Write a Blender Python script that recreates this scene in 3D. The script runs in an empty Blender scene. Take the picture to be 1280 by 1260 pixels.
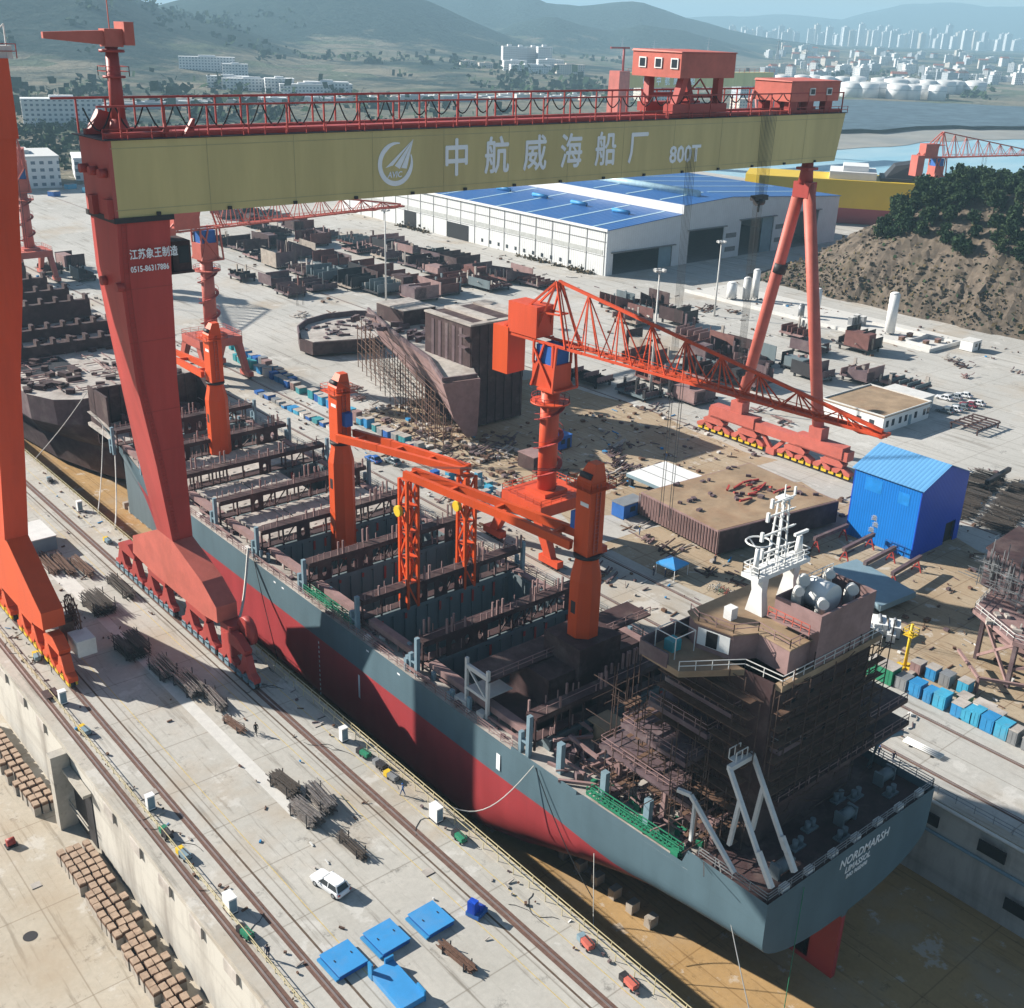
import bpy, math, random
from mathutils import Vector, Matrix
R_ = math.radians
rnd = random.Random(7)
S = bpy.context.scene
COL = S.collection

# ------------------------------------------------------------------ camera
CAM_H = 85.0
yaw, pit, roll = 0.7092813, 0.4027379, 0.0320100584
fw = Vector((math.sin(yaw)*math.cos(pit), math.cos(yaw)*math.cos(pit), -math.sin(pit)))
rt = Vector((math.cos(yaw), -math.sin(yaw), 0)); up = rt.cross(fw)
r2 = rt*math.cos(roll)+up*math.sin(roll); u2 = -rt*math.sin(roll)+up*math.cos(roll)
cam = bpy.data.cameras.new('camera'); camo = bpy.data.objects.new('camera', cam); COL.objects.link(camo)
camo.matrix_world = Matrix(((r2.x,u2.x,-fw.x,0),(r2.y,u2.y,-fw.y,0),(r2.z,u2.z,-fw.z,CAM_H),(0,0,0,1)))
cam.sensor_width = 36.0; cam.lens = 36.0*1404.52/1280.0; cam.clip_start = 1.0; cam.clip_end = 60000
S.camera = camo

# ------------------------------------------------------------------ sun, sky, exposure
SUN_EL = R_(27.0)
sdir = Vector((-0.49, 0.87, 0)).normalized()          # horizontal direction towards the sun
sun_az = math.atan2(sdir.x, sdir.y)                   # clockwise from +Y
W = bpy.data.worlds.new('World'); S.world = W; W.use_nodes = True
nt = W.node_tree; bg = nt.nodes['Background']
sky = nt.nodes.new('ShaderNodeTexSky'); sky.sky_type = 'NISHITA'; sky.sun_disc = False
sky.sun_elevation = SUN_EL; sky.sun_rotation = sun_az; sky.altitude = 50
sky.air_density = 1.0; sky.dust_density = 0.6; sky.ozone_density = 1.5
nt.links.new(sky.outputs[0], bg.inputs[0]); bg.inputs[1].default_value = 0.05
sl = bpy.data.lights.new('sun', 'SUN'); sl.energy = 5.0; sl.angle = R_(0.5); sl.color = (1.0, 0.945, 0.86)
so = bpy.data.objects.new('sun', sl); COL.objects.link(so)
d = Vector((sdir.x*math.cos(SUN_EL), sdir.y*math.cos(SUN_EL), math.sin(SUN_EL)))
so.rotation_euler = d.to_track_quat('Z', 'Y').to_euler(); so.location = (0, 0, 400)
S.view_settings.view_transform = 'Standard'; S.view_settings.look = 'None'
S.view_settings.exposure = 1.04; S.view_settings.gamma = 1.0; S.view_settings.use_curve_mapping = False
S.cycles.max_bounces = 5; S.cycles.diffuse_bounces = 1; S.cycles.glossy_bounces = 2
S.cycles.transmission_bounces = 2; S.cycles.volume_bounces = 0; S.cycles.transparent_max_bounces = 6

# ------------------------------------------------------------------ mesh helper
class MB:
    def __init__(s, off=(0, 0, 0)):
        s.v = []; s.f = []; s.mi = []; s.sm = []; s.cur = 0; s.off = off; s.cuts = []
    def add(s, vs, fs, smooth=False):
        b = len(s.v); ox, oy, oz = s.off; s.cuts.append((b, len(s.f)))
        s.v += [(x-ox, y-oy, z-oz) for x, y, z in vs]
        for f in fs:
            s.f.append(tuple(b+i for i in f)); s.mi.append(s.cur); s.sm.append(smooth)
        return s
    def bx(s, x0, x1, y0, y1, z0, z1):
        return s.hexa([(x0,y0,z0),(x1,y0,z0),(x1,y1,z0),(x0,y1,z0),(x0,y0,z1),(x1,y0,z1),(x1,y1,z1),(x0,y1,z1)])
    def hexa(s, v):
        return s.add(v, [(3,2,1,0),(4,5,6,7),(0,1,5,4),(1,2,6,5),(2,3,7,6),(3,0,4,7)])
    def box(s, cx, cy, cz, sx, sy, sz, rz=0.0):
        c, n = math.cos(rz), math.sin(rz); v = []
        for z in (-sz/2, sz/2):
            for x, y in ((-sx/2,-sy/2),(sx/2,-sy/2),(sx/2,sy/2),(-sx/2,sy/2)):
                v.append((cx+x*c-y*n, cy+x*n+y*c, cz+z))
        return s.hexa(v)
    def bar(s, p, q, w, h=None):
        p = Vector(p); q = Vector(q); a = q-p
        if a.length < 1e-6: return s
        h = h or w; a.normalize()
        ref = Vector((0,0,1)) if abs(a.z) < 0.95 else Vector((1,0,0))
        e = a.cross(ref).normalized()*(w/2); g = e.normalized().cross(a).normalized()*(h/2)
        v = [tuple(c+i*e+j*g) for c in (p, q) for i, j in ((-1,-1),(1,-1),(1,1),(-1,1))]
        return s.hexa(v)
    def tube(s, pts, r, n=6, caps=True, r_end=None):
        pts = [Vector(p) for p in pts]; k = len(pts); vs = []; fs = []
        for i, p in enumerate(pts):
            a = (pts[min(i+1,k-1)]-pts[max(i-1,0)]).normalized()
            ref = Vector((0,0,1)) if abs(a.z) < 0.95 else Vector((1,0,0))
            e = a.cross(ref).normalized(); g = e.cross(a).normalized()
            rr = r if r_end is None else r+(r_end-r)*i/max(1,k-1)
            for j in range(n):
                t = 2*math.pi*j/n; vs.append(tuple(p+rr*(e*math.cos(t)+g*math.sin(t))))
        for i in range(k-1):
            for j in range(n):
                fs.append((i*n+j, i*n+(j+1)%n, (i+1)*n+(j+1)%n, (i+1)*n+j))
        s.add(vs, fs, n > 5)
        if caps:
            b = len(s.v)-k*n
            s.f.append(tuple(b+j for j in reversed(range(n)))); s.f.append(tuple(b+(k-1)*n+j for j in range(n)))
            s.mi += [s.cur]*2; s.sm += [False]*2
        return s
    def cyl(s, x, y, z0, z1, r, r2=None, n=16):
        return s.tube([(x,y,z0),(x,y,z1)], r, n, True, r2)
    def loft(s, loops, cap=True):
        n = len(loops[0]); vs = [p for l in loops for p in l]; fs = []
        for i in range(len(loops)-1):
            for j in range(n): fs.append((i*n+j, i*n+(j+1)%n, (i+1)*n+(j+1)%n, (i+1)*n+j))
        if cap:
            fs.append(tuple(reversed(range(n)))); fs.append(tuple((len(loops)-1)*n+j for j in range(n)))
        return s.add(vs, fs)
    def prism(s, poly, z0, z1):
        return s.loft([[(x,y,z0) for x,y in poly], [(x,y,z1) for x,y in poly]])
    def prism_x(s, poly, x0, x1):
        return s.loft([[(x0,y,z) for y,z in poly], [(x1,y,z) for y,z in poly]])
    def prism_y(s, poly, y0, y1):
        return s.loft([[(x,y0,z) for x,z in poly], [(x,y1,z) for x,z in poly]])
    def quad(s, a, b, c, d):
        return s.add([a, b, c, d], [(0,1,2,3)])
    def sheet(s, x0, x1, y0, y1, z):
        return s.quad((x0,y0,z),(x1,y0,z),(x1,y1,z),(x0,y1,z))
    def build(s, name, mats, parent=None, loc=None):
        me = bpy.data.meshes.new(name); me.from_pydata(s.v, [], s.f)
        if not isinstance(mats, (list, tuple)): mats = [mats]
        for m in mats: me.materials.append(m)
        me.polygons.foreach_set('material_index', s.mi)
        me.polygons.foreach_set('use_smooth', s.sm)
        me.update()
        o = bpy.data.objects.new(name, me); COL.objects.link(o)
        if parent: o.parent = parent
        if loc: o.location = loc
        return o

def build_each(mb, name, mats, parent):
    """every added shape becomes an object of its own"""
    out = []
    ends = mb.cuts[1:]+[(len(mb.v), len(mb.f))]
    for (v0, f0), (v1, f1) in zip(mb.cuts, ends):
        q = MB(); q.v = mb.v[v0:v1]; q.f = [tuple(i-v0 for i in f) for f in mb.f[f0:f1]]; q.mi = mb.mi[f0:f1]; q.sm = mb.sm[f0:f1]
        out.append(q.build(name, mats, parent))
    return out
def tag(o, label, cat, group=None):
    o['label'] = label; o['category'] = cat
    if group: o['group'] = group
    return o
def thing(name, label, cat, loc=(0,0,0), rz=0.0, group=None):
    o = bpy.data.objects.new(name, None); COL.objects.link(o); o.empty_display_size = 0.5
    o.location = loc; o.rotation_euler = (0, 0, rz)
    return tag(o, label, cat, group)
def struct(name, mb, m, kind='structure'):
    o = mb.build(name, m); o['kind'] = kind; return o
def copy_tree(o, parent=None):
    c = o.copy(); COL.objects.link(c)
    if parent: c.parent = parent
    for ch in list(o.children): copy_tree(ch, c)
    return c
def dup(root, loc, rz=0.0, label=None, group=None, sc=None):
    c = copy_tree(root); c.location = loc; c.rotation_euler = (0, 0, rz)
    if label: c['label'] = label
    if group: c['group'] = group
    if sc: c.scale = sc
    return c

# ------------------------------------------------------------------ materials
def lin(h):
    f = lambda c: (c/12.92 if c <= .04045 else ((c+.055)/1.055)**2.4)
    return tuple(f(int(h[i:i+2], 16)/255) for i in (0, 2, 4))
def mat(name, c, rough=0.7, metal=0.0, var=0.18, scale=0.6, streak=False, dirt=None, dirt_amt=0.5, bump=0.0, spec=0.3):
    """painted / weathered surface: base colour with broad mottling, optional vertical streaks and dirt patches"""
    m = bpy.data.materials.new(name); m.use_nodes = True; N = m.node_tree.nodes; L = m.node_tree.links
    b = N['Principled BSDF']; b.inputs['Roughness'].default_value = rough; b.inputs['Metallic'].default_value = metal
    b.inputs['Specular IOR Level'].default_value = spec
    if isinstance(c, str): c = lin(c)
    tc = N.new('ShaderNodeNewGeometry'); mp = N.new('ShaderNodeMapping'); L.new(tc.outputs['Position'], mp.inputs['Vector'])
    mp.inputs['Scale'].default_value = (scale, scale, scale*(0.12 if streak else 1))
    nz = N.new('ShaderNodeTexNoise'); nz.inputs['Scale'].default_value = 1; nz.inputs['Detail'].default_value = 6
    nz.inputs['Roughness'].default_value = 0.65; L.new(mp.outputs[0], nz.inputs['Vector'])
    mr = N.new('ShaderNodeMapRange'); mr.inputs[1].default_value = 0.3; mr.inputs[2].default_value = 0.7
    mr.inputs[3].default_value = 1-var; mr.inputs[4].default_value = 1+var*0.8; L.new(nz.outputs[0], mr.inputs[0])
    mx = N.new('ShaderNodeMix'); mx.data_type = 'RGBA'; mx.blend_type = 'MULTIPLY'; mx.inputs[0].default_value = 1
    mx.inputs[6].default_value = (*c, 1); L.new(mr.outputs[0], mx.inputs[7])
    out = mx.outputs[2]
    if dirt:
        n2 = N.new('ShaderNodeTexNoise'); n2.inputs['Scale'].default_value = 0.37; n2.inputs['Detail'].default_value = 8
        n2.inputs['Roughness'].default_value = 0.7; L.new(mp.outputs[0], n2.inputs['Vector'])
        r = N.new('ShaderNodeMapRange'); r.inputs[1].default_value = 0.5; r.inputs[2].default_value = 0.72
        r.inputs[3].default_value = 0; r.inputs[4].default_value = dirt_amt; L.new(n2.outputs[0], r.inputs[0])
        m2 = N.new('ShaderNodeMix'); m2.data_type = 'RGBA'; L.new(r.outputs[0], m2.inputs[0]); L.new(out, m2.inputs[6])
        m2.inputs[7].default_value = (*(lin(dirt) if isinstance(dirt, str) else dirt), 1); out = m2.outputs[2]
    L.new(out, b.inputs['Base Color'])
    if bump:
        bp = N.new('ShaderNodeBump'); bp.inputs['Strength'].default_value = bump; bp.inputs['Distance'].default_value = 0.2
        L.new(nz.outputs[0], bp.inputs['Height']); L.new(bp.outputs[0], b.inputs['Normal'])
    return m
def emis(name, c): return mat(name, c)

M = {}
M['red'] = mat('red_crane_paint', (0.40, 0.058, 0.048), 0.5, var=0.16, scale=0.25, streak=True, dirt=(0.27,0.06,0.05), dirt_amt=0.6)
M['legred'] = mat('faded_red_leg_paint', (0.47, 0.065, 0.055), 0.5, var=0.2, scale=0.22, streak=True, dirt=(0.30,0.07,0.06), dirt_amt=0.7)
M['redface'] = mat('salmon_crane_paint', (0.46, 0.10, 0.085), 0.55, var=0.10, scale=0.25, streak=True)
M['orange'] = mat('orange_crane_paint', (0.66, 0.085, 0.018), 0.45, var=0.10, scale=0.3, streak=True, dirt=(0.42,0.07,0.03), dirt_amt=0.35)
M['orangered'] = mat('orange_red_crane_paint', (0.66, 0.085, 0.03), 0.5, var=0.12, scale=0.3, streak=True, dirt=(0.35,0.05,0.03), dirt_amt=0.4)
M['coral'] = mat('faded_coral_paint', (0.54, 0.135, 0.10), 0.55, var=0.14, scale=0.4, dirt=(0.32,0.09,0.06), dirt_amt=0.5)
M['olive'] = mat('olive_yellow_girder_paint', (0.60, 0.49, 0.22), 0.6, var=0.14, scale=0.18, streak=True, dirt=(0.47,0.37,0.17), dirt_amt=0.6)
M['white'] = mat('white_paint', (0.78, 0.78, 0.76), 0.5, var=0.05)
M['offwhite'] = mat('weathered_white', (0.66, 0.65, 0.62), 0.6, var=0.1, dirt=(0.4,0.37,0.33), dirt_amt=0.35)
M['black'] = mat('black_rubber', (0.012, 0.012, 0.014), 0.6)
M['dark'] = mat('dark_steel', (0.035, 0.033, 0.036), 0.55)
M['steel'] = mat('grey_steel', (0.28, 0.29, 0.30), 0.45, metal=0.3)
M['primer'] = mat('red_brown_primer', (0.062, 0.034, 0.034), 0.7, var=0.3, scale=0.5, dirt=(0.20,0.15,0.13), dirt_amt=0.6)
M['primer2'] = mat('violet_grey_primer', (0.125, 0.083, 0.09), 0.7, var=0.3, scale=0.5, dirt=(0.30,0.25,0.23), dirt_amt=0.5)
M['primerlight'] = mat('pinkish_primer', (0.29, 0.185, 0.175), 0.7, var=0.22, scale=0.5, dirt=(0.19,0.11,0.09), dirt_amt=0.5)
M['rustdeck'] = mat('rusty_deck_plate', (0.33, 0.235, 0.15), 0.8, var=0.3, scale=0.25, dirt=(0.25,0.13,0.07), dirt_amt=0.7)
M['deckgrey'] = mat('dusty_deck_plate', (0.44, 0.40, 0.36), 0.8, var=0.3, scale=0.35, dirt=(0.17,0.12,0.10), dirt_amt=0.8)
M['holdgrey'] = mat('grey_hold_paint', (0.15, 0.19, 0.205), 0.6, var=0.15, scale=0.5, streak=True, dirt=(0.14,0.12,0.12), dirt_amt=0.4)
M['bluegrey'] = mat('blue_grey_paint', (0.20, 0.29, 0.34), 0.55, var=0.1)
M['green'] = mat('green_paint', (0.03, 0.22, 0.12), 0.5, var=0.2)
M['teal'] = mat('teal_paint', (0.04, 0.30, 0.34), 0.5, var=0.2, dirt=(0.2,0.15,0.1), dirt_amt=0.3)
M['sky'] = mat('bright_blue_paint', (0.035, 0.25, 0.52), 0.5, var=0.15, dirt=(0.2,0.2,0.2), dirt_amt=0.25)
M['blue'] = mat('blue_paint', (0.03, 0.13, 0.42), 0.5, var=0.15)
M['yellow'] = mat('yellow_paint', (0.72, 0.48, 0.03), 0.5, var=0.1)
M['rust'] = mat('rusty_pipes', (0.15, 0.085, 0.06), 0.8, var=0.4, scale=3)
M['concblock'] = mat('concrete_block', (0.40, 0.36, 0.31), 0.9, var=0.2, scale=1.2, dirt=(0.30,0.22,0.16), dirt_amt=0.5)
M['timber'] = mat('brown_timber', (0.15, 0.085, 0.055), 0.85, var=0.3, scale=2)
M['grey'] = mat('mid_grey', (0.2, 0.2, 0.2), 0.7)
M['glass'] = mat('dark_glass', (0.03, 0.04, 0.05), 0.12, var=0.02, spec=0.6)

def ground_mat(name, c1, c2, dark, sc=1.0, joints=0.0, tyre=True, jdir=1):
    """worn concrete: large pale/dark patches, fine grain, stains, faint slab joints along the dock axes"""
    m = bpy.data.materials.new(name); m.use_nodes = True; N = m.node_tree.nodes; L = m.node_tree.links
    b = N['Principled BSDF']; b.inputs['Roughness'].default_value = 0.9; b.inputs['Specular IOR Level'].default_value = 0.15
    g = N.new('ShaderNodeNewGeometry')
    def noise(s, det=6, rough=0.6, st=(1,1,1)):
        mp = N.new('ShaderNodeMapping'); mp.inputs['Scale'].default_value = st; L.new(g.outputs['Position'], mp.inputs['Vector'])
        n = N.new('ShaderNodeTexNoise'); n.inputs['Scale'].default_value = s; n.inputs['Detail'].default_value = det
        n.inputs['Roughness'].default_value = rough; L.new(mp.outputs[0], n.inputs['Vector']); return n.outputs[0]
    def ramp(x, a, b_, lo=0, hi=1):
        r = N.new('ShaderNodeMapRange'); r.inputs[1].default_value = a; r.inputs[2].default_value = b_
        r.inputs[3].default_value = lo; r.inputs[4].default_value = hi; L.new(x, r.inputs[0]); return r.outputs[0]
    def mix(f, a, c, mode='MIX'):
        x = N.new('ShaderNodeMix'); x.data_type = 'RGBA'; x.blend_type = mode
        if hasattr(f, 'links'): L.new(f, x.inputs[0])
        else: x.inputs[0].default_value = f
        for k, i in ((a, 6), (c, 7)):
            if isinstance(k, tuple): x.inputs[i].default_value = (*k, 1)
            else: L.new(k, x.inputs[i])
        return x.outputs[2]
    col = mix(ramp(noise(0.035*sc, 8, 0.65), 0.38, 0.62), c1, c2)
    col = mix(ramp(noise(0.11*sc, 10, 0.72, (1, 0.45, 1)), 0.56, 0.74, 0, 0.55), col, dark)
    col = mix(ramp(noise(1.3, 6, 0.75), 0.3, 0.7, 0.0, 0.34), col, tuple(x*0.55 for x in c1))
    col = mix(ramp(noise(0.28*sc, 9, 0.8), 0.575, 0.66, 0, 0.7), col, tuple(x*0.32 for x in c1))
    col = mix(ramp(noise(0.6*sc, 6, 0.7, (1.6, 0.10, 1)), 0.55, 0.64, 0, 0.5), col, tuple(x*0.5 for x in dark))
    col = mix(ramp(noise(0.05*sc, 5, 0.6), 0.52, 0.66, 0, 0.55), col, (0.40,0.31,0.215))
    col = mix(ramp(noise(0.16*sc, 7, 0.7), 0.58, 0.63, 0, 0.4), col, (0.66,0.64,0.60))
    col = mix(ramp(noise(0.22*sc, 4, 0.6, (1.0, 0.12, 1)), 0.60, 0.75, 0, 0.35), col, tuple(min(1, x*1.25) for x in c2))
    if joints:
        sx = N.new('ShaderNodeSeparateXYZ'); L.new(g.outputs['Position'], sx.inputs[0])
        for ax in (0, 1):
            d_ = N.new('ShaderNodeMath'); d_.operation = 'PINGPONG'; L.new(sx.outputs[ax], d_.inputs[0]); d_.inputs[1].default_value = joints/2*(1.0 if ax else 0.8)
            k = ramp(d_.outputs[0], 0.0, 0.13, 0.7, 0.0)
            col = mix(k, col, tuple(x*0.6 for x in dark))
    L.new(col, b.inputs['Base Color'])
    bp = N.new('ShaderNodeBump'); bp.inputs['Strength'].default_value = 0.35; bp.inputs['Distance'].default_value = 0.05
    L.new(noise(2.5, 6, 0.7), bp.inputs['Height']); L.new(bp.outputs[0], b.inputs['Normal'])
    return m
M['pier'] = ground_mat('pale_worn_concrete', (0.45,0.43,0.385), (0.54,0.515,0.465), (0.33,0.29,0.235), 1.0, 9.0)
M['yard'] = ground_mat('dusty_yard_concrete', (0.455,0.44,0.405), (0.55,0.53,0.49), (0.33,0.285,0.23), 0.6, 14.0)
M['dirt'] = ground_mat('ochre_dusty_ground', (0.38,0.28,0.18), (0.46,0.38,0.275), (0.24,0.14,0.08), 2.0, 8.0)
M['floor'] = ground_mat('dock_floor_concrete', (0.50,0.44,0.35), (0.55,0.49,0.40), (0.40,0.32,0.23), 1.0, 16.0)
M['floor2'] = ground_mat('ochre_dock_floor', (0.43,0.265,0.11), (0.49,0.32,0.15), (0.33,0.19,0.075), 1.5, 20.0)
M['kerb'] = ground_mat('coping_concrete', (0.46,0.43,0.37), (0.52,0.48,0.42), (0.33,0.30,0.25), 1.0, 0)

def wall_mat(name, c, dark):
    m = bpy.data.materials.new(name); m.use_nodes = True; N = m.node_tree.nodes; L = m.node_tree.links
    b = N['Principled BSDF']; b.inputs['Roughness'].default_value = 0.9; g = N.new('ShaderNodeNewGeometry')
    def noise(st, sc, det=8):
        mp = N.new('ShaderNodeMapping'); mp.inputs['Scale'].default_value = st; L.new(g.outputs['Position'], mp.inputs['Vector'])
        n = N.new('ShaderNodeTexNoise'); n.inputs['Scale'].default_value = sc; n.inputs['Detail'].default_value = det; n.inputs['Roughness'].default_value = 0.65
        L.new(mp.outputs[0], n.inputs['Vector']); return n.outputs[0]
    prev = None; col = (*c, 1)
    for st, sc, a, z, amt in (((1,0.35,0.06), 0.35, 0.50, 0.66, 0.75), ((1,1,0.25), 0.8, 0.5, 0.75, 0.4), ((0.2,0.03,0.5), 1.0, 0.52, 0.7, 0.4)):
        r = N.new('ShaderNodeMapRange'); r.inputs[1].default_value = a; r.inputs[2].default_value = z; r.inputs[3].default_value = 0; r.inputs[4].default_value = amt
        L.new(noise(st, sc), r.inputs[0]); x = N.new('ShaderNodeMix'); x.data_type = 'RGBA'; L.new(r.outputs[0], x.inputs[0])
        if prev is None: x.inputs[6].default_value = col
        else: L.new(prev, x.inputs[6])
        x.inputs[7].default_value = (*dark, 1); prev = x.outputs[2]
    L.new(prev, b.inputs['Base Color']); return m
M['wall'] = wall_mat('stained_dock_wall', (0.56,0.53,0.47), (0.24,0.21,0.18))

# ------------------------------------------------------------------ ground, docks
FZ = -11.8
X1, X2, X3 = 34.8, 64.9, 113.2       # left dock wall, right dock's left and right walls
g = MB(); g.sheet(X1, X2, -60, 560, 0); struct('pier', g, M['pier'])
g = MB(); g.sheet(X3, 590, -80, 620, 0); g.sheet(X1, X3, 560, 620, 0); g.sheet(-260, X1, 520, 620, 0); g.sheet(-260, -40, -60, 520, 0)
struct('yard_ground', g, M['yard'])
g = MB(); g.sheet(-40, X1, -60, 520, FZ); struct('left_dock_floor', g, M['floor'])
g = MB(); g.sheet(X2, X3, -60, 560, FZ); struct('right_dock_floor', g, M['floor2'])
# brown dusty working areas on the yard
def blob(x0, x1, y0, y1, z, seed, n=10, j=3.0):
    r = random.Random(seed); p = []
    for i in range(n): p.append((x0+(x1-x0)*i/n, y0+r.uniform(-j, j)))
    for i in range(n): p.append((x1+r.uniform(-j, j), y0+(y1-y0)*i/n))
    for i in range(n): p.append((x1-(x1-x0)*i/n, y1+r.uniform(-j, j)))
    for i in range(n): p.append((x0+r.uniform(-j, j), y1-(y1-y0)*i/n))
    m = MB(); m.add([(x, y, z) for x, y in p], [tuple(range(len(p)))]); return m
struct('dusty_ground', blob(132.5, 186, 20, 128, 0.004, 1), M['dirt'])
struct('dusty_ground', blob(133, 192, 136, 215, 0.004, 2, j=2.5), M['dirt'])

def dock_wall(label, x, y0, y1, face, group=None):
    """vertical concrete wall with a projecting coping and pier buttress joints"""
    t = thing('dock_wall', label, 'dock wall', (x, (y0+y1)/2, FZ)); o = t.location
    m = MB(o)
    a, b_ = (x, x+1.2) if face < 0 else (x-1.2, x)
    m.bx(a, b_, y0, y1, FZ, -0.02)
    m.build('wall_face', M['wall'], t)
    c = MB(o); cx0, cx1 = (x-0.35, x+1.0) if face < 0 else (x-1.0, x+0.35)
    c.bx(cx0, cx1, y0, y1, -0.7, 0.12); c.build('coping', M['kerb'], t)
    return t
lw = dock_wall('stained pale concrete wall of the empty dock in the lower left corner', X1, 20, 520, -1)
o = lw.location; m = MB(o)
for k in range(34):                                   # fender brackets under the coping
    y = 64+k*7.7
    if 117 < y < 126: continue
    m.hexa([(X1-0.34,y,-2.6),(X1-0.01,y,-2.7),(X1-0.01,y+2.7,-2.7),(X1-0.34,y+2.7,-2.6),(X1-0.28,y,-1.2),(X1-0.01,y,-1.0),(X1-0.01,y+2.7,-1.0),(X1-0.28,y+2.7,-1.2)])
fo = m.build('fender', M['deckgrey'], lw); fo['kind'] = 'stuff'
m = MB(o)                                             # dark stair recess: frame, landing, railings
m.bx(X1-0.12, X1-0.03, 118.0, 124.5, FZ+0.2, -3.0)
m.build('recess_opening', M['dark'], lw)
m = MB(o); m.bx(X1-1.2, X1-0.12, 117.5, 125.0, -3.2, -2.8); m.bx(X1-2.4, X1-0.13, 124.5, 126.0, FZ, -0.75)
for zz in (-8.4, -7.7): m.bar((X1-0.9,118,zz), (X1-0.9,124.4,zz), 0.12)
m.build('stair_landing', M['kerb'], lw)
dock_wall('far concrete wall of the dock beyond the container ship with a pipe along its top', X3, -60, 560, -1)
rw2 = dock_wall('near concrete wall of the dock holding the container ship', X2, -60, 560, 1)
m = MB(); m.bx(X2, X3, 560, 561.2, FZ, 0.1); tag(m.build('dock_wall', M['wall']), 'end wall closing the far end of the dock behind the unfinished ships', 'dock wall')
m = MB(); m.bx(-40, X1, 520, 521.2, FZ, 0.1); tag(m.build('dock_wall', M['wall']), 'end wall of the left dock behind the orange crane leg', 'dock wall')

# crane rails set in dark slots, cable slots
def rail_line(label, x, y0, y1, w=0.5, group='crane rails in the quay concrete', two=True):
    t = thing('crane_rail', label, 'rail', (x, (y0+y1)/2, 0), 0, group); o = t.location
    s = MB(o); s.sheet(x-w, x+w, y0, y1, 0.012); s.build('rail_slot', M['rustslot'], t)
    r = MB(o); r.bx(x-0.09, x+0.09, y0, y1, 0.013, 0.10); r.build('rail_head', M['railtop'], t)
M['rustslot'] = mat('rusty_rail_slot', (0.15,0.085,0.065), 0.85, var=0.3, scale=1.5)
M['railtop'] = mat('worn_rail_steel', (0.36,0.30,0.28), 0.4, metal=0.5, var=0.2)
rail_line('dark crane rail under the red gantry leg, nearest the container ship', 59.7, -60, 555, 0.55)
rail_line('dark crane rail under the orange gantry leg on the pale pier', 40.2, -60, 555, 0.45)
rail_line('wide rusty cable trough rail along the edge of the empty left dock', 36.2, -60, 515, 0.55)
rail_line('near rail of the lattice jib crane beside the far dock edge', 117.5, -60, 555, 0.35)
rail_line('far rail of the lattice jib crane behind the container ship', 128.0, -60, 555, 0.35)
rail_line('rail under the yellow wheel guards of the red gantry hinged leg', 194.2, -60, 600, 0.3)
M['line'] = mat('faded_yellow_line', (0.55,0.42,0.16), 0.8, var=0.3, scale=1.5)
M['joint'] = mat('dark_joint', (0.12,0.085,0.06), 0.9, var=0.3, scale=1.0)
M['patch'] = mat('new_pale_concrete', (0.60,0.58,0.54), 0.9, var=0.1, scale=0.8)
M['slot'] = M['joint']
m = MB()
for x in (58.2, 42.0): m.sheet(x-0.12, x+0.12, -60, 555, 0.006)
struct('cable_slot', m, M['joint'])
m = MB()
for x in (44.0, 62.2, 56.6): m.sheet(x-0.05, x+0.05, -60, 555, 0.005)
struct('yellow_line', m, M['line'])
m = MB()
m.sheet(50.0, 51.6, 95, 165, 0.005); m.sheet(49.6, 52.2, 165, 330, 0.005)
struct('pale_strip', m, M['patch'])
# ------------------------------------------------------------------ far land, hills, sea
def interp(tab, x):
    if x <= tab[0][0]: return tab[0][1]
    for (a, u), (b, v) in zip(tab, tab[1:]):
        if x <= b: return u+(v-u)*(x-a)/(b-a)
    return tab[-1][1]
def sstep(a, b, x):
    t = max(0.0, min(1.0, (x-a)/(b-a))); return t*t*(3-2*t)
from mathutils import noise as mnoise
def fb(x, y, s, o=4):
    return mnoise.fractal(Vector((x/s, y/s, 3.3)), 1.0, 2.0, o)
# ridges: azimuth (deg from the dock axis) -> crest height, distance, half depth
RIDGES = [
 (2700, 800, [(-30,190),(0,200),(17,170),(21,150),(24,90),(27,60),(30,25),(34,0)], 0.9),
 (3600, 900, [(22,60),(25,120),(27,150),(29.5,175),(32,185),(34,165),(36,128),(38,85),(41,25),(44,0)], 1.0),
 (5200, 1000, [(30,100),(33,150),(36,200),(38,205),(39.6,178),(40.4,190),(41.6,160),(43,165),(45,185),(45.8,190),(46.8,165),(48,128),(50,85),(53,45),(56,20)], 1.0),
 (4000, 500, [(38,20),(40,95),(41.8,128),(43,105),(44.5,85),(46,110),(48,95),(50,55),(52,10)], 1.0),
 (11500, 1500, [(40,150),(48,190),(52,230),(55,220),(57,330),(59,370),(61,330),(63,340),(66,260),(72,250),(90,200)], 1.0)]
def shore(az): return interp([(44,520),(50,900),(54,1180),(57,1230),(60,1330),(64,1400),(70,1420),(90,1400)], az)
def land_h(az, r):
    x, y = r*math.sin(R_(az)), r*math.cos(R_(az))
    h = -0.6+2.0*fb(x, y, 300)
    h += 34*sstep(2400, 5200, r)*sstep(46, 54, az)
    h += 30*sstep(1300, 2600, r)*(1-sstep(36, 50, az))*(0.8+0.5*fb(x, y, 700))
    hh = 0
    for r0, w, tab, k in RIDGES:
        c = interp(tab, az)
        if c > 0:
            t = (r-r0)/w; q = math.exp(-t*t*1.2) if t < 0 else math.exp(-t*t*0.5)
            hh = max(hh, c*q*(1+0.16*fb(x, y, 650, 5)) )
    h = max(h, hh+0.3*max(h, 0))
    if az > 44:                                             # bay
        s = shore(az); h = h*sstep(s-20, s+60, r)-6*(1-sstep(s-20, s+60, r))
    d_in = max(-270-x, x-582, y-618)                        # under the shipyard slab
    h = -16+(h+16)*sstep(-30, 6, d_in)
    return h
m = MB(); AZ = [-60+3*i for i in range(20)]+[0+0.5*i for i in range(190)]+[95+3*i for i in range(12)]
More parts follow.
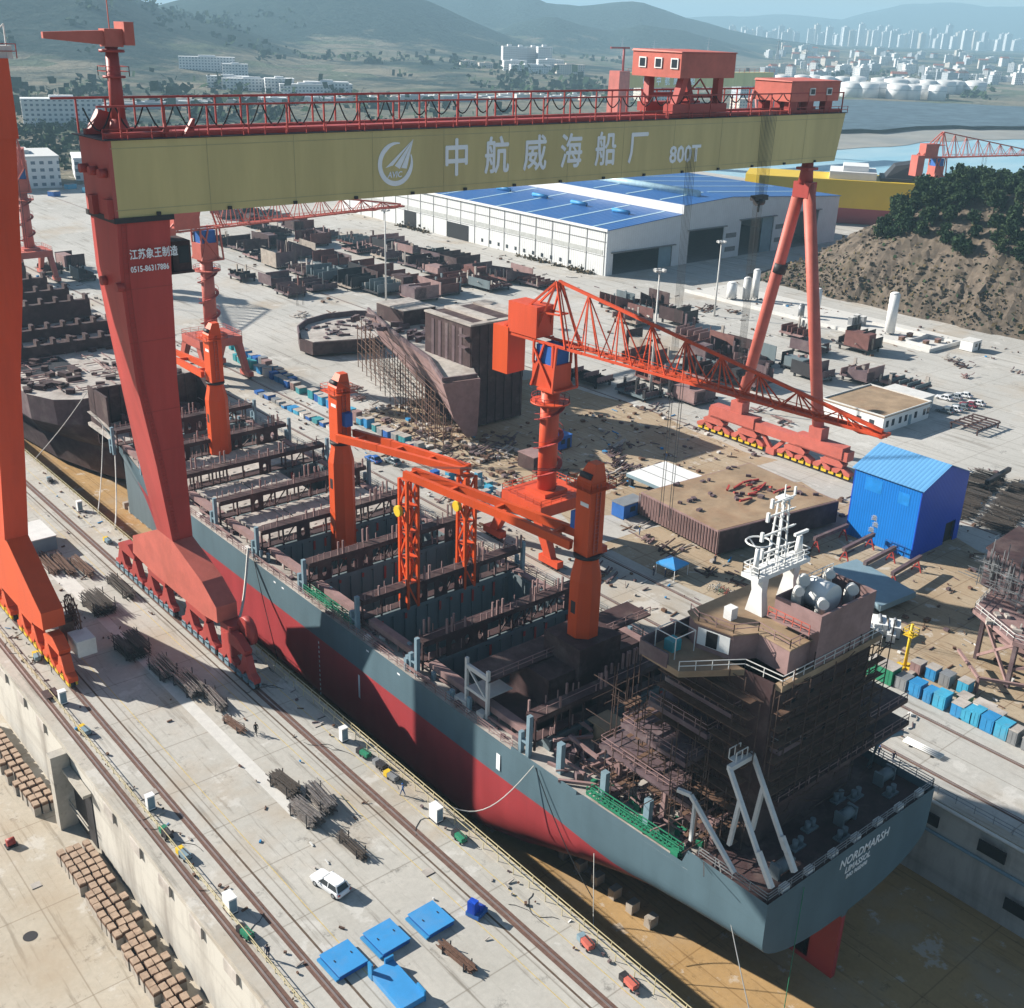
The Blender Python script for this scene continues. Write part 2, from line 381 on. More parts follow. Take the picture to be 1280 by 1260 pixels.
RR = [420*(1.0275**i) for i in range(130)]
vs = []; 
for r in RR:
    for a in AZ: vs.append((r*math.sin(R_(a)), r*math.cos(R_(a)), land_h(a, r)))
n = len(AZ)
m.add(vs, [(i*n+j+1, i*n+j, (i+1)*n+j, (i+1)*n+j+1)[::-1] for i in range(len(RR)-1) for j in range(n-1)], True)
def land_mat():
    mm = bpy.data.materials.new('winter_fields_and_woods'); mm.use_nodes = True; N = mm.node_tree.nodes; L = mm.node_tree.links
    b = N['Principled BSDF']; b.inputs['Roughness'].default_value = 1; b.inputs['Specular IOR Level'].default_value = 0.05
    g = N.new('ShaderNodeNewGeometry')
    def nz(s, det=7, st=(1,1,1), typ='n', rough=0.65):
        mp = N.new('ShaderNodeMapping'); mp.inputs['Scale'].default_value = st; L.new(g.outputs['Position'], mp.inputs[0])
        t = N.new('ShaderNodeTexNoise' if typ == 'n' else 'ShaderNodeTexVoronoi'); t.inputs['Scale'].default_value = s
        if typ == 'n': t.inputs['Detail'].default_value = det; t.inputs['Roughness'].default_value = rough
        L.new(mp.outputs[0], t.inputs['Vector']); return t.outputs[0] if typ == 'n' else t.outputs['Color']
    def mr(x, a, c, lo=0, hi=1):
        r = N.new('ShaderNodeMapRange'); r.inputs[1].default_value = a; r.inputs[2].default_value = c; r.inputs[3].default_value = lo; r.inputs[4].default_value = hi
        L.new(x, r.inputs[0]); return r.outputs[0]
    def mix(f, a, c):
        x = N.new('ShaderNodeMix'); x.data_type = 'RGBA'; L.new(f, x.inputs[0])
        for k, i in ((a, 6), (c, 7)):
            if isinstance(k, tuple): x.inputs[i].default_value = (*k, 1)
            else: L.new(k, x.inputs[i])
        return x.outputs[2]
    vo = nz(0.012, typ='v', st=(1,1.6,0)); sp = N.new('ShaderNodeSeparateColor'); L.new(vo, sp.inputs[0])
    field = mix(mr(sp.outputs[0], 0.2, 0.8), (0.17,0.165,0.125), (0.25,0.22,0.165))
    field = mix(mr(sp.outputs[1], 0.72, 0.78), field, (0.13,0.15,0.10))
    field = mix(mr(nz(0.02, 9, (1,1,1)), 0.58, 0.7), field, (0.12,0.12,0.085))
    field = mix(mr(nz(0.09, 4, (1,0.25,1)), 0.66, 0.72, 0, 0.8), field, (0.38,0.36,0.32))
    se = N.new('ShaderNodeSeparateXYZ'); L.new(g.outputs['Position'], se.inputs[0])
    ad = N.new('ShaderNodeMath'); ad.operation = 'MULTIPLY_ADD'; L.new(nz(0.0032, 10, rough=0.7), ad.inputs[0]); ad.inputs[1].default_value = 330; L.new(se.outputs[2], ad.inputs[2])
    wood = mix(mr(nz(0.05, 6), 0.35, 0.65), (0.020,0.042,0.042), (0.046,0.066,0.058))  # far woods tinted bluish, so some of the haze sits in the colour
    col = mix(mr(ad.outputs[0], 178, 205), field, wood)
    L.new(col, b.inputs['Base Color'])
    bp = N.new('ShaderNodeBump'); bp.inputs['Strength'].default_value = 0.9; bp.inputs['Distance'].default_value = 14
    L.new(nz(0.035, 8), bp.inputs['Height']); L.new(bp.outputs[0], b.inputs['Normal'])
    return mm
M['land'] = land_mat()
struct('terrain', m, M['land'])

def sea_mat():
    mm = bpy.data.materials.new('sky_tinted_bay_water'); mm.use_nodes = True; N = mm.node_tree.nodes; L = mm.node_tree.links
    b = N['Principled BSDF']; b.inputs['Roughness'].default_value = 0.35; b.inputs['IOR'].default_value = 1.33
    g = N.new('ShaderNodeNewGeometry'); mp = N.new('ShaderNodeMapping'); mp.inputs['Scale'].default_value = (0.02, 0.05, 1); L.new(g.outputs['Position'], mp.inputs[0])
    n = N.new('ShaderNodeTexNoise'); n.inputs['Scale'].default_value = 0.6; n.inputs['Detail'].default_value = 5; L.new(mp.outputs[0], n.inputs['Vector'])
    r = N.new('ShaderNodeMapRange'); r.inputs[1].default_value = 0.4; r.inputs[2].default_value = 0.65; L.new(n.outputs[0], r.inputs[0])
    x = N.new('ShaderNodeMix'); x.data_type = 'RGBA'; L.new(r.outputs[0], x.inputs[0]); x.inputs[6].default_value = (0.28,0.50,0.60,1); x.inputs[7].default_value = (0.38,0.56,0.63,1)  # pale blue base stands in for the bright sky reflected in the water
    L.new(x.outputs[2], b.inputs['Base Color'])
    n2 = N.new('ShaderNodeTexNoise'); n2.inputs['Scale'].default_value = 0.25; n2.inputs['Detail'].default_value = 4; L.new(g.outputs['Position'], n2.inputs['Vector'])
    bp = N.new('ShaderNodeBump'); bp.inputs['Strength'].default_value = 0.15; L.new(n2.outputs[0], bp.inputs['Height']); L.new(bp.outputs[0], b.inputs['Normal'])
    return mm
M['sea'] = sea_mat()
m = MB(); m.sheet(380, 6000, -400, 2600, -3.2); struct('sea', m, M['sea'])
def marsh(poly, z, name, mt):
    q = MB(); q.add([(x, y, z) for x, y in poly], [tuple(range(len(poly)))]); struct(name, q, mt)
def pol(az, r): return (r*math.sin(R_(az)), r*math.cos(R_(az)))
M['mud'] = mat('wet_mudflat', (0.30,0.29,0.26), 0.6, var=0.25, scale=0.02, dirt=(0.20,0.24,0.26), dirt_amt=0.8)
M['reed'] = mat('dark_reed_flat', (0.07,0.115,0.15), 0.9, var=0.5, scale=0.05, dirt=(0.13,0.20,0.25), dirt_amt=0.8)
def ragged(a0, a1, f0, f1, k=28, j=14, seed=3):
    r = random.Random(seed); p = []
    for i in range(k+1): a = a0+(a1-a0)*i/k; p.append(pol(a, f0(a)+r.uniform(-j, j)))
    for i in range(k, -1, -1): a = a0+(a1-a0)*i/k; p.append(pol(a, f1(a)+r.uniform(-j, j)))
    return p
marsh(ragged(54.2, 75, lambda a: shore(a)-190+5*(a-54), lambda a: shore(a)+90), -2.9, 'mudflat', M['mud'])
marsh(ragged(52.5, 75, lambda a: shore(a)-30+((a-52)*3), lambda a: 1760+6*(a-52), seed=5), 0.9, 'reed_flat', M['reed'])

# ------------------------------------------------------------------ the near hill with its rocky cut face
def hill_h(x, y):
    e = fb(x, y, 22, 5)
    lp = lambda t: max(0.0, min(1.0, t))
    a = lp((x-341+5*fb(y, 3, 30)+3*e)/44); a = a*(1.35-0.35*a); b = lp((272-y-4*e)/54)
    c = 1-0.75*sstep(430, 560, x); d_ = sstep(20, 95, y)
    h = 37.5*min(1, a)*b*c*d_*(1+0.04*fb(x, y, 60))
    rough = (2.2*fb(x, y, 11, 5)+1.5*abs(fb(x, y, 5, 3))-1.6*abs(fb(x*0.25, y, 7, 3)))*min(1, h/6)*(1-0.5*sstep(20, 30, h))
    return h+rough-0.35
m = MB(); xs = [332+1.7*i for i in range(140)]; ys = [18+1.9*i for i in range(135)]
vs = [(x, y, hill_h(x, y)) for x in xs for y in ys]; n = len(ys)
m.add(vs, [(i*n+j, (i+1)*n+j, (i+1)*n+j+1, i*n+j+1) for i in range(len(xs)-1) for j in range(n-1)], False)
M['rock'] = mat('cut_rock_face', (0.125,0.098,0.074), 0.95, var=0.6, scale=0.3, dirt=(0.075,0.06,0.036), dirt_amt=0.9, bump=0.8)
struct('hill', m, M['rock'])
# ------------------------------------------------------------------ red goliath gantry crane
def text_mesh(txt, size, name, mats, parent, loc, rot, sx=1.0, extrude=0.02, shear=0.0, bold=0.0, align='LEFT', heavy=0.0):
    cu = bpy.data.curves.new(name, 'FONT'); cu.body = txt; cu.size = size; cu.extrude = extrude; cu.shear = shear
    cu.offset = bold; cu.align_x = align; cu.resolution_u = 2
    to = bpy.data.objects.new(name, cu); COL.objects.link(to)
    dg = bpy.context.evaluated_depsgraph_get(); me = bpy.data.meshes.new_from_object(to.evaluated_get(dg))
    bpy.data.objects.remove(to)
    if heavy:
        q = MB(); base = [tuple(v.co) for v in me.vertices]; fcs = [tuple(p.vertices) for p in me.polygons]
        for k, (dx, dy) in enumerate(((0,0),(heavy,0),(-heavy,0),(0,heavy),(0,-heavy))): q.add([(x+dx, y+dy, z+0.002*k) for x, y, z in base], fcs)
        me.clear_geometry(); me.from_pydata(q.v, [], q.f); me.update()
    me.materials.clear(); me.materials.append(mats)
    o = bpy.data.objects.new(name, me); COL.objects.link(o)
    if parent: o.parent = parent
    o.location = loc; o.rotation_euler = rot; o.scale = (sx, 1, 1)
    return o

def bogies(t, off, x, spans, z_top, body, guard, wheelm, w=1.5):
    """equaliser beams over rows of wheel boxes; spans: list of (y0, y1)"""
    for y0, y1 in spans:
        m = MB(off); L = y1-y0; c = (y0+y1)/2
        m.prism_x([(c-L*0.30, z_top-1.2), (c-0.9, z_top), (c+0.9, z_top), (c+L*0.30, z_top-1.2), (c+L*0.27, z_top-2.0), (c-L*0.27, z_top-2.0)], x-w/2, x+w/2)
        m.build('equaliser_beam', body, t)
        for k in (-1, 1):
            m = MB(off); cc = c+k*L*0.255; h = L*0.23
            m.prism_x([(cc-h, 1.9), (cc-h*0.6, 2.3), (cc-0.45, z_top-2.0), (cc+0.45, z_top-2.0), (cc+h*0.6, 2.3), (cc+h, 1.9), (cc+h, 1.2), (cc+0.9, 1.2), (cc, 2.3), (cc-0.9, 1.2), (cc-h, 1.2)], x-w*0.42, x+w*0.42)
            m.build('bogie_frame', body, t)
        nw = max(4, int(L/1.75)); 
        for i in range(nw):
            yy = y0+(i+0.5)*L/nw
            m = MB(off); m.tube([(x-0.35, yy, 0.62), (x+0.35, yy, 0.62)], 0.52, 12)
            wh = m.build('wheel', wheelm, t)
            m = MB(off); m.bx(x-0.62, x-0.36, yy-0.62, yy+0.62, 0.55, 1.35); m.bx(x+0.36, x+0.62, yy-0.62, yy+0.62, 0.55, 1.35)
            m.bx(x-0.62, x+0.62, yy-0.5, yy+0.5, 1.15, 1.42)
            m.build('wheel_guard', guard, wh)

GC = thing('gantry_crane', 'giant red gantry crane with olive girder lettered in white, spanning the container ship', 'gantry crane', (127, 141.5, 0))
o = GC.location
GX0, GX1, GY0, GY1, GZ0, GZ1 = 53.0, 201.0, 137.0, 146.0, 62.0, 71.0
m = MB(o)
m.hexa([(GX0+0.2,GY0,GZ0),(GX1-1.6,GY0,GZ0),(GX1-1.6,GY1,GZ0),(GX0+0.2,GY1,GZ0),(GX0+0.2,GY0,GZ1),(GX1,GY0,GZ1),(GX1,GY1,GZ1),(GX0+0.2,GY1,GZ1)])
gir = m.build('girder', M['olive'], GC)
m = MB(o)                                   # plate seams and flange strips
for k in range(1, 12): 
    x = GX0+k*(GX1-GX0)/12; m.bx(x-0.03, x+0.03, GY0-0.025, GY0, GZ0+0.1, GZ1-0.1)
m.bx(GX0, GX1-0.3, GY0-0.03, GY0, GZ1-0.95, GZ1-0.87); m.bx(GX0, GX1-1.5, GY0-0.03, GY0, GZ0+0.85, GZ0+0.93)
m.build('seam', mat('olive_seam', (0.42,0.36,0.19), 0.6), gir)
m = MB(o); r = random.Random(2)                # brackets, hatches and stiffener heads on the girder
for k in range(15): x = GX0+5+k*9.6; m.bx(x, x+0.5, GY0-0.3, GY0-0.03, GZ0+0.05, GZ0+0.45)
q = m.build('bracket', M['dark'], gir); q['kind'] = 'stuff'
m = MB(o); m.bx(GX0-0.25, GX0+0.2, GY0+0.0, GY1, GZ0, GZ1)
ep = m.build('end_plate', M['redface'], GC)
m = MB(o)
for yy in (138.2, 141.2, 144.2): m.tube([(GX0-1.3, yy, GZ0+5.2), (GX0-0.2, yy, GZ0+5.2)], 0.55, 10)
build_each(m, 'sheave_cover', M['red'], ep)
m = MB(o); m.bx(GX0-0.9, GX1+0.3, GY0-0.25, GY1+0.6, GZ1, GZ1+0.12); m.build('walkway', M['dark'], GC)
m = MB(o)                                   # trolley rails and side girder tops
for yy in (138.4, 144.6): m.bx(GX0, GX1, yy-0.35, yy+0.35, GZ1+0.12, GZ1+0.75)
m.bx(GX0+10, GX1-6, 140.5, 142.3, GZ1+0.12, GZ1+0.55)
build_each(m, 'trolley_rail', M['red'], GC)
def railing(t, off, pts, h, mt, post=2.5, w=0.08, rails=(1.0, 0.5), name='railing'):
    m = MB(off)
    for p, q in zip(pts, pts[1:]):
        p = Vector(p); q = Vector(q); n = max(1, int((q-p).length/post))
        for i in range(n+1):
            a = p+(q-p)*i/n; m.bar(a, a+Vector((0,0,h)), w)
        for f in rails: m.bar(p+Vector((0,0,h*f)), q+Vector((0,0,h*f)), w)
    return m.build(name, mt, t)
railing(GC, o, [(GX0-0.8, GY0-0.2, GZ1+0.1), (GX1+0.2, GY0-0.2, GZ1+0.1)], 1.2, M['red'], 3.0, 0.09)
# festoon gantry with hanging cable loops
m = MB(o)
for yy, zt in ((GY1+0.5, 75.2),):
    m.bar((GX0-3.0, yy, zt), (GX1, yy, zt), 0.28)
    n = 40
    for i in range(n+1):
        x = GX0+(GX1-GX0)*i/n; m.bar((x, yy, GZ1), (x, yy, zt), 0.2)
m.bar((GX0-1.0, GY0+0.3, 74.8), (GX1-1, GY0+0.3, 74.8), 0.22)
for i in range(27):
    x = GX0+(GX1-GX0)*(i+0.3)/26.5
    m.bar((x, GY0+0.3, GZ1), (x, GY0+0.3, 74.8), 0.2)
m.build('festoon_frame', M['red'], GC)
m = MB(o)
for i in range(38):
    x0 = GX0-2.5+i*3.85; 
    if x0 > 193: break
    dp = 2.6 if i < 12 else 2.2-0.03*i
    m.tube([(x0+3.4*s_/8, GY0+0.55, 74.7-dp*math.sin(math.pi*s_/8)) for s_ in range(9)], 0.10, 5, False)
m.build('festoon_cable', M['black'], GC)
# lettering on the girder
M['letter'] = mat('white_lettering', (0.90,0.91,0.92), 0.6, var=0.03)
LY = GY0-0.06
cx = 102.2
for i, ch in enumerate('中航威海船厂'):
    text_mesh(ch, 5.6, 'lettering', M['letter'], GC, (cx+i*7.66-o.x, LY-o.y, 64.75-o.z), (math.pi/2,0,0), 0.88, heavy=0.11, extrude=0.0)
text_mesh('800T', 3.9, 'lettering', M['letter'], GC, (150.7-o.x, LY-o.y, 63.9-o.z), (math.pi/2,0,0), 0.98, bold=0.09)
# round emblem: open ring with a paper aircraft and four letters
m = MB(o); ec = (93.8, 66.4); ro, ri = 3.0, 2.3
k = 40; a0, a1 = R_(75), R_(385)
for i in range(k):
    t0, t1 = a0+(a1-a0)*i/k, a0+(a1-a0)*(i+1)/k
    f = lambda t: ri+(ro-ri)*0.0
    w0 = ro-(ro-ri)*min(1, 0.25+1.5*math.sin(math.pi*(i)/k)); w1 = ro-(ro-ri)*min(1, 0.25+1.5*math.sin(math.pi*(i+1)/k))
    m.quad((ec[0]+ro*math.cos(t0), LY, ec[1]+ro*math.sin(t0)), (ec[0]+w0*math.cos(t0), LY, ec[1]+w0*math.sin(t0)),
           (ec[0]+w1*math.cos(t1), LY, ec[1]+w1*math.sin(t1)), (ec[0]+ro*math.cos(t1), LY, ec[1]+ro*math.sin(t1)))
for tri in (((-1.75,-0.45),(3.1,3.3),(-0.45,-0.15)), ((-0.15,-0.2),(3.1,3.3),(0.7,-0.7)), ((0.95,-0.55),(3.1,3.3),(1.9,-0.7))):
    m.add([(ec[0]+x, LY, ec[1]+z) for x, z in tri], [(0,1,2)])
m.build('emblem', M['letter'], GC)
text_mesh('AVIC', 1.15, 'lettering', M['letter'], GC, (ec[0]-1.4-o.x, LY-o.y, 64.6-o.z), (math.pi/2,0,0), 0.95, shear=0.2, bold=0.02)
# rigid leg and its flared foot
LEG = [(62.0, 53.0, 59.8, 137.2, 145.8), (55.0, 52.8, 59.5, 137.5, 145.3), (48.0, 53.2, 59.5, 138.0, 144.8), (40.0, 54.0, 59.6, 139.0, 144.8), (28.0, 56.2, 60.4, 140.6, 147.5), (15.0, 58.4, 61.5, 143.0, 148.2)]
m = MB(o)
m.loft([[(x0,y0,z),(x1,y0,z),(x1,y1,z),(x0,y1,z)] for z, x0, x1, y0, y1 in reversed(LEG)])
leg = m.build('rigid_leg', M['legred'], GC)
m = MB(o)                                   # access ladder and its cage down the near face
for (za, xa, _, ya, _2), (zb, xb, _3, yb, _4) in zip(LEG, LEG[1:]):
    for dx in (0.5, 1.1): m.bar((xa+dx, ya-0.12, za-.5), (xb+dx, yb-0.12, zb-.5), 0.07)
    k = int((za-zb)/0.6)
    for q_ in range(k): f_ = q_/k; xx = xa+(xb-xa)*f_; yy = ya+(yb-ya)*f_-0.12; zz = za+(zb-za)*f_-.5; m.bar((xx+.5, yy, zz), (xx+1.1, yy, zz), 0.06)
m.build('ladder', M['red'], leg)
m = MB(o)
for za, zb in ((30,30.05),(36,36.05),(46,46.05),(53,53.05),(22,22.05)):
    for (z1, x0, x1, y0, y1), (z2, u0, u1, v0, v1) in zip(LEG, LEG[1:]):
        if z2 <= za < z1: f_ = (z1-za)/(z1-z2); m.bx(x0+(u0-x0)*f_-.02, x1+(u1-x1)*f_+.02, y0+(v0-y0)*f_-.03, y0+(v0-y0)*f_+.1, za, za+.12)
q = m.build('weld_seam', M['red'], leg); q['kind'] = 'stuff'
m = MB(o); m.bx(52.6, 60.2, 136.8, 146.2, 61.35, 62.0); m.build('leg_collar', M['dark'], leg)
m = MB(o)
for yy in (137.8, 142.6): m.tube([(52.2, yy, 53.5), (53.2, yy, 53.5)], 0.6, 10); m.bx(52.0, 53.0, yy-0.7, yy+0.7, 61.9, 64.2)
build_each(m, 'hinge_lug', M['red'], leg)
text_mesh('江苏象王制造', 1.35, 'lettering', M['letter'], leg, (54.0-o.x, 136.9-o.y, 57.0-o.z), (math.pi/2,0,0), 0.78, heavy=0.03, extrude=0.0)
text_mesh('0515-86317886', 1.02, 'lettering', M['letter'], leg, (54.0-o.x, 137.0-o.y, 55.3-o.z), (math.pi/2,0,0), 0.78, heavy=0.03, extrude=0.0)
m = MB(o)
m.prism_x([(148.2,15.0),(143.0,15.0),(134.1,12.1),(130.1,9.7),(130.1,7.3),(134.5,6.6),(151.7,6.4),(159.1,7.0),(158.4,10.2)], 58.4, 61.5)
m.build('leg_foot', M['coral'], GC)
m = MB(o); m.bx(60.5, 63.0, 139.0, 143.2, 54.4, 58.2); m.bx(59.4, 63.2, 138.7, 143.5, 54.1, 54.4)
cab = m.build('operator_cab', M['primer'], GC)
m = MB(o); m.bx(61.3, 62.7, 138.94, 138.99, 55.4, 57.6); m.build('window', M['glass'], cab)
bogies(GC, o, 59.7, [(121.5,132.5),(133.0,144.5),(147.0,158.0),(158.5,169.5)], 6.6, M['red'], M['bluegrey'], M['dark'], 1.15)
m = MB(o)
m.tube([(60.6, 126.5, 6.8), (61.6, 126.5, 6.8)], 2.1, 16); 
m.bx(59.2, 61.8, 128.0, 131.0, 2.6, 7.2); m.build('cable_reel', M['red'], GC)
# hinged A-frame leg: two tubes on a sill beam
m = MB(o); m.cyl(194.2, 139.5, 57.6, 62.0, 1.5, 1.1); m.bx(192.6, 195.8, 138.0, 141.0, 60.3, 60.8); m.bx(192.9, 195.5, 137.6, 141.4, 55.0, 58.0); m.build('leg_hinge', M['red'], GC)
for yy in (149.3, 128.2):
    m = MB(o); m.tube([(194.2, 139.5+(0.9 if yy > 139 else -0.9), 57.5), (194.2, yy, 8.0)], 1.25, 16); 
    m.bx(192.9, 195.5, yy-1.6, yy+1.6, 5.5, 9.6); m.build('hinged_leg', M['coral'], GC)
m = MB(o); m.tube([(194.2, 142.9, 41.2), (194.2, 143.3, 39.2)], 1.42, 12); m.build('leg_clamp', M['dark'], GC)
m = MB(o); m.bx(193.0, 195.4, 119.8, 157.0, 4.3, 6.3); m.bx(192.8, 195.6, 144.0, 156.5, 4.6, 7.0); m.bx(192.8, 195.6, 121.0, 133.0, 4.6, 7.0); m.build('sill_beam', M['coral'], GC)
m = MB(o)
for a, b_ in (((194.2,142.5,4.4),(194.2,139.3,0.9)), ((194.2,136,4.4),(194.2,139.3,0.9))): m.bar(a, b_, 0.8)
m.bx(193.4, 195.0, 138.2, 140.4, 0.15, 1.6); build_each(m, 'brace', M['coral'], GC)
bogies(GC, o, 194.2, [(118.8,128.2),(128.4,137.6),(141.2,150.4),(150.6,160.6)], 4.6, M['coral'], M['yellow'], M['dark'], 1.9)
# trolleys on the girder
def house(t, off, name, x0, x1, y0, y1, z0, z1, mt, wins, legz=None, rise=0.35):
    m = MB(off); m.bx(x0, x1, y0, y1, z0, z1); 
    m.hexa([(x0-0.2,y0-0.2,z1),(x1+0.2,y0-0.2,z1),(x1+0.2,y1+0.2,z1),(x0-0.2,y1+0.2,z1),(x0-0.1,y0-0.1,z1+0.15),(x1+0.1,y0-0.1,z1+0.15),(x1,y1,z1+rise),(x0,y1,z1+rise)])
    h_ = m.build(name, mt, t)
    return h_
up_ = house(GC, o, 'upper_trolley', 151.0, 165.0, 136.2, 147.5, 77.6, 81.6, M['coral'], 3)
m = MB(o)
for yy in (137.6, 141.3, 145.0):
    m2 = MB(o); m2.bx(150.84, 150.99, yy-0.85, yy+0.85, 79.0, 80.7); fr = m2.build('window_frame', M['white'], up_)
    m2 = MB(o); m2.bx(150.80, 150.84, yy-0.6, yy+0.6, 79.2, 80.5); m2.build('window', M['glass'], fr)
for x in (152.5, 163.5):
    for yy, y2 in ((138.4, 137.6), (144.6, 145.6)): m.bar((x, yy, 72.6), (x+(1.0 if x < 157 else -1.0), y2, 77.7), 1.3)
m.bx(151.0, 165.0, 137.3, 139.5, 71.9, 73.4); m.bx(151.0, 165.0, 143.5, 145.7, 71.9, 73.4)
m.bar((152.5,138.4,74.6),(163.5,138.4,74.6),0.6); m.bar((152.5,144.6,74.6),(163.5,144.6,74.6),0.6)
m.bar((153,138.2,73),(158,137.8,77.4),0.2); m.bar((158,137.8,77.4),(163,138.2,73),0.2)
build_each(m, 'trolley_leg', M['red'], up_)
lo_ = house(GC, o, 'lower_trolley', 183.0, 198.2, 137.2, 145.8, 73.3, 76.8, M['coral'], 2)
for x in (189.5, 194.8):
    m2 = MB(o); m2.bx(x-0.8, x+0.8, 137.0, 137.19, 74.4, 75.7); fr = m2.build('window_frame', M['white'], lo_)
    m2 = MB(o); m2.bx(x-0.6, x+0.6, 136.96, 137.0, 74.6, 75.5); m2.build('window', M['glass'], fr)
m = MB(o)
for x in (185, 190, 196):
    for yy in (138.4, 144.6): m.bx(x-1.1, x+1.1, yy-0.7, yy+0.7, 71.75, 73.4)
build_each(m, 'trolley_wheel_box', M['red'], lo_)
# hoist ropes, hook blocks hanging from the trolleys
M['rope'] = mat('dark_wire_rope', (0.05,0.05,0.05), 0.6)
def ropes(t, off, x, y, z0, z1, n, sp, name='hoist_rope'):
    m = MB(off)
    for i in range(n):
        for j in (0, 1): m.bar((x+(i-n/2)*sp, y+j*1.0, z0), (x+(i-n/2)*sp*0.7, y+j*0.8, z1), 0.045)
    return m.build(name, M['rope'], t)
ropes(GC, o, 176.5, 135.9, 72.0, 56.5, 8, 0.45)
ropes(GC, o, 156.0, 135.9, 66.0, 27.0, 4, 0.4)
ropes(GC, o, 176.0, 135.9, 56.5, 24.0, 5, 0.35)
for x, z in ((176.0, 56.0), (156.0, 25.2), (176.0, 22.4)):
    m = MB(o); m.bx(x-1.9, x+1.9, 135.7, 137.0, z, z+0.9); m.tube([(x-0.9,136.3,z-0.2),(x+0.9,136.3,z-0.2)], 0.8, 12); m.bar((x,136.3,z-0.8),(x,136.3,z-2.2),0.35)
    m.build('hook_block', M['dark'], GC)
# small maintenance crane on top of the girder's end
m = MB(o); m.cyl(56.6, 142.5, 71.1, 81.2, 0.95, 0.75, 14); m.cyl(56.6, 142.5, 71.1, 73.0, 1.5, 0.95, 14); m.cyl(56.6,142.5,77.7,77.95,1.35,1.35,12); m.cyl(56.6,142.5,80.6,80.9,1.5,1.5,12)
mc = m.build('maintenance_crane_post', M['red'], GC)
m = MB(o)
m.bx(55.6, 57.8, 141.6, 143.4, 81.2, 83.2); m.bx(57.8, 59.0, 141.0, 144.0, 81.4, 84.0)
m.loft([[(55.6,141.9,81.4),(55.6,143.1,81.4),(55.6,143.1,83.0),(55.6,141.9,83.0)], [(48.6,142.2,82.0),(48.6,142.8,82.0),(48.6,142.8,82.7),(48.6,142.2,82.7)]])
m.bar((56.6,142.5,83.2),(56.6,142.5,86.5),0.1)
m.build('maintenance_crane_jib', M['coral'], GC)
railing(mc, o, [(55.2,141.2,77.9),(58.0,141.2,77.9),(58.0,143.9,77.9),(55.2,143.9,77.9),(55.2,141.2,77.9)], 1.1, M['red'], 1.4, 0.07)
m = MB(o); m.prism_y([(53.2,71.1),(57.0,71.1),(56.4,73.6),(55.0,74.0)], 144.2, 145.4); m.prism_y([(60,71.1),(61.2,71.1),(60.4,72.8)], 137.6, 138.0); m.prism_y([(62.6,71.1),(64,71.1),(64.3,73.2),(64.0,73.2)], 137.5, 138.1)
build_each(m, 'rail_stop', M['red'], GC)

# ------------------------------------------------------------------ orange gantry at the left edge (only its leg is in view)
OC = thing('gantry_crane', 'bright orange gantry leg with flared foot cut off by the left edge, on yellow wheels', 'gantry crane', (40.2, 155, 0))
o = OC.location
OL = [(70.5, 39.6, 46.0, 148.6, 157.4), (52.0, 39.6, 44.6, 149.6, 157.0), (40.0, 39.4, 43.0, 150.6, 157.4), (28.0, 39.0, 42.3, 151.6, 158.5), (16.8, 38.5, 41.7, 153.2, 159.5)]
m = MB(o); m.loft([[(x0,y0,z),(x1,y0,z),(x1,y1,z),(x0,y1,z)] for z, x0, x1, y0, y1 in reversed(OL)]); 
m.build('rigid_leg', M['orangered'], OC)
m = MB(o); m.bx(-60, 46.3, 148.4, 157.6, 70.5, 79.6); m.build('girder', M['orangered'], OC)
railing(OC, o, [(-10,148.6,79.6),(47.4,148.6,79.6)], 1.6, M['red'], 3.0, 0.1)
m = MB(o); m.bx(44.5,47,148.8,150.6,79.6,81.0); m.bar((46.4,148.8,79.6),(46.4,148.8,83.4),0.15); m.bar((45.2,148.8,82.2),(46.4,148.8,83.4),0.12); m.build('service_box', M['offwhite'], OC)
m = MB(o); m.prism_x([(158.8,16.8),(153.2,16.8),(145.4,12.0),(142.0,10.0),(142.0,7.4),(146,6.6),(166,6.6),(172,7.2),(171,11)], 38.7, 41.7)
m.build('leg_foot', M['orange'], OC)
bogies(OC, o, 40.2, [(136.8,147.0),(147.4,157.8),(160.5,171)], 6.6, M['orange'], M['yellow'], M['dark'], 1.6)
# big spoked cable reel hanging off the foot
m = MB(o); c = Vector((43.6, 144.6, 7.2))
for rr in (2.9, 1.6, 0.5):
    m.tube([(c.x, c.y+rr*math.cos(2*math.pi*i/24), c.z+rr*math.sin(2*math.pi*i/24)) for i in range(25)], 0.12, 5, False)
for i in range(14):
    a = 2*math.pi*i/14
    for dx in (-0.25, 0.25): m.bar((c.x+dx, c.y, c.z), (c.x+dx, c.y+2.9*math.cos(a), c.z+2.9*math.sin(a)), 0.12)
m.bar((41.6,144.6,7.2),(44,144.6,7.2),0.4); m.bx(41.7,43.2,143.4,145.4,2.8,6.8)
m.build('cable_reel', M['rust'], OC)
m = MB(o); m.bx(41.8,44.4,138.6,142.2,3.6,6.0); m.build('control_box', M['offwhite'], OC)

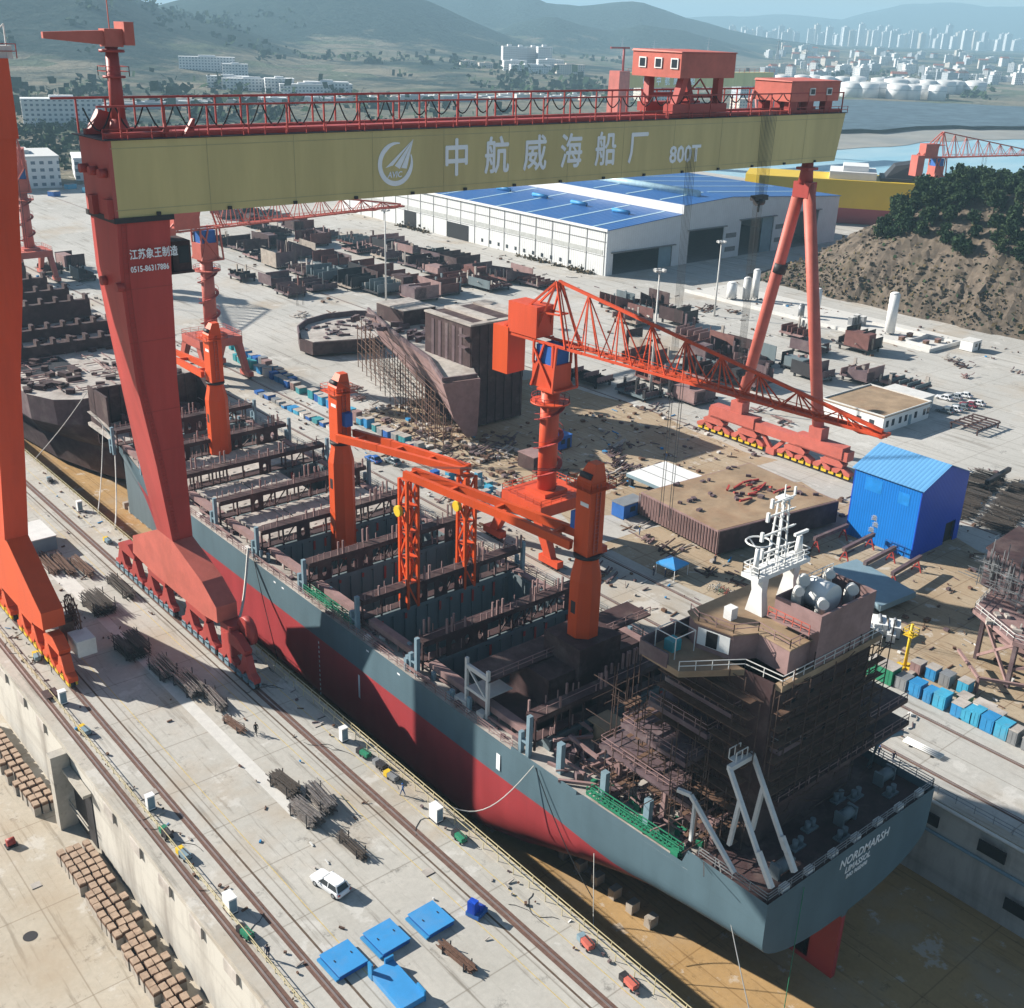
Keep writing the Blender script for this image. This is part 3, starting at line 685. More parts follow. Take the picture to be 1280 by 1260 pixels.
# ------------------------------------------------------------------ distant gantry crane
FC = thing('gantry_crane', 'distant hazy gantry crane with olive girder seen behind the red trolley house', 'gantry crane', (605, 590, 0))
o = FC.location
m = MB(o); m.bx(598, 760, 588, 596, 47, 57); m.build('girder', M['olive'], FC)
m = MB(o)
m.loft([[(588,586,0),(600,586,0),(600,598,0),(588,598,0)],[(589,587,58),(599,587,58),(599,597,58),(589,597,58)]]); m.build('rigid_leg', M['coral'], FC)
m = MB(o)
for yy in (582, 604): m.tube([(745,593,47),(745,yy,0)],1.2,8); 
m.build('hinged_leg', M['coral'], FC)
m = MB(o); m.cyl(597,592,58,73,0.8,0.8,8); m.bx(584,602,591.4,592.6,72.2,73.4); m.build('maintenance_crane_post', M['red'], FC)
for i, ch in enumerate('中航威海船厂'):
    text_mesh(ch, 6.4, 'lettering', M['letter'], FC, (627+i*9-o.x, 587.8-o.y, 49.2), (math.pi/2,0,0), 0.8, heavy=0.12, extrude=0.0)
m = MB(o); 
for i in range(20):
    a=R_(75)+R_(310)*i/20; b_=R_(75)+R_(310)*(i+1)/20
    m.quad((617+3.6*math.cos(a),587.8,52+3.6*math.sin(a)),(617+2.8*math.cos(a),587.8,52+2.8*math.sin(a)),(617+2.8*math.cos(b_),587.8,52+2.8*math.sin(b_)),(617+3.6*math.cos(b_),587.8,52+3.6*math.sin(b_)))
m.build('emblem', M['letter'], FC)
railing(FC, o, [(598,588,57),(760,588,57)], 2.6, M['red'], 6, 0.2)
# ------------------------------------------------------------------ container ship under construction in the dock
CX, HB, DZ, KZ, REDZ = 89.2, 16.1, 5.8, FZ+1.4, 0.8
def hull_mat():
    m = bpy.data.materials.new('hull_grey_over_red'); m.use_nodes = True; N = m.node_tree.nodes; L = m.node_tree.links
    b = N['Principled BSDF']; b.inputs['Roughness'].default_value = 0.5; b.inputs['Specular IOR Level'].default_value = 0.3
    g = N.new('ShaderNodeNewGeometry'); s = N.new('ShaderNodeSeparateXYZ'); L.new(g.outputs['Position'], s.inputs[0])
    rl = N.new('ShaderNodeMapRange'); rl.inputs[1].default_value = 47; rl.inputs[2].default_value = 78; rl.inputs[3].default_value = REDZ-2.6; rl.inputs[4].default_value = REDZ; L.new(s.outputs[1], rl.inputs[0])
    st = N.new('ShaderNodeMath'); st.operation = 'GREATER_THAN'; L.new(s.outputs[2], st.inputs[0]); L.new(rl.outputs[0], st.inputs[1])
    mp = N.new('ShaderNodeMapping'); mp.inputs['Scale'].default_value = (0.3,0.3,0.1); L.new(g.outputs['Position'], mp.inputs[0])
    n = N.new('ShaderNodeTexNoise'); n.inputs['Scale'].default_value = 1; n.inputs['Detail'].default_value = 7; L.new(mp.outputs[0], n.inputs['Vector'])
    r = N.new('ShaderNodeMapRange'); r.inputs[1].default_value = 0.3; r.inputs[2].default_value = 0.7; r.inputs[3].default_value = 0.86; r.inputs[4].default_value = 1.1; L.new(n.outputs[0], r.inputs[0])
    x = N.new('ShaderNodeMix'); x.data_type = 'RGBA'; L.new(st.outputs[0], x.inputs[0]); x.inputs[6].default_value = (0.38,0.05,0.055,1); x.inputs[7].default_value = (0.105,0.165,0.195,1)
    y = N.new('ShaderNodeMix'); y.data_type = 'RGBA'; y.blend_type = 'MULTIPLY'; y.inputs[0].default_value = 1; L.new(x.outputs[2], y.inputs[6]); L.new(r.outputs[0], y.inputs[7])
    # faint plate seams
    prev = y.outputs[2]
    for ax, per in ((1, 9.0), (2, 2.6)):
        pg = N.new('ShaderNodeMath'); pg.operation = 'PINGPONG'; L.new(s.outputs[ax], pg.inputs[0]); pg.inputs[1].default_value = per/2
        q = N.new('ShaderNodeMapRange'); q.inputs[1].default_value = 0; q.inputs[2].default_value = 0.05; q.inputs[3].default_value = 0.16; q.inputs[4].default_value = 0; L.new(pg.outputs[0], q.inputs[0])
        z = N.new('ShaderNodeMix'); z.data_type = 'RGBA'; L.new(q.outputs[0], z.inputs[0]); L.new(prev, z.inputs[6]); z.inputs[7].default_value = (0.05,0.05,0.055,1); prev = z.outputs[2]
    L.new(prev, b.inputs['Base Color']); return m
M['hull'] = hull_mat()
SH = thing('container_ship', 'half-built container ship, grey over red, lying in the dock under the red gantry', 'container ship', (CX, 130, KZ))
o = SH.location
def hbr(Y, z):
    """half breadth of the hull at station Y and height z"""
    k = max(0.0, min(1.0, (z-KZ)/2.6)); b = HB-2.6*(1-math.sqrt(max(0, 1-(1-k)**2)))     # bilge
    if Y < 106:                                                                     # run aft
        t = (106-Y)/(106-47.2)
        top = HB-1.3*sstep(0.3, 1.0, t); zk = (z-KZ)/(DZ-KZ)
        full = top-0.7*t*(1-min(1, zk))
        rise = interp([(47.2,2.9),(64,1.6),(74,-1.0),(85,-4.5),(96,-8.0),(106,KZ)], Y)   # counter rising towards the stern
        if z < rise:
            f = math.sqrt(max(0.0, 1-((rise-z)/(4.2+8*(1-t)))**2)); b = min(b, max(0.35, full*f))
        else: b = min(b, full)
    if Y > 178:
        t = (Y-178)/74.0; zk = max(0, min(1, (z-KZ)/(DZ+5-KZ)))
        b *= max(0.05, 1-(0.40*t**1.6+1.1*(1-zk)*t**1.1))
    return b
def dz(Y): return interp([(47.2,8.2),(57.2,8.2),(57.8,6.4),(72,6.4),(73,5.8),(195,5.8),(224,8.3),(228,8.3)], Y)
ST = [47.2,48.5,51,54,57.2,57.8,62,67,72,73,78,84,90,96,102,108,118,130,150,170,178,186,194,204,214,222,227]
ZL = [5.8,4,3,2.4,1.8,1.2,0.6,0,-0.4,-0.8,-1.1,-1.3,-1.7,-2.4,-3.6,-4.6,-5.6,-6.8,-7.8,-8.8,-9.5,KZ+.4,KZ+.1,KZ]
m = MB(o); vs = []; nL = 2*len(ZL)
for Y in ST:
    zz = [z if i else dz(Y) for i, z in enumerate(ZL)]
    vs += [(CX-hbr(Y, z), Y, z) for z in zz]+[(CX+hbr(Y, z), Y, z) for z in reversed(zz)]
fs = [(i*nL+j, i*nL+j+1, (i+1)*nL+j+1, (i+1)*nL+j) for i in range(len(ST)-1) for j in range(nL-1)]
m.add(vs, fs, True)
m.add(vs[:nL], [tuple(range(nL))]); m.add(vs[-nL:], [tuple(reversed(range(nL)))])
hull = m.build('hull', M['hull'], SH)
m = MB(o); m.bx(CX-0.35, CX+0.35, 50.5, 55.5, KZ+0.6, -2.0); m.loft([[(CX-0.4,59,KZ),(CX+0.4,59,KZ),(CX+2.2,86,KZ),(CX-2.2,86,KZ)],[(CX-0.4,57,-1.5),(CX+0.4,57,-1.5),(CX+2.4,86,-3),(CX-2.4,86,-3)]]); m.build('rudder', mat('shade_darkened_antifouling', (0.075,0.014,0.014), .7, var=.15), SH)  # hull red darkened: the shade under the stern is in this colour
# keel blocks under the hull
m = MB(o)
for Y in range(66, 222, 3): 
    for dx in (-9, 0, 9): m.bx(CX+dx-0.7, CX+dx+0.7, Y-0.5, Y+0.5, FZ+0.01, KZ-0.01)
kb = m.build('keel_support', M['concblock'], SH); kb['kind'] = 'stuff'
# decks
HX0, HX1 = CX-12.3, CX+12.3
BY = [104.9, 119.3, 133.8, 148.3, 162.7, 177.2, 191.7, 206.1]
m = MB(o)
for y0, y1 in ((57.0, 66), (66, 80), (80, 96), (96, 110), (110, 178), (178, 195), (195, 212), (212, 226.8)):
    for s_ in (-1, 1):
        b0, b1 = hbr(y0, DZ)-0.02, hbr(y1, DZ)-0.02; xi = (HX1-HX0)/2
        b0 = max(b0, xi+0.3); b1 = max(b1, min(b1, xi+0.3))
        z0, z1 = (DZ-0.05 if y0 < 80 else dz(y0)-0.05), (DZ-0.05 if y1 < 85 else dz(y1)-0.05)
        m.quad(*([(CX+s_*b0,y0,z0),(CX+s_*xi,y0,z0),(CX+s_*xi,y1,z1),(CX+s_*b1,y1,z1)][::-s_]))
m.bx(HX0, HX1, 208, 226.8, 5.2, 5.9); m.bx(HX0, HX1, 57, 81, 5.0, 5.76)
m.build('main_deck', M['deckgrey'], SH)
m = MB(o)
m.bx(CX-14.6, CX+14.6, 47.4, 57.0, 7.0, 7.3); m.build('mooring_deck', M['primer'], SH)
# holds: side walls, tank top
m = MB(o)
for x0, x1 in ((HX0-0.3, HX0), (HX1, HX1+0.3)): m.bx(x0, x1, 81, 208, -8, DZ+1.4)
for k in range(46):
    y = 82+k*2.7; m.bx(HX1-0.22, HX1, y-0.12, y+0.12, -8, DZ+1.2); m.bx(HX0, HX0+0.22, y-0.12, y+0.12, -8, DZ+1.2)
m.build('hold_side', M['holdgrey'], SH)
m = MB(o); m.bx(HX0, HX1, 81, 208, -8.3, -8.0); m.build('tank_top', M['deckgrey'], SH)
# hatch coaming girders along the sides
m = MB(o)
for s_, xa in ((-1, HX0-1.5), (1, HX1+0.3)):
    for y0, y1 in zip([83.0]+BY, BY+[210]):
        m.bx(xa, xa+1.2, y0+1.3, y1-1.3, DZ+0.9, DZ+1.75)
        n = int((y1-y0)/2.2)
        for i in range(n): 
            yy = y0+1.4+i*(y1-y0-2.8)/max(1, n-1); m.bx(xa+0.1, xa+0.25, yy-0.1, yy+0.1, DZ, DZ+0.9)
q = m.build('hatch_coaming', M['primerlight'], SH); q['kind'] = 'stuff'
def oval_panel(mb, x0, x1, y, z0, z1, ow, oh):
    """upright plate with an oval man-hole"""
    n = 12; cx, cz = (x0+x1)/2, (z0+z1)/2; out = []; inn = []
    for i in range(n):
        t = 2*math.pi*(i+0.5)/n; c, s_ = math.cos(t), math.sin(t); q = max(abs(c), abs(s_))
        out.append((cx+(x1-x0)/2*c/q, cz+(z1-z0)/2*s_/q)); inn.append((cx+ow*c, cz+oh*s_))
    for yy in (y-0.06, y+0.06):
        mb.add([(x, yy, z) for x, z in out]+[(x, yy, z) for x, z in inn], [(i, (i+1)%n, n+(i+1)%n, n+i) for i in range(n)])
def lashing_bridge(Y, seed, bulk=True, zt=10.6):
    r = random.Random(seed)
    if bulk:
        m = MB(o); m.bx(HX0, HX1, Y-0.75, Y+0.75, -8, DZ+1.0)
        for i in range(12): m.bx(HX0+1+i*2.05-0.12, HX0+1+i*2.05+0.12, Y-0.98, Y-0.75, -8, DZ+0.7)
        m.bx(HX0, HX1, Y-1.0, Y-0.7, DZ+0.75, DZ+1.3)
        bk = m.build('transverse_bulkhead', M['holdgrey'], SH)
        m = MB(o)
        for i in range(12):
            if r.random() < 0.6:
                x = HX0+1+i*2.05; q = r.uniform(0.5, 2.4); m.bx(x-0.2, x+0.2, Y-1.02, Y-0.985, DZ+0.6-q, DZ+0.55)
        m.build('red_primer_patch', M['red'], bk)
    m = MB(o)
    x0, x1 = CX-HB+1.7, CX+HB-1.7
    m.bx(x0, x1, Y-0.95, Y+0.95, zt-0.30, zt); m.bx(x0, x1, Y-1.0, Y-0.9, zt-0.75, zt-0.2); m.bx(x0, x1, Y+0.9, Y+1.0, zt-0.75, zt-0.2)
    m.bx(x0, x1, Y-0.7, Y+0.7, DZ+1.55, DZ+1.75)
    x = x0
    while x < x1:
        w = r.choice((1.4, 2.2, 2.4, 3.2))
        if r.random() < 0.33 and x+2.3 < x1: oval_panel(m, x, x+2.3, Y-0.85, DZ+1.0, zt-0.3, 0.42, 0.78); x += 2.3
        else:
            m.bx(x-0.12, x+0.12, Y-0.85, Y-0.6, DZ+0.5, zt-0.3)
            if r.random() < 0.5: m.bx(x-0.1, x+0.1, Y+0.6, Y+0.85, DZ+0.5, zt-0.3)
            if r.random() < 0.3: m.bar((x, Y-0.7, DZ+1.7), (min(x1, x+w), Y-0.7, zt-0.4), 0.16)
            x += w
    br = m.build('lashing_bridge', M['primer'], SH)
    m = MB(o)
    for i in range(26):
        xx = x0+0.5+i*(x1-x0-1)/25+r.uniform(-0.25, 0.25); h = r.choice((0.9, 0.9, 1.1, 1.1, 1.5, 2.2)); yy = Y+r.choice((-0.85, 0.85))
        w = 0.12 if h < 1.4 else 0.24
        m.bx(xx-w/2, xx+w/2, yy-w/2, yy+w/2, zt, zt+h)
        if h > 2: m.bx(xx+0.7, xx+0.94, yy-0.12, yy+0.12, zt, zt+h)
    m.bar((x0, Y-0.88, zt+0.95), (x1, Y-0.88, zt+0.95), 0.06)
    for i in range(14):
        xx = x0+0.8+r.random()*(x1-x0-2); m.bx(xx, xx+r.uniform(0.1,0.16), Y-0.95, Y-0.8, DZ+1.75, DZ+1.75+r.uniform(0.8, 1.6))
    m.build('stanchion', M['primerlight'], br)
    for xx in (CX-HB+0.9, CX+HB-0.9):
        m = MB(o); m.bx(xx-0.28, xx+0.28, Y-0.9, Y-0.35, DZ, 11.4); m.bx(xx-0.28, xx+0.28, Y+0.5, Y+1.0, DZ, 8.6); m.bx(xx-0.24, xx+0.24, Y-0.35, Y+0.5, DZ+1.6, DZ+1.85); m.build('side_post', M['bluegrey'], br)
for i, Y in enumerate(BY): lashing_bridge(Y, 20+i)
lashing_bridge(82.4, 51, True, 10.9)
# deck house carrying the aft crane: wide walkway level
m = MB(o); m.bx(HX0, HX1, 86.0, 94.5, -8, DZ+1.0); m.bx(CX-8, CX+8, 86.6, 94.0, DZ+1.0, 11.0); m.bx(CX-14.3, CX+14.3, 90.6, 95.2, 11.0, 11.25); m.bx(CX-3.6,CX+3.6,85.9,92.6,DZ+1,14.0)
ch = m.build('crane_house', M['primer'], SH)
railing(ch, o, [(CX-14.2,90.7,11.25),(CX+14.2,90.7,11.25)], 1.1, M['primerlight'], 2.2, 0.09)
m = MB(o); fx = CX-14.2
for yy in (90.8, 95.0): m.bx(fx-.2, fx+.2, yy-0.2, yy+0.2, DZ, 12.6)
m.bx(fx-.2,fx+.2,91,94.8,11.2,11.8); m.bx(fx-.2,fx+.2,91,94.8,8.2,8.6); m.bar((fx,91,8.4),(fx,94.8,11.4),0.25); m.bx(fx,fx+4.2,91,94.8,8.4,8.52)
m.build('side_frame', M['offwhite'], ch)
# hatch covers over the forward bays
for i in (3, 4, 5):
    for k in range(3):
        if (i, k) == (4, 2): continue
        m = MB(o); w = (HX1-HX0)/3; m.bx(HX0+k*w+0.15, HX0+(k+1)*w-0.15, BY[i]+1.6, BY[i+1]-1.6, DZ+1.2, DZ+1.75)
        for q in range(3): m.bx(HX0+k*w+1+q*2.8, HX0+k*w+1.5+q*2.8, BY[i]+2.4, BY[i+1]-2.4, DZ+1.75, DZ+1.85)
        m.build('hatch_cover', M['deckgrey'], SH)
# unfinished fore end: bulkheads standing open
m = MB(o)
w_ = hbr(224, 8)-.2
m.bx(CX-w_, CX+w_, 223.6, 223.9, 2, 13.8)
for i in range(11): m.bx(CX-w_+.6+i*2.4, CX-w_+.9+i*2.4, 223.3, 223.6, 2, 13.8)
m.bx(CX-w_, CX-w_+.4, 217, 227, 5.9, 13.7); m.bx(CX+w_-.4, CX+w_, 217, 227, 5.9, 13.7)
m.build('fore_bulkhead', M['primer'], SH)
r = random.Random(5); m = MB(o)
for k in range(46):
    x, y = r.uniform(79, 99), r.uniform(209, 223); w, d_, h = r.uniform(0.3,2), r.uniform(0.3,2), r.uniform(0.3,2.2); m.bx(x, x+w, y, y+d_, 5.9, 5.9+h)
m.build('fore_deck_fitting', M['primer2'], SH)
# bulwark aft and the railings along the deck edge
m = MB(o)
def side_pt(Y, dx=0.0, z=DZ): return (CX-hbr(Y, DZ)+dx, Y, z)
def strip(ya, yb, z0, z1, s_=-1, th=0.14, step=3):
    n = max(1, int((yb-ya)/step))
    for i in range(n):
        a, c = ya+(yb-ya)*i/n, ya+(yb-ya)*(i+1)/n; xa, xc = CX+s_*hbr(a, DZ), CX+s_*hbr(c, DZ)
        m.hexa([(xa,a,z0),(xa-s_*th,a,z0),(xc-s_*th,c,z0),(xc,c,z0),(xa,a,z1),(xa-s_*th,a,z1),(xc-s_*th,c,z1),(xc,c,z1)])
strip(73, 84, DZ, DZ+0.45)
m.build('bulwark', M['hull'], SH)
pts = [side_pt(Y, 0.25, DZ) for Y in (84, 95, 106, 130, 155, 178, 194)]
railing(SH, o, pts, 1.15, M['primerlight'], 1.9, 0.07, (1, 0.66, 0.33))
railing(SH, o, [(2*CX-x, y, z) for x, y, z in pts], 1.15, M['primerlight'], 1.9, 0.07, (1, 0.66, 0.33))
railing(SH, o, [(CX-hbr(56,DZ)+0.2,56,8.2),(CX-14.65,47.4,8.2),(CX+14.65,47.4,8.2),(CX+hbr(56,DZ)-0.2,56,8.2)], 1.1, M['steel'], 1.8, 0.07, (1, 0.66, 0.33))
# port passage clutter: pipes, posts, beams, boxes
r = random.Random(11)
for nm, mt_, cnt in (('deck_post', M['bluegrey'], 26), ('deck_pipe', M['primerlight'], 44), ('deck_fitting', M['primer2'], 70), ('deck_box', M['offwhite'], 22)):
    m = MB(o)
    for k in range(cnt):
        y = r.uniform(82, 210); b_ = hbr(y, DZ); side = -1 if r.random() < 0.75 else 1
        x = CX+side*(b_-r.uniform(0.5, 3.4))
        if nm == 'deck_post': m.bx(x-0.2, x+0.2, y-0.3, y+0.3, DZ, DZ+r.uniform(1.0, 2.6))
        elif nm == 'deck_pipe':
            l = r.uniform(2, 8); zz = DZ+r.uniform(0.15, 0.9); m.bar((x, y, zz), (x, y+l, zz), r.uniform(0.1, 0.3))
        else:
            w = r.uniform(0.3, 1.2); m.box(x, y, DZ+w*0.3, w, w*r.uniform(0.8, 2.2), w*0.6, r.uniform(-0.2, 0.2))
    q = m.build(nm, mt_, SH); q['kind'] = 'stuff'
# green gangways stowed on the port side
for y0, y1, xx in ((119.9, 133.0, CX-HB+.6), (58.6, 71.8, None)):
    m = MB(o); f = (lambda y: (xx if xx else CX-hbr(y, DZ)+0.35))
    for dx in (0.0, 0.75):
        m.bar((f(y0)+dx, y0, DZ+0.75), (f(y1)+dx, y1, DZ+0.75), 0.18); m.bar((f(y0)+dx, y0, DZ+1.7), (f(y1)+dx, y1, DZ+1.7), 0.1); m.bar((f(y0)+dx, y0, DZ+1.25), (f(y1)+dx, y1, DZ+1.25), 0.08)
        for i in range(9):
            y = y0+(y1-y0)*i/8; m.bar((f(y)+dx, y, DZ+0.75), (f(y)+dx, y, DZ+1.7), 0.08)
    for i in range(24):
        y = y0+(y1-y0)*i/23; m.bar((f(y), y, DZ+0.8), (f(y)+0.75, y, DZ+0.8), 0.3, 0.06)
    if xx is None: m.box(f(y0)+0.3, y0+0.5, DZ+0.5, 0.9, 1.0, 1.0)
    m.build('gangway', M['green'], SH)
# aft port working area: beams, pipes, frames
r = random.Random(21)
m = MB(o)
for k in range(60):
    y = r.uniform(60, 81); x = r.uniform(75.5, 85); l = r.uniform(1.5, 5); a = r.choice((0, math.pi/2, r.uniform(0, 3)))
    z = DZ+r.uniform(0.1, 2.4); m.bar((x, y, z), (x+l*math.cos(a), y+l*math.sin(a), z+r.uniform(-0.2, 0.3)), r.uniform(0.12, 0.4))
q = m.build('loose_beam', M['primerlight'], SH); q['kind'] = 'stuff'
m = MB(o)
for k in range(70):
    y = r.uniform(59, 81); x = r.uniform(75.2, 86); w = r.uniform(0.3, 1.5); h = r.uniform(0.3, 1.6); m.box(x, y, DZ+h/2, w, r.uniform(0.3, 1.6), h, r.uniform(0, 1.5))
q = m.build('aft_deck_fitting', M['primer2'], SH); q['kind'] = 'stuff'
m = MB(o); r = random.Random(4)
for k in range(20):
    y = r.uniform(58, 73); x = r.uniform(75.4, 79.5); m.box(x, y, DZ+0.4, 0.6, 0.7, 0.8, r.uniform(0, 1))
q = m.build('green_machinery', M['green'], SH); q['kind'] = 'stuff'
m = MB(o)                                     # heavy brown portal frame along the side
for y in (57.0, 63.9, 70.8): m.bx(77.6, 78.1, y-0.3, y+0.3, DZ, DZ+4.0)
m.bx(77.5, 78.2, 56.6, 71.2, DZ+4.0, DZ+4.5); m.bx(77.6,86,70.8,71.3,DZ+4.0,DZ+4.5); m.bx(77.6,85,63.7,64.1,DZ+4.0,DZ+4.5)
for i in range(10): m.bar((78.1, 57+i*1.45, DZ+4.4), (81.5, 57+i*1.45, DZ+4.4), 0.22)
m.build('side_portal', M['primerlight'], SH)
m = MB(o); m.cyl(83.5, 78.6, DZ, DZ+2.6, 1.5, 1.5, 8); m.bx(81.9,85.3,77.0,80.2,DZ+2.6,DZ+2.8); m.build('vent_house', M['rustdeck'], SH)
m = MB(o)
for Y in (64, 70.3, 77.2): m.bx(CX-hbr(Y,DZ)+1.2, CX-hbr(Y,DZ)+1.85, Y-0.4, Y+0.4, DZ, DZ+4.0)
m.build('deck_edge_post', M['bluegrey'], SH)

# ------------------------------------------------------------------ superstructure
SS = MB(o); SS.bx(80.6, 97.5, 54.2, 66.5, 5.4, 27.0)
acc = SS.build('accommodation_block', M['primer'], SH)
def deck(name, poly, z, th, mt, rail=None, rm=None):
    q = MB(o); q.prism(poly, z-th, z); d_ = q.build(name, mt, acc)
    if rail: railing(d_, o, [(x, y, z) for x, y in rail], 1.05, rm or M['primerlight'], 1.6, 0.07)
    return d_
deck('deck_ledge', [(82,52.6),(106,52.6),(106,66),(82,66)], 13.2, 0.5, M['primer'], [(82.1,52.7),(105.9,52.7)])
deck('deck_ledge', [(76.2,60.3),(83,60.3),(83,69.6),(76.2,69.6)], 16.2, 0.6, M['primer2'], [(83,60.4),(76.3,60.4),(76.3,69.5),(83,69.5)])
deck('deck_ledge', [(75.6,61.5),(82,61.5),(82,72.0),(75.6,72.0)], 12.4, 0.6, M['primer2'], [(82,61.6),(75.7,61.6),(75.7,71.9),(82,71.9)])
deck('deck_ledge', [(77.0,56.5),(82,56.5),(82,61.0),(77.0,61.0)], 9.4, 0.5, M['primer'], [(82,56.6),(77.1,56.6),(77.1,60.9)])
deck('deck_ledge', [(78.0,59.4),(83,59.4),(83,67.6),(78.0,67.6)], 19.4, 0.6, M['primer2'], [(83,59.5),(78.1,59.5),(78.1,67.5)])
deck('deck_ledge', [(79.2,57.6),(83,57.6),(83,66.6),(79.2,66.6)], 22.3, 0.5, M['primer2'], [(83,57.7),(79.3,57.7),(79.3,66.5)])
deck('deck_ledge', [(81.5,53.0),(85,53.0),(85,57.4),(81.5,57.4)], 19.5, 0.6, M['primer2'], [(85,53.1),(81.6,53.1),(81.6,57.3)], M['steel'])
deck('deck_ledge', [(98,53),(105.5,53),(105.5,64),(98,64)], 16.2, 0.5, M['primer'], [(98,53.1),(105.4,53.1)])
deck('bridge_deck', [(75.0,61.4),(80.6,57.7),(81.0,53.4),(98.0,53.4),(98.4,57.7),(101.2,61.4),(101.2,66.6),(75.2,66.6)], 27.0, 0.7, M['rustdeck'],
     [(75.1,61.5),(80.7,57.8),(81.1,53.5),(97.9,53.5)], M['offwhite'])
m = MB(o); m.bx(75.0, 101.2, 66.6, 66.8, 26.4, 28.4); m.bx(75.0, 75.2, 63.0, 66.6, 26.6, 28.2); m.build('bridge_front_bulwark', M['primer2'], acc)
WH = [(81.0,65.6),(79.9,63.6),(80.8,59.6),(83.2,58.4),(82.9,54.4),(95.2,54.4),(95.2,58.6),(97.6,60.0),(98.4,63.8),(97.2,65.6)]
m = MB(o); m.prism(WH, 27.0, 29.85); m.build('wheelhouse', M['primerlight'], acc)
m = MB(o)
cxw, cyw = 89.0, 60.0
m.prism([(cxw+(x-cxw)*1.03, cyw+(y-cyw)*1.03) for x, y in WH], 29.85, 30.0); rf = m.build('monkey_island', M['rustdeck'], acc)
railing(rf, o, [(80.8,65.4,30),(80.0,63.6,30),(80.9,59.8,30),(83.3,58.6,30),(83.0,54.5,30),(95,54.5,30)], 1.0, M['primerlight'], 1.5, 0.07)
m = MB(o)
m.hexa([(79.84,63.4,27.6),(79.80,63.4,27.6),(80.6,59.9,27.6),(80.64,59.9,27.6),(79.84,63.4,29.5),(79.80,63.4,29.5),(80.6,59.9,29.5),(80.64,59.9,29.5)])
m.build('window', M['white'], acc)
m = MB(o); m.hexa([(79.98,62.4,27.7),(79.94,62.4,27.7),(80.24,61.2,27.7),(80.28,61.2,27.7),(79.98,62.4,29.4),(79.94,62.4,29.4),(80.24,61.2,29.4),(80.28,61.2,29.4)]); m.build('window_opening', M['black'], acc)
# engine casing and funnel uptakes
m = MB(o); cz0, cz1 = 27, 32.8
for x0, x1, y0, y1 in ((86.3,86.55,53.6,59.2),(95.4,95.65,53.6,59.2),(86.55,95.4,53.6,53.85),(86.55,95.4,58.95,59.2)): m.bx(x0, x1, y0, y1, cz0, cz1)
m.bx(86.55,95.4,53.85,58.95,30.2,30.6); m.bx(84.9,86.3,53.8,59.0,31.0,31.15)
cs = m.build('engine_casing', M['primerlight'], acc)
railing(cs, o, [(84.95,53.9,31.15),(84.95,58.9,31.15)], 1.0, M['coral'], 1.0, 0.08)
railing(cs, o, [(95.6,59,32.8),(90,59,32.8)], 1.0, M['white'], 1.4, 0.08)
m = MB(o); m.tube([(90.6,55.4,32.6),(90.6,58.2,32.6)], 1.55, 18); up1 = m.build('silencer', M['white'], cs)
for x, y, rr, h in ((88.3,55.2,0.55,33.3),(87.5,57.6,0.5,34.0),(89.2,58.3,0.6,34.4),(92.9,57.8,0.5,34.2),(93.6,55.4,0.6,33.2)):
    m = MB(o); m.tube([(x,y,30.6),(x,y,h-0.5),(x-0.2,y-0.25,h-0.05),(x-0.7,y-0.8,h+0.05)], rr, 10); m.build('exhaust_pipe', M['offwhite'], cs)
# signal mast: white portal legs, bridge beam, lattice with yards and scanners
m = MB(o)
for x in (86.3, 91.5):
    m.loft([[(x-0.5,60.2,30),(x+0.5,60.2,30),(x+0.5,62.4,30),(x-0.5,62.4,30)],[(x-0.45,60.6,32.5),(x+0.4,60.6,32.5),(x+0.4,61.9,32.5),(x-0.45,61.9,32.5)],[(x-0.5,60.6,34.2),(x+0.5,60.6,34.2),(x+0.5,62.2,34.2),(x-0.5,62.2,34.2)]])
m.bx(84.6, 93.2, 60.3, 62.5, 34.2, 34.7); mast = m.build('signal_mast', M['white'], acc)
railing(mast, o, [(84.7,60.4,34.7),(93.1,60.4,34.7),(93.1,62.4,34.7),(84.7,62.4,34.7),(84.7,60.4,34.7)], 1.05, M['white'], 1.0, 0.08)
m = MB(o)
for x, y in ((88.0,60.8),(89.4,60.8),(88.0,62.0),(89.4,62.0)): m.bar((x,y,34.7),(88.7+(x-88.7)*0.55,61.4+(y-61.4)*0.55,42.2),0.16)
for i in range(7):
    z = 35.4+i; f_ = 1-0.45*(z-34.7)/7.5; m.bar((88.7-0.75*f_,60.8,z),(88.7+0.75*f_,62.0,z+0.9),0.09); m.bar((88.7+0.75*f_,60.8,z),(88.7-0.75*f_,62.0,z+0.9),0.09)
for z, w in ((36.6,2.6),(38.6,2.9),(40.6,2.3),(42.0,1.9)):
    m.bar((88.7-w,61.4,z),(88.7+w*0.8,61.4,z),0.18); m.bar((88.7-w,61.4,z-0.5),(88.7-w,61.4,z+0.5),0.3); m.bar((88.7-w,61.0,z+0.3),(88.7+w*0.7,61.0,z+0.3),0.08)
m.bx(88.0,89.4,60.8,62,42.1,42.3); m.bar((88.7,61.4,42.2),(88.7,61.4,43.6),0.12); m.bar((90.4,61.4,42.0),(90.4,61.4,43.0),0.2)
m.build('lattice_mast', M['white'], mast)
m = MB(o); m.cyl(85.4,61.4,34.7,37.4,0.3,0.25,8); m.tube([(85.4+1.3*math.cos(t*math.pi/8),61.4+1.3*math.sin(t*math.pi/8),38.2) for t in range(17)],0.1,5,False); m.bar((85.4,61.4,37.3),(85.4,62.7,38.2),0.1); m.bar((85.4,61.4,37.3),(85.4,60.1,38.2),0.1)
m.cyl(92.4,61.4,34.7,37.0,0.45,0.3,8); m.bar((91.4,61.4,37.3),(93.6,61.4,37.3),0.3); m.build('scanner', M['white'], mast)
m = MB(o); m.bx(82.6,83.6,61.6,62.6,30,31.3); m.build('white_locker', M['white'], acc)
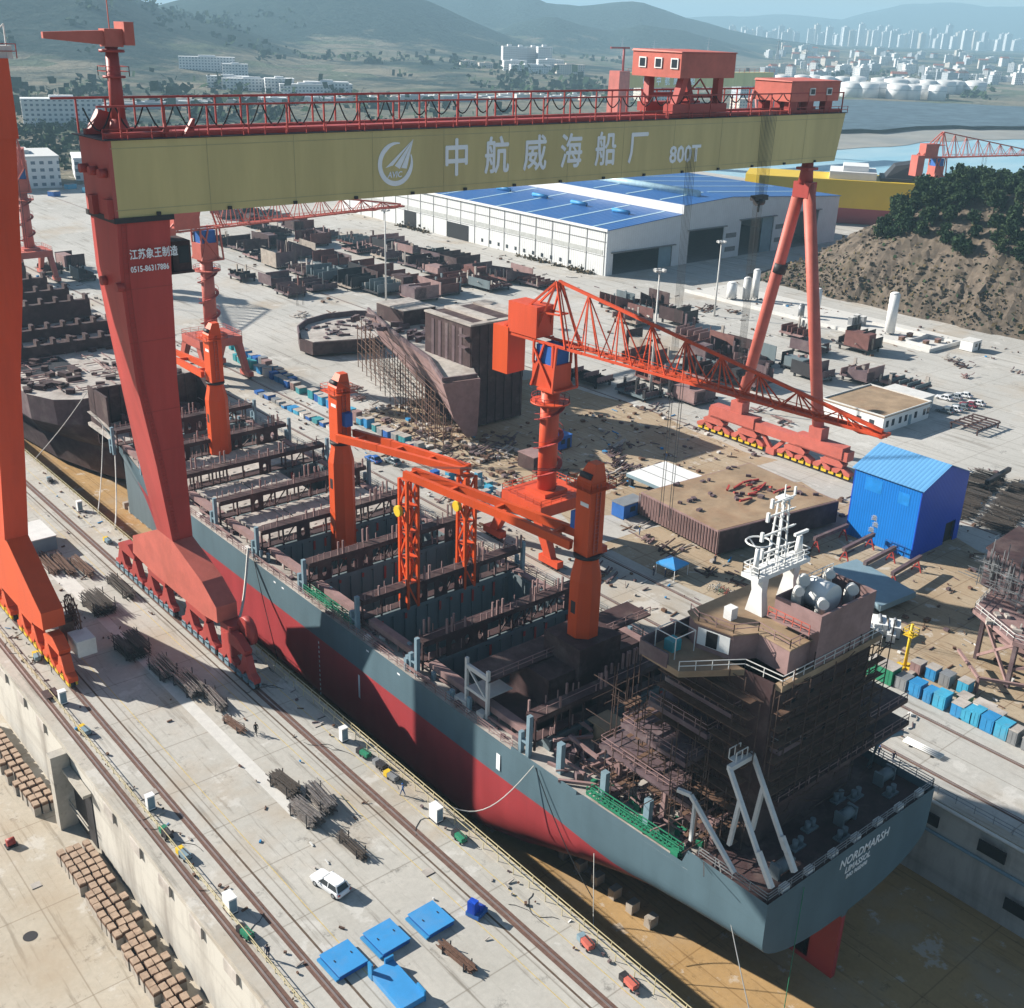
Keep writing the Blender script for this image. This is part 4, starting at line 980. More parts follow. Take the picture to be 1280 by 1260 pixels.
m = MB(o); m.bx(77.1,78.4,64.2,65.4,27,28.2); m.build('tarp_box', M['teal'], acc)
m = MB(o)
for x in (76.3,79.2):
    for y in (63.2,65.9): m.bar((x,y,27),(x,y,29.4),0.08)
for a,b_ in (((76.3,63.2),(79.2,63.2)),((79.2,63.2),(79.2,65.9)),((79.2,65.9),(76.3,65.9)),((76.3,65.9),(76.3,63.2))): m.bar((*a,29.4),(*b_,29.4),0.08)
m.build('canopy_frame', M['offwhite'], acc)
# windows on the aft face, doors
for zz in (14.6, 17.4, 20.2, 23.0):
    m = MB(o)
    for x in (84, 87, 90.5, 93.5): m.bx(x, x+0.7, 54.14, 54.19, zz, zz+0.9)
    m.build('window', M['glass'], acc)
# lifeboat davit ramp at the stern
m = MB(o)
DV = MB(o)
for dx in (0.0, 3.6):
    DV.bar((75.2+dx,47.6,9.6),(75.2+dx,49.6,12.6),0.5); DV.bar((75.2+dx,49.0,11.4),(76.4+dx,55.0,18.6),0.42)
    DV.bar((76.0+dx,53,16.2),(76.0+dx,53.6,10.4),0.4)
DV.bar((76.3,55.0,18.6),(80.1,55.0,18.6),0.55); DV.bx(77.3,79,55.0,55.9,18.8,18.9); 
for x in (77.3,78.2,79.0): DV.bar((x,55,18.9),(x,55,20.0),0.08); DV.bar((x,55.9,18.9),(x,55.9,20.0),0.08)
DV.bar((77.3,55,20),(79,55,20),0.08); DV.bar((77.3,55.9,20),(79,55.9,20),0.08)
DV.bar((73.2,50.6,10.4),(73.4,57.0,15.6),0.4); DV.bar((73.4,57,15.6),(73.0,58.4,15.6),0.4); DV.bar((73.4,56.4,15.4),(73.4,56.4,10.4),0.3)

m = MB((0,0,0)); q_ = 1.0
DV.v = [((x+o.x)*q_-o.x, (y+o.y)*q_-o.y, CAM_H-q_*(CAM_H-z-o.z)-o.z) for x, y, z in DV.v]
m = DV
m.build('lifeboat_davit', M['offwhite'], SH)
m = MB(o); m.tube([(102.5,54.6,7.3),(102.5,54,11.0),(103.6,53.4,11.9),(104.9,52.6,12.1)],0.32,8); m.build('davit_arm', M['bluegrey'], SH)
# mooring gear on the stern deck
for i,(x,y) in enumerate(((80,49.8),(84,51.2),(87.5,52.2),(92,50.6),(96,52.3),(99.6,50.2),(101.5,52),(89,49.2),(94,53.2))):
    m = MB(o)
    if i % 3 == 0: m.tube([(x-0.9,y,8.2),(x+0.9,y,8.2)],0.65,10); m.bx(x-1.3,x-1.0,y-0.6,y+0.6,7.3,8.9); m.bx(x+1.0,x+1.3,y-0.6,y+0.6,7.3,8.9)
    else: m.cyl(x,y,7.3,8.4,0.32,0.32,8); m.cyl(x+0.9,y,7.3,8.4,0.32,0.32,8); m.bx(x-0.5,x+1.4,y-0.5,y+0.5,7.3,7.5)
    m.build('mooring_winch' if i % 3 == 0 else 'bollard', M['holdgrey'], SH)
m = MB(o)
for i in range(7): x = 77+i*4; m.bx(x, x+1.1, 47.4, 48.0, 7.9, 8.6); 
build_each(m, 'fairlead', M['offwhite'], SH)
# writing on the transom and hull marks
TY = 47.2-0.06
for s_, z, sz, x in (('NORDMARSH', 6.0, 1.6, 86.4), ('LIMASSOL', 4.85, 1.15, 87.6), ('IMO 9602490', 4.0, 0.75, 88.0)):
    text_mesh(s_, sz, 'lettering', M['letter'], SH, (x-o.x, TY-o.y, z-o.z), (math.pi/2,0,0), 0.9, shear=0.12, bold=0.015)
m = MB(o); X_ = CX-HB-0.02
for y, z0, z1, w in ((117.2,-4.0,-.2,0.22),(86.2,1.7,4.0,0.35)): m.bx(X_-0.01, X_, y-w, y+w, z0, z1)
for y in (107, 114.5, 138, 140.5): m.bx(X_-0.01, X_, y, y+0.6, 4.7, 4.95)
for k in range(12): m.bx(X_-0.01, X_, 128, 128.25, -9+k*0.8, -8.6+k*0.8)
build_each(m, 'hull_mark', M['letter'], SH)
# deck cranes on the centreline: octagonal pedestal, slewing ring, house, jib
def deck_crane(Y, top, jib_to, ring=23.2, seed=0):
    c = MB(o); n = 8
    def octo(w, z): 
        k = w*0.41; return [(CX+x, Y+y, z) for x, y in ((-w,-k),(-k,-w),(k,-w),(w,-k),(w,k),(k,w),(-k,w),(-w,k))]
    c.loft([octo(1.95, DZ-3), octo(1.95, ring-3.0), octo(1.45, ring-0.6), octo(1.45, ring)])
    root = c.build('deck_crane', M['orange'], SH)
    c = MB(o); c.cyl(CX, Y, ring, ring+0.45, 1.75, 1.75, 20); c.build('slewing_ring', M['dark'], root)
    c = MB(o); w = 1.25; zt = top
    c.loft([[(CX-w,Y-w,ring+0.45),(CX+w,Y-w,ring+0.45),(CX+w,Y+w,ring+0.45),(CX-w,Y+w,ring+0.45)],[(CX-w,Y-w,zt-2.0),(CX+w,Y-w,zt-2.0),(CX+w,Y+w,zt-2.0),(CX-w,Y+w,zt-2.0)],[(CX-0.1,Y-0.7,zt),(CX+w,Y-0.7,zt),(CX+w,Y+0.7,zt),(CX-0.1,Y+0.7,zt)]])
    c.build('crane_house', M['orange'], root)
    c = MB(o); c.bx(CX-w-0.05, CX-w-0.01, Y-1.0, Y+0.4, zt-5.2, zt-4.7); c.build('crane_plate', M['white'], root)
    c = MB(o); c.bx(CX-1.3,CX+0.6,Y-1.2,Y+1.2,zt-1.7,zt-0.9) if False else c.tube([(CX-0.85,Y-0.9,zt-1.4),(CX-0.85,Y+0.9,zt-1.4)],0.4,10); c.build('head_sheave', M['dark'], root)
    t = Vector(jib_to); b0 = Vector((CX, Y, ring+1.6)); dd = t-b0; h = Vector((dd.x, dd.y, 0)).normalized(); sd = Vector((-h.y, h.x, 0))
    c = MB(o)
    for s_ in (-1, 1):
        a = b0+h*1.3+sd*s_*1.75; e = t+sd*s_*0.9; mid = a.lerp(e, 0.35)+Vector((0,0,0.1))
        c.bar(a, mid, 0.7, 1.15); c.bar(mid, e, 0.65, 1.05)
    for f_ in (0.12, 0.45, 0.72, 0.98):
        p = b0+h*1.3+(t-b0-h*1.3)*f_; wd = 1.75+(0.9-1.75)*f_; c.bar(p-sd*wd, p+sd*wd, 0.5, 0.6)
    c.build('crane_jib', M['orange'], root)
    c = MB(o)
    for s_ in (-0.5, -0.2, 0.2, 0.5): c.bar(Vector((CX, Y, zt-0.9))+sd*s_, t+sd*s_*0.8+Vector((0,0,0.8)), 0.035)
    c.build('luffing_rope', M['rope'], root)
    c = MB(o); q = b0+h*1.7+Vector((0,0,0)); c.box(q.x, q.y, ring+4.4, 1.3, 1.3, 2.2); c.build('operator_cab', M['blue'], root)
    c = MB(o)
    for zz in [ring+1+k*0.5 for k in range(int((zt-3-ring)*2))]: c.bx(CX-0.3, CX+0.3, Y-w-0.16, Y-w-0.1, zz, zz+0.05)
    for dx in (-0.32, 0.32): c.bx(CX+dx-0.03, CX+dx+0.03, Y-w-0.18, Y-w-0.02, ring+0.8, zt-2.2)
    c.build('ladder', M['coral'], root)
    c = MB(o); c.bx(CX-w-0.9, CX+w+0.9, Y-w-0.9, Y+w+0.9, zt-2.9, zt-2.82); pf = c.build('platform', M['orange'], root)
    railing(pf, o, [(CX-w-.85,Y-w-.85,zt-2.82),(CX+w+.85,Y-w-.85,zt-2.82),(CX+w+.85,Y+w+.85,zt-2.82),(CX-w-.85,Y+w+.85,zt-2.82),(CX-w-.85,Y-w-.85,zt-2.82)], 1.0, M['orangered'], 1.2, 0.06)
    c = MB(o); c.bx(CX-1.97, CX-1.93, Y-0.4, Y+0.4, ring-7.5, ring-5.8); c.build('access_hatch', M['dark'], root)
    return root
deck_crane(89.3, 37.0, (83.3, 119.2, 27.6), 24.8)
deck_crane(146.6, 34.1, (93.6, 119.6, 25.6), 22.6)
deck_crane(190.8, 32.9, (88.6, 219.0, 22.8), 21.4)
def lattice_post(x, y, z0, z1, seed):
    c = MB(o)
    for dx in (-0.9, 0.9):
        for dy in (-0.9, 0.9): c.bar((x+dx, y+dy, z0), (x+dx, y+dy, z1), 0.42)
    k = 5
    for i in range(k):
        za, zb = z0+(z1-z0)*i/k, z0+(z1-z0)*(i+1)/k
        for dx in (-0.9, 0.9): c.bar((x+dx, y-0.9, za if i%2 else zb), (x+dx, y+0.9, zb if i%2 else za), 0.26)
        for dy in (-0.9, 0.9): c.bar((x-0.9, y+dy, za if i%2 else zb), (x+0.9, y+dy, zb if i%2 else za), 0.26)
        c.bx(x-0.9, x+0.9, y-0.9, y+0.9, zb-0.12, zb)
    q = c.build('jib_rest', M['orange'], SH)
    c = MB(o); c.tube([(x-1.9, y+0.2, z1-4.6), (x-1.3, y+0.2, z1-4.6)], 0.8, 12); c.build('hose_reel', M['yellow'], q)
lattice_post(83.3, 119.3, DZ+1, 26.7, 1); lattice_post(93.7, 119.4, DZ+1, 24.8, 2)

# scaffolding wrapped round the superstructure
M['darkpipe'] = mat('dark_scaffold_pipe', (0.075,0.045,0.035), .8, var=.4, scale=3)
SC = thing('scaffolding', 'dark pipe scaffolding with plank levels around the aft accommodation block', 'scaffolding', (89, 54, 10))
so_ = SC.location; r = random.Random(9)
m = MB(so_)
for i in range(10):
    x = 80+i*2.0
    for y in (53.8, 52.6 if i > 1 else 53.2): m.bar((x, y-0.3, 13.3), (x, y-0.3, 27+r.uniform(-2, 2.5)), 0.09)
for z in [14.6+1.9*i for i in range(7)]:
    for y in (53.4, 52.4): m.bar((80, y, z), (98, y, z+r.uniform(-0.1, 0.1)), 0.08)
for i in range(7):
    y = 54.5+i*2
    m.bar((79.3, y, DZ), (79.3, y, 26.5+r.uniform(-2, 1)), 0.09); m.bar((98.6, y, DZ), (98.6, y, 25), 0.09)
for z in [12.2+1.9*i for i in range(8)]: m.bar((79.2, 54.3, z), (79.2, 67, z), 0.08); m.bar((98.7, 54.3, z), (98.7, 67, z), 0.08)
for k in range(26):
    x, y = r.uniform(74, 81), r.uniform(56, 69); z = r.uniform(DZ, 20); m.bar((x, y, z), (x, y, z+r.uniform(2, 6)), 0.08)
    m.bar((x, y, z+1), (x+r.uniform(-3, 3), y+r.uniform(-3, 3), z+r.uniform(0.5, 2)), 0.07)
for k in range(90):                      # dense poles and ledgers over the port side and the aft port deck
    x, y = r.uniform(75.5, 81), r.uniform(55.5, 72); z = r.uniform(6, 19); l = r.uniform(2, 7); m.bar((x, y, z), (x, y, z+l), 0.08)
    a = r.choice((0, math.pi/2)); l = r.uniform(1.5, 5); m.bar((x, y, z+1), (x+l*math.cos(a)*r.choice((-1,1)), y+l*math.sin(a), z+1), 0.07)
for k in range(120):
    x = r.uniform(80, 98); z = r.uniform(8, 27); m.bar((x, 52.2+r.random()*1.4, z), (x+r.uniform(1, 4), 52.2+r.random()*1.4, z+r.uniform(-.3, .3)), 0.07)
    if k % 2: y = r.uniform(54, 66); m.bar((79.0+r.random(), y, z), (79.0+r.random(), y+r.uniform(1, 4), z+r.uniform(-.2, .2)), 0.07)
q = m.build('scaffold_pipe', M['darkpipe'], SC); q['kind'] = 'stuff'
m = MB(so_)
for z in [15.0+1.9*i for i in range(6)]: m.bx(80, 98, 52.5, 53.3, z-0.1, z-0.04)
for k in range(50):
    x, y, z = r.uniform(75.5, 79), r.uniform(56, 71), 8+1.9*r.randrange(0, 6); m.bx(x, x+r.uniform(1.5,3), y, y+0.5, z, z+0.06)
for z in [8.2+1.9*i for i in range(10)]: m.bx(78.4, 79.4, 55, 67, z-.1, z-.04)
q = m.build('scaffold_plank', M['timber'], SC); q['kind'] = 'stuff'

# ------------------------------------------------------------------ second hull further up the dock
S2 = thing('ship_hull', 'unfinished brown ship hull with dusty open deck further up the dock behind the red leg', 'ship hull', (87, 320, KZ))
o = S2.location
def ring2(Y, w, wz):
    return [(CX-w,Y,9.6),(CX-w+0.3,Y,4),(CX-wz,Y,-3),(CX-wz*0.8,Y,KZ),(CX+wz*0.8,Y,KZ),(CX+wz,Y,-3),(CX+w-0.3,Y,4),(CX+w,Y,9.6)]
m = MB(o); m.loft([ring2(231,12,5),ring2(234,16.5,7),ring2(241,19.6,10),ring2(253,20.2,14),ring2(277,20.4,17),ring2(317,20.4,19),ring2(465,20.4,19)]); m.build('hull', M['primer2'], S2)
m = MB(o); m.add([(CX-12,231.2,9.65),(CX+12,231.2,9.65),(CX+16.5,234,9.65),(CX+19.5,241,9.65),(CX+20.1,253,9.65),(CX+20.1,465,9.65),(CX-20.1,465,9.65),(CX-20.1,253,9.65),(CX-19.5,241,9.65),(CX-16.5,234,9.65)],[tuple(range(10))]); m.build('main_deck', M['deckgrey'], S2)
for k, Y in enumerate((268, 283, 298, 313, 330, 348, 370, 393)):
    m = MB(o); h = 15 if k > 1 else 12.4; m.bx(CX-16, CX+16, Y-0.8, Y+0.8, 9.7, h)
    for i in range(9): m.bx(CX-16+i*3.85, CX-15.2+i*3.85, Y-1.0, Y+1.2, h, h+1.3)
    m.build('transverse_bulkhead', M['primer'], S2)
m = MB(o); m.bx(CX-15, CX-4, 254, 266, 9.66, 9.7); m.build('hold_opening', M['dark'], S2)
r = random.Random(31); m = MB(o)
for k in range(150):
    x, y = r.uniform(CX-19, CX+19), r.uniform(235, 317); w = r.uniform(0.3, 1.8); m.box(x, y, 9.7+w*0.3, w, w*r.uniform(0.5, 2.5), w*0.6, r.uniform(0, 1.5))
q = m.build('deck_fitting', M['primer'], S2); q['kind'] = 'stuff'
m = MB(o)
for k in range(60):
    x, y = r.uniform(CX-17, CX+5), r.uniform(236, 266); l = r.uniform(2, 6); a = r.choice((0, 1.57)); m.bar((x,y,10),(x+l*math.cos(a),y+l*math.sin(a),10),0.18)
q = m.build('loose_beam', M['primerlight'], S2); q['kind'] = 'stuff'
# ------------------------------------------------------------------ lattice jib cranes on portals
ORD = 'first second third fourth fifth sixth seventh eighth ninth tenth eleventh twelfth thirteenth fourteenth fifteenth sixteenth seventeenth eighteenth nineteenth twentieth'.split()
def ordn(i):
    n = i+1
    if n <= 20: return ORD[n-1]
    if n >= 100: return 'hundredth' if n == 100 else 'hundred-and-'+ordn(n-101)
    tens = ['twenty','thirty','forty','fifty','sixty','seventy','eighty','ninety']; a, u = divmod(n, 10)
    return tens[a-2]+'-'+ORD[u-1] if u else tens[a-2][:-1]+'ieth'
def jib_crane(label, x, y, ang, L, mt, base_z=0.0, portal=True, col_r=1.7):
    """ang: heading of the jib (0 = +Y, clockwise)"""
    t = thing('jib_crane', label, 'jib crane', (x, y, base_z)); H = 0
    if portal:
        m = MB(); m.bx(-5.8, 5.8, -5.2, 5.2, 8.2, 10.3); m.bx(-2.6,2.6,-2.6,2.6,10.3,11.0)
        m.build('portal_deck', mt, t)
        for sx in (-1, 1):
            for sy in (-1, 1):
                m = MB(); m.loft([[(sx*5.2-0.6,sy*7.6-0.9,1.5),(sx*5.2+0.6,sy*7.6-0.9,1.5),(sx*5.2+0.6,sy*7.6+0.9,1.5),(sx*5.2-0.6,sy*7.6+0.9,1.5)],[(sx*5.0-0.8,sy*4.0-1.2,8.4),(sx*5.0+0.8,sy*4.0-1.2,8.4),(sx*5.0+0.8,sy*4.0+1.2,8.4),(sx*5.0-0.8,sy*4.0+1.2,8.4)]])
                m.bx(sx*5.2-0.7, sx*5.2+0.7, sy*7.6-2.4, sy*7.6+2.4, 0.7, 1.9)
                lg = m.build('leg', mt, t)
                m = MB()
                for k in (-1.6, -0.5, 0.6, 1.7): m.tube([(sx*5.2-0.3, sy*7.6+k, 0.45),(sx*5.2+0.3, sy*7.6+k, 0.45)], 0.42, 10)
                m.build('wheel', M['dark'], lg)
        railing(t, (0,0,0), [(-5.7,-5.1,10.3),(5.7,-5.1,10.3),(5.7,5.1,10.3),(-5.7,5.1,10.3),(-5.7,-5.1,10.3)], 1.1, mt, 2, 0.08)
    m = MB(); m.cyl(0, 0, 10.3, 29.5, col_r, col_r*0.94, 18)
    col = m.build('column', mt, t)
    m = MB(); st_ = [(1.02*(col_r+0.45)*math.cos(a*0.35), 1.02*(col_r+0.45)*math.sin(a*0.35), 11+a*0.29) for a in range(56)]
    for p, q in zip(st_, st_[1:]): m.bar(p, q, 0.8, 0.12); m.bar((p[0]*1.15,p[1]*1.15,p[2]+1), (q[0]*1.15,q[1]*1.15,q[2]+1), 0.07)
    m.build('spiral_stair', M['red'] if mt != M['red'] else M['coral'], col)
    m = MB(); m.cyl(0, 0, 26.6, 26.85, col_r+1.7, col_r+1.7, 18); m.cyl(0,0,29.0,29.4,col_r+0.5,col_r+0.5,18)
    pl = m.build('ring_platform', mt, t)
    railing(pl, (0,0,0), [((col_r+1.6)*math.cos(k*math.pi/6), (col_r+1.6)*math.sin(k*math.pi/6), 26.85) for k in range(13)], 1.0, M['red'], 1.5, 0.07)
    # slewing superstructure in a frame whose +y is the jib heading
    ca, sa = math.cos(-ang), math.sin(-ang)
    def T(p): return (p[0]*ca-p[1]*sa, p[0]*sa+p[1]*ca, p[2])
    class RB(MB):
        def add(s, vs, fs, smooth=False): return MB.add(s, [T(v) for v in vs], fs, smooth)
    m = RB(); m.bx(-2.2, 2.2, -2.4, 2.4, 29.5, 33.6); m.bx(-3.0, 3.0, -0.4, 3.4, 29.3, 29.6); sl_ = m.build('slewing_house', mt, t)
    m = RB()
    for sx in (-1, 1):
        for a, b_ in (((sx*2.2,-2.2,33.5),(sx*2.2,-2.2,37.2)), ((sx*2.2,2.2,33.5),(sx*2.2,2.2,37.2)), ((sx*2.4,-2.4,29.5),(sx*2.0,0,37)), ((sx*2.4,2.6,29.5),(sx*2.2,-2.2,36)), ((sx*3.0,3.2,29.5),(sx*2.2,3.0,37))): m.bar(a, b_, 0.35)
    m.build('slewing_frame', mt, sl_)
    m = RB(); m.bx(-1.9, 1.9, -1.9, 2.0, 33.6, 36.6); cb = m.build('operator_cab', M['blue'], t)
    m = RB(); m.bx(-1.93, -1.9, -1.4, 1.5, 34.4, 36.2); m.build('window', M['offwhite'], cb)
    m = RB(); m.bx(-2.1, 2.1, -12.3, -8.6, 29.8, 38.0); m.build('counterweight', M['orange'] if mt == M['orangered'] else mt, t)
    m = RB(); m.bx(-2.0, 2.0, -8.8, -2.0, 37.4, 42.6); m.build('machinery_house', mt, t)
    z0 = 37.0; base = -11.0
    m = RB()
    for sx in (-1, 1):
        m.bar((sx*1.7, base, z0), (sx*1.5, 8, z0), 0.42); m.bar((sx*1.5, 8, z0), (sx*0.7, L, z0+0.4), 0.36)
        m.bar((sx*1.7, base, z0), (sx*0.5, 0.8, 47.2), 0.34); m.bar((sx*1.7, 4.5, z0), (sx*0.5, 0.8, 47.2), 0.34); m.bar((sx*1.7,-3,z0),(sx*0.5,0.8,47.2),0.3)
        m.bar((sx*1.7,-8,z0),(sx*1.3,-6,41.5),0.25); m.bar((sx*1.3,-6,41.5),(sx*1.7,-3,z0),0.25)
        m.bar((sx*1.3,-6,41.5),(sx*1.0,2,42),0.25)
    m.bar((-1.3,-6,41.5),(1.3,-6,41.5),0.25); m.bar((-1.2,2,42),(1.2,2,42),0.25)
    top = lambda s_: Vector((0, 0.8+(L-1.2)*s_, 47.2+(z0+0.9-47.2)*s_))
    m.bar(top(0), top(1.0), 0.45)
    n = 9; 
    for i in range(n):
        s0, s1, sm_ = i/n, (i+1)/n, (i+0.5)/n
        for sx in (-1, 1):
            f_ = lambda s_: Vector((sx*(1.5-0.8*s_), 2+(L-2)*s_, z0+0.2))
            if i > 0: m.bar(f_(s0), top(s0), 0.17); 
            m.bar(top(s0), f_(sm_), 0.17); m.bar(f_(sm_), top(s1) if i < n-1 else f_(1), 0.17)
        a = 1.5-0.8*s0; b_ = 1.5-0.8*sm_
        m.bar((-a, 2+(L-2)*s0, z0), (b_, 2+(L-2)*sm_, z0), 0.14); m.bar((b_, 2+(L-2)*sm_, z0), (-(1.5-0.8*s1), 2+(L-2)*s1, z0), 0.14)
        m.bar((-b_, 2+(L-2)*sm_, z0), (b_, 2+(L-2)*sm_, z0), 0.14)
    m.bar((-1.2, L, z0+0.4), (1.2, L, z0+0.4), 0.4)
    jb = m.build('jib', mt, t)
    m = RB(); m.bx(-0.5, 0.5, 3, L-2, z0+0.15, z0+0.25)
    for k in range(26):
        yy = 3+(L-6)*k/25; m.bar((-0.6, yy, z0+0.2), (-0.6, yy, z0+1.1), 0.07); m.bar((0.6, yy, z0+0.2), (0.6, yy, z0+1.1), 0.07)
    for sx in (-0.6, 0.6): m.bar((sx, 3, z0+1.1), (sx, L-3, z0+1.1), 0.07)
    m.build('jib_walkway', M['orange'] if mt == M['orangered'] else mt, jb)
    m = RB()
    for yy in (L*0.42, L*0.45): m.bar((0.3, yy, z0), (0.3, yy, 14), 0.07); m.bar((-0.3, yy, z0), (-0.3, yy, 14), 0.07)
    m.build('hoist_rope', M['rope'], jb)
    return t
jib_crane('orange lattice jib crane on a portal beside the container ship, with blue cab', 122.8, 134.0, math.atan2(0.063, -0.998), 60.5, M['orangered'])
jib_crane('faded red lattice jib crane beyond the red gantry leg, jib across the yard', 122.8, 262.5, math.radians(86), 62, M['coral'])
jib_crane('far red lattice jib crane rising behind the wooded hill by the bay', 455, 262, math.radians(107), 60, M['coral'], base_z=2.0)
jc = jib_crane('small red portal crane at the far dock end beside the orange leg', 122.8, 398, math.radians(200), 40, M['coral'])

# ------------------------------------------------------------------ buildings of the yard
def corr(name, c, per, ax, dark=0.78):
    """profiled sheet: colour with fine ribs along one axis"""
    m = mat(name, c, 0.45, var=0.07, scale=0.2); N = m.node_tree.nodes; L = m.node_tree.links; b = N['Principled BSDF']
    src = b.inputs['Base Color'].links[0].from_socket
    g = N.new('ShaderNodeNewGeometry'); s = N.new('ShaderNodeSeparateXYZ'); L.new(g.outputs['Position'], s.inputs[0])
    w = N.new('ShaderNodeMath'); w.operation = 'PINGPONG'; L.new(s.outputs[ax], w.inputs[0]); w.inputs[1].default_value = per/2
    bp = N.new('ShaderNodeBump'); bp.inputs['Strength'].default_value = 0.6; bp.inputs['Distance'].default_value = 0.15; L.new(w.outputs[0], bp.inputs['Height']); L.new(bp.outputs[0], b.inputs['Normal'])
    r = N.new('ShaderNodeMapRange'); r.inputs[1].default_value = 0; r.inputs[2].default_value = per*0.12; r.inputs[3].default_value = dark; r.inputs[4].default_value = 1; L.new(w.outputs[0], r.inputs[0])
    x = N.new('ShaderNodeMix'); x.data_type = 'RGBA'; x.blend_type = 'MULTIPLY'; x.inputs[0].default_value = 1; L.new(src, x.inputs[6]); L.new(r.outputs[0], x.inputs[7]); L.new(x.outputs[2], b.inputs['Base Color'])
    return m
M['shedwall'] = corr('white_cladding', (0.70,0.71,0.70), 1.2, 1, 0.9)
M['shedwall2'] = corr('white_cladding_gable', (0.66,0.69,0.71), 1.2, 0, 0.9)
M['blueroof'] = corr('blue_roof_sheet', (0.03,0.12,0.34), 2.0, 1, 0.7)
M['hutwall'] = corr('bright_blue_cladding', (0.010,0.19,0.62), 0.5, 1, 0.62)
M['hutgable'] = corr('deep_blue_shaded_cladding', (0.010,0.07,0.50), 0.5, 0, 0.65)  # hut blue darkened for the gables: their shade is in the colour
M['hutroof'] = corr('light_blue_roof', (0.12,0.33,0.60), 0.8, 1, 0.7)
M['skyl'] = mat('translucent_rooflight', (0.42,0.60,0.68), 0.4)
SD = thing('fabrication_shed', 'huge white fabrication shed with blue roofs and dark open doorways behind the steel yard', 'shed', (368, 390, 0))
o = SD.location; Y0, Y1 = 297.0, 482.0
m = MB(o); m.bx(297, 297.4, Y0+0.4, Y1, 0, 16.6); wl = m.build('side_wall', M['shedwall'], SD)
m = MB(o); m.bx(296.88, 296.99, Y0+0.5, Y1, 12.2, 12.5); m.bx(296.9, 296.99, Y0+0.5, Y1, 7.0, 7.15)
for k in range(19): m.bx(296.86, 296.99, Y0+1+k*9.7, Y0+1.25+k*9.7, 0, 16.5)
m.build('downpipe', M['grey'], wl)
m = MB(o); m.bx(296.9, 296.995, Y0+2, Y1-4, 7.6, 9.2); m.build('louvre_band', mat('pale_louvre', (0.45,0.46,0.44), 0.7), wl)
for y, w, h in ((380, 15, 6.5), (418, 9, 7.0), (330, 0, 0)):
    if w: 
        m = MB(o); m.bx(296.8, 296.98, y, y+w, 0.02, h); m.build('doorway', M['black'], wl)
for k in range(11):
    m = MB(o); y = 316+k*5.4; m.bx(296.85, 296.985, y, y+1.1, 1.4, 2.8); m.build('window', M['glass'], wl)
GP = [(297,16.6),(337,19.4),(337,22.7),(366,24.2),(440,19.8)]
DO = [(300.5,333,8.0),(342,363,12.7),(373.4,395,14.4),(405,426,14.8)]
m = MB(o); xs_ = [297]
def gz_(x): return interp(GP[:2], x) if x < 337 else interp(GP[2:], x)
edges = [297]+[e for d_ in DO for e in d_[:2]]+[440]; 
for i in range(0, len(edges), 2):
    a, c = edges[i], edges[i+1]
    pl_ = [(a,0),(c,0),(c,gz_(c))]+[(x,z) for x, z in ((366,24.2),) if a < x < c]
    if a < 337 < c: pl_ += [(337,22.7),(337,19.4)]
    pl_ += [(a,gz_(a))]; m.prism_y(pl_, Y0, Y0+0.4)
for a, c, h in DO:
    pl_ = [(a,h),(c,h),(c,gz_(c))]+([(366,24.2)] if a < 366 < c else [])+[(a,gz_(a))]; m.prism_y(pl_, Y0, Y0+0.4)
gw = m.build('gable_wall', M['shedwall2'], SD)
m = MB(o)
for a, c, h in DO: m.bx(a-1.2, c+1.2, Y0-0.9, Y0-0.003, h+0.15, h+0.5)
build_each(m, 'door_canopy', M['grey'], gw)
for i, (a, c, h) in enumerate(DO):
    if i in (0, 2):
        m = MB(o); m.bx(c-7, c-0.2, Y0+0.5, Y0+0.8, 0, h-0.3) ; m.build('sliding_door', M['bluegrey'], gw)
m = MB(o)
for x, z in ((364.5,8),(364.5,2.5),(396.5,9),(396.5,3.5)): m.bx(x, x+6.5, Y0-0.06, Y0-0.004, z, z+1.9)
build_each(m, 'louvre', M['grey'], gw)
m = MB(o); m.bx(439.6, 440, Y0+0.4, Y1, 0, 19.7); m.bx(297.4,439.6,Y1-0.4,Y1,0,16.5); build_each(m, 'back_wall', M['shedwall'], SD)
m = MB(o); m.bx(297.5, 439.5, Y0+0.5, Y1-0.5, -0.0, 0.03); m.build('shed_floor', M['grey'], SD)
m = MB(o); m.hexa([(296.6,Y0-0.5,16.62),(336.9,Y0-0.5,19.42),(336.9,Y1,19.42),(296.6,Y1,16.62),(296.6,Y0-0.5,16.85),(336.9,Y0-0.5,19.65),(336.9,Y1,19.65),(296.6,Y1,16.85)]); rf1 = m.build('low_roof', M['blueroof'], SD)
m = MB(o); m.bx(336.9, 337.5, Y0-0.7, Y1, 19.7, 23.1); m.bx(296.2, 296.6, Y0-0.5, Y1, 16.3, 17.2); build_each(m, 'parapet', M['white'], SD)
m = MB(o); m.hexa([(337.5,Y0-0.5,22.75),(366,Y0-0.5,24.22),(366,Y1,24.22),(337.5,Y1,22.75),(337.5,Y0-0.5,22.95),(366,Y0-0.5,24.45),(366,Y1,24.45),(337.5,Y1,22.95)])
m.hexa([(366,Y0-0.5,24.22),(440.5,Y0-0.5,19.82),(440.5,Y1,19.82),(366,Y1,24.22),(366,Y0-0.5,24.45),(440.5,Y0-0.5,20.05),(440.5,Y1,20.05),(366,Y1,24.45)]); rf2 = m.build('high_roof', M['blueroof'], SD)
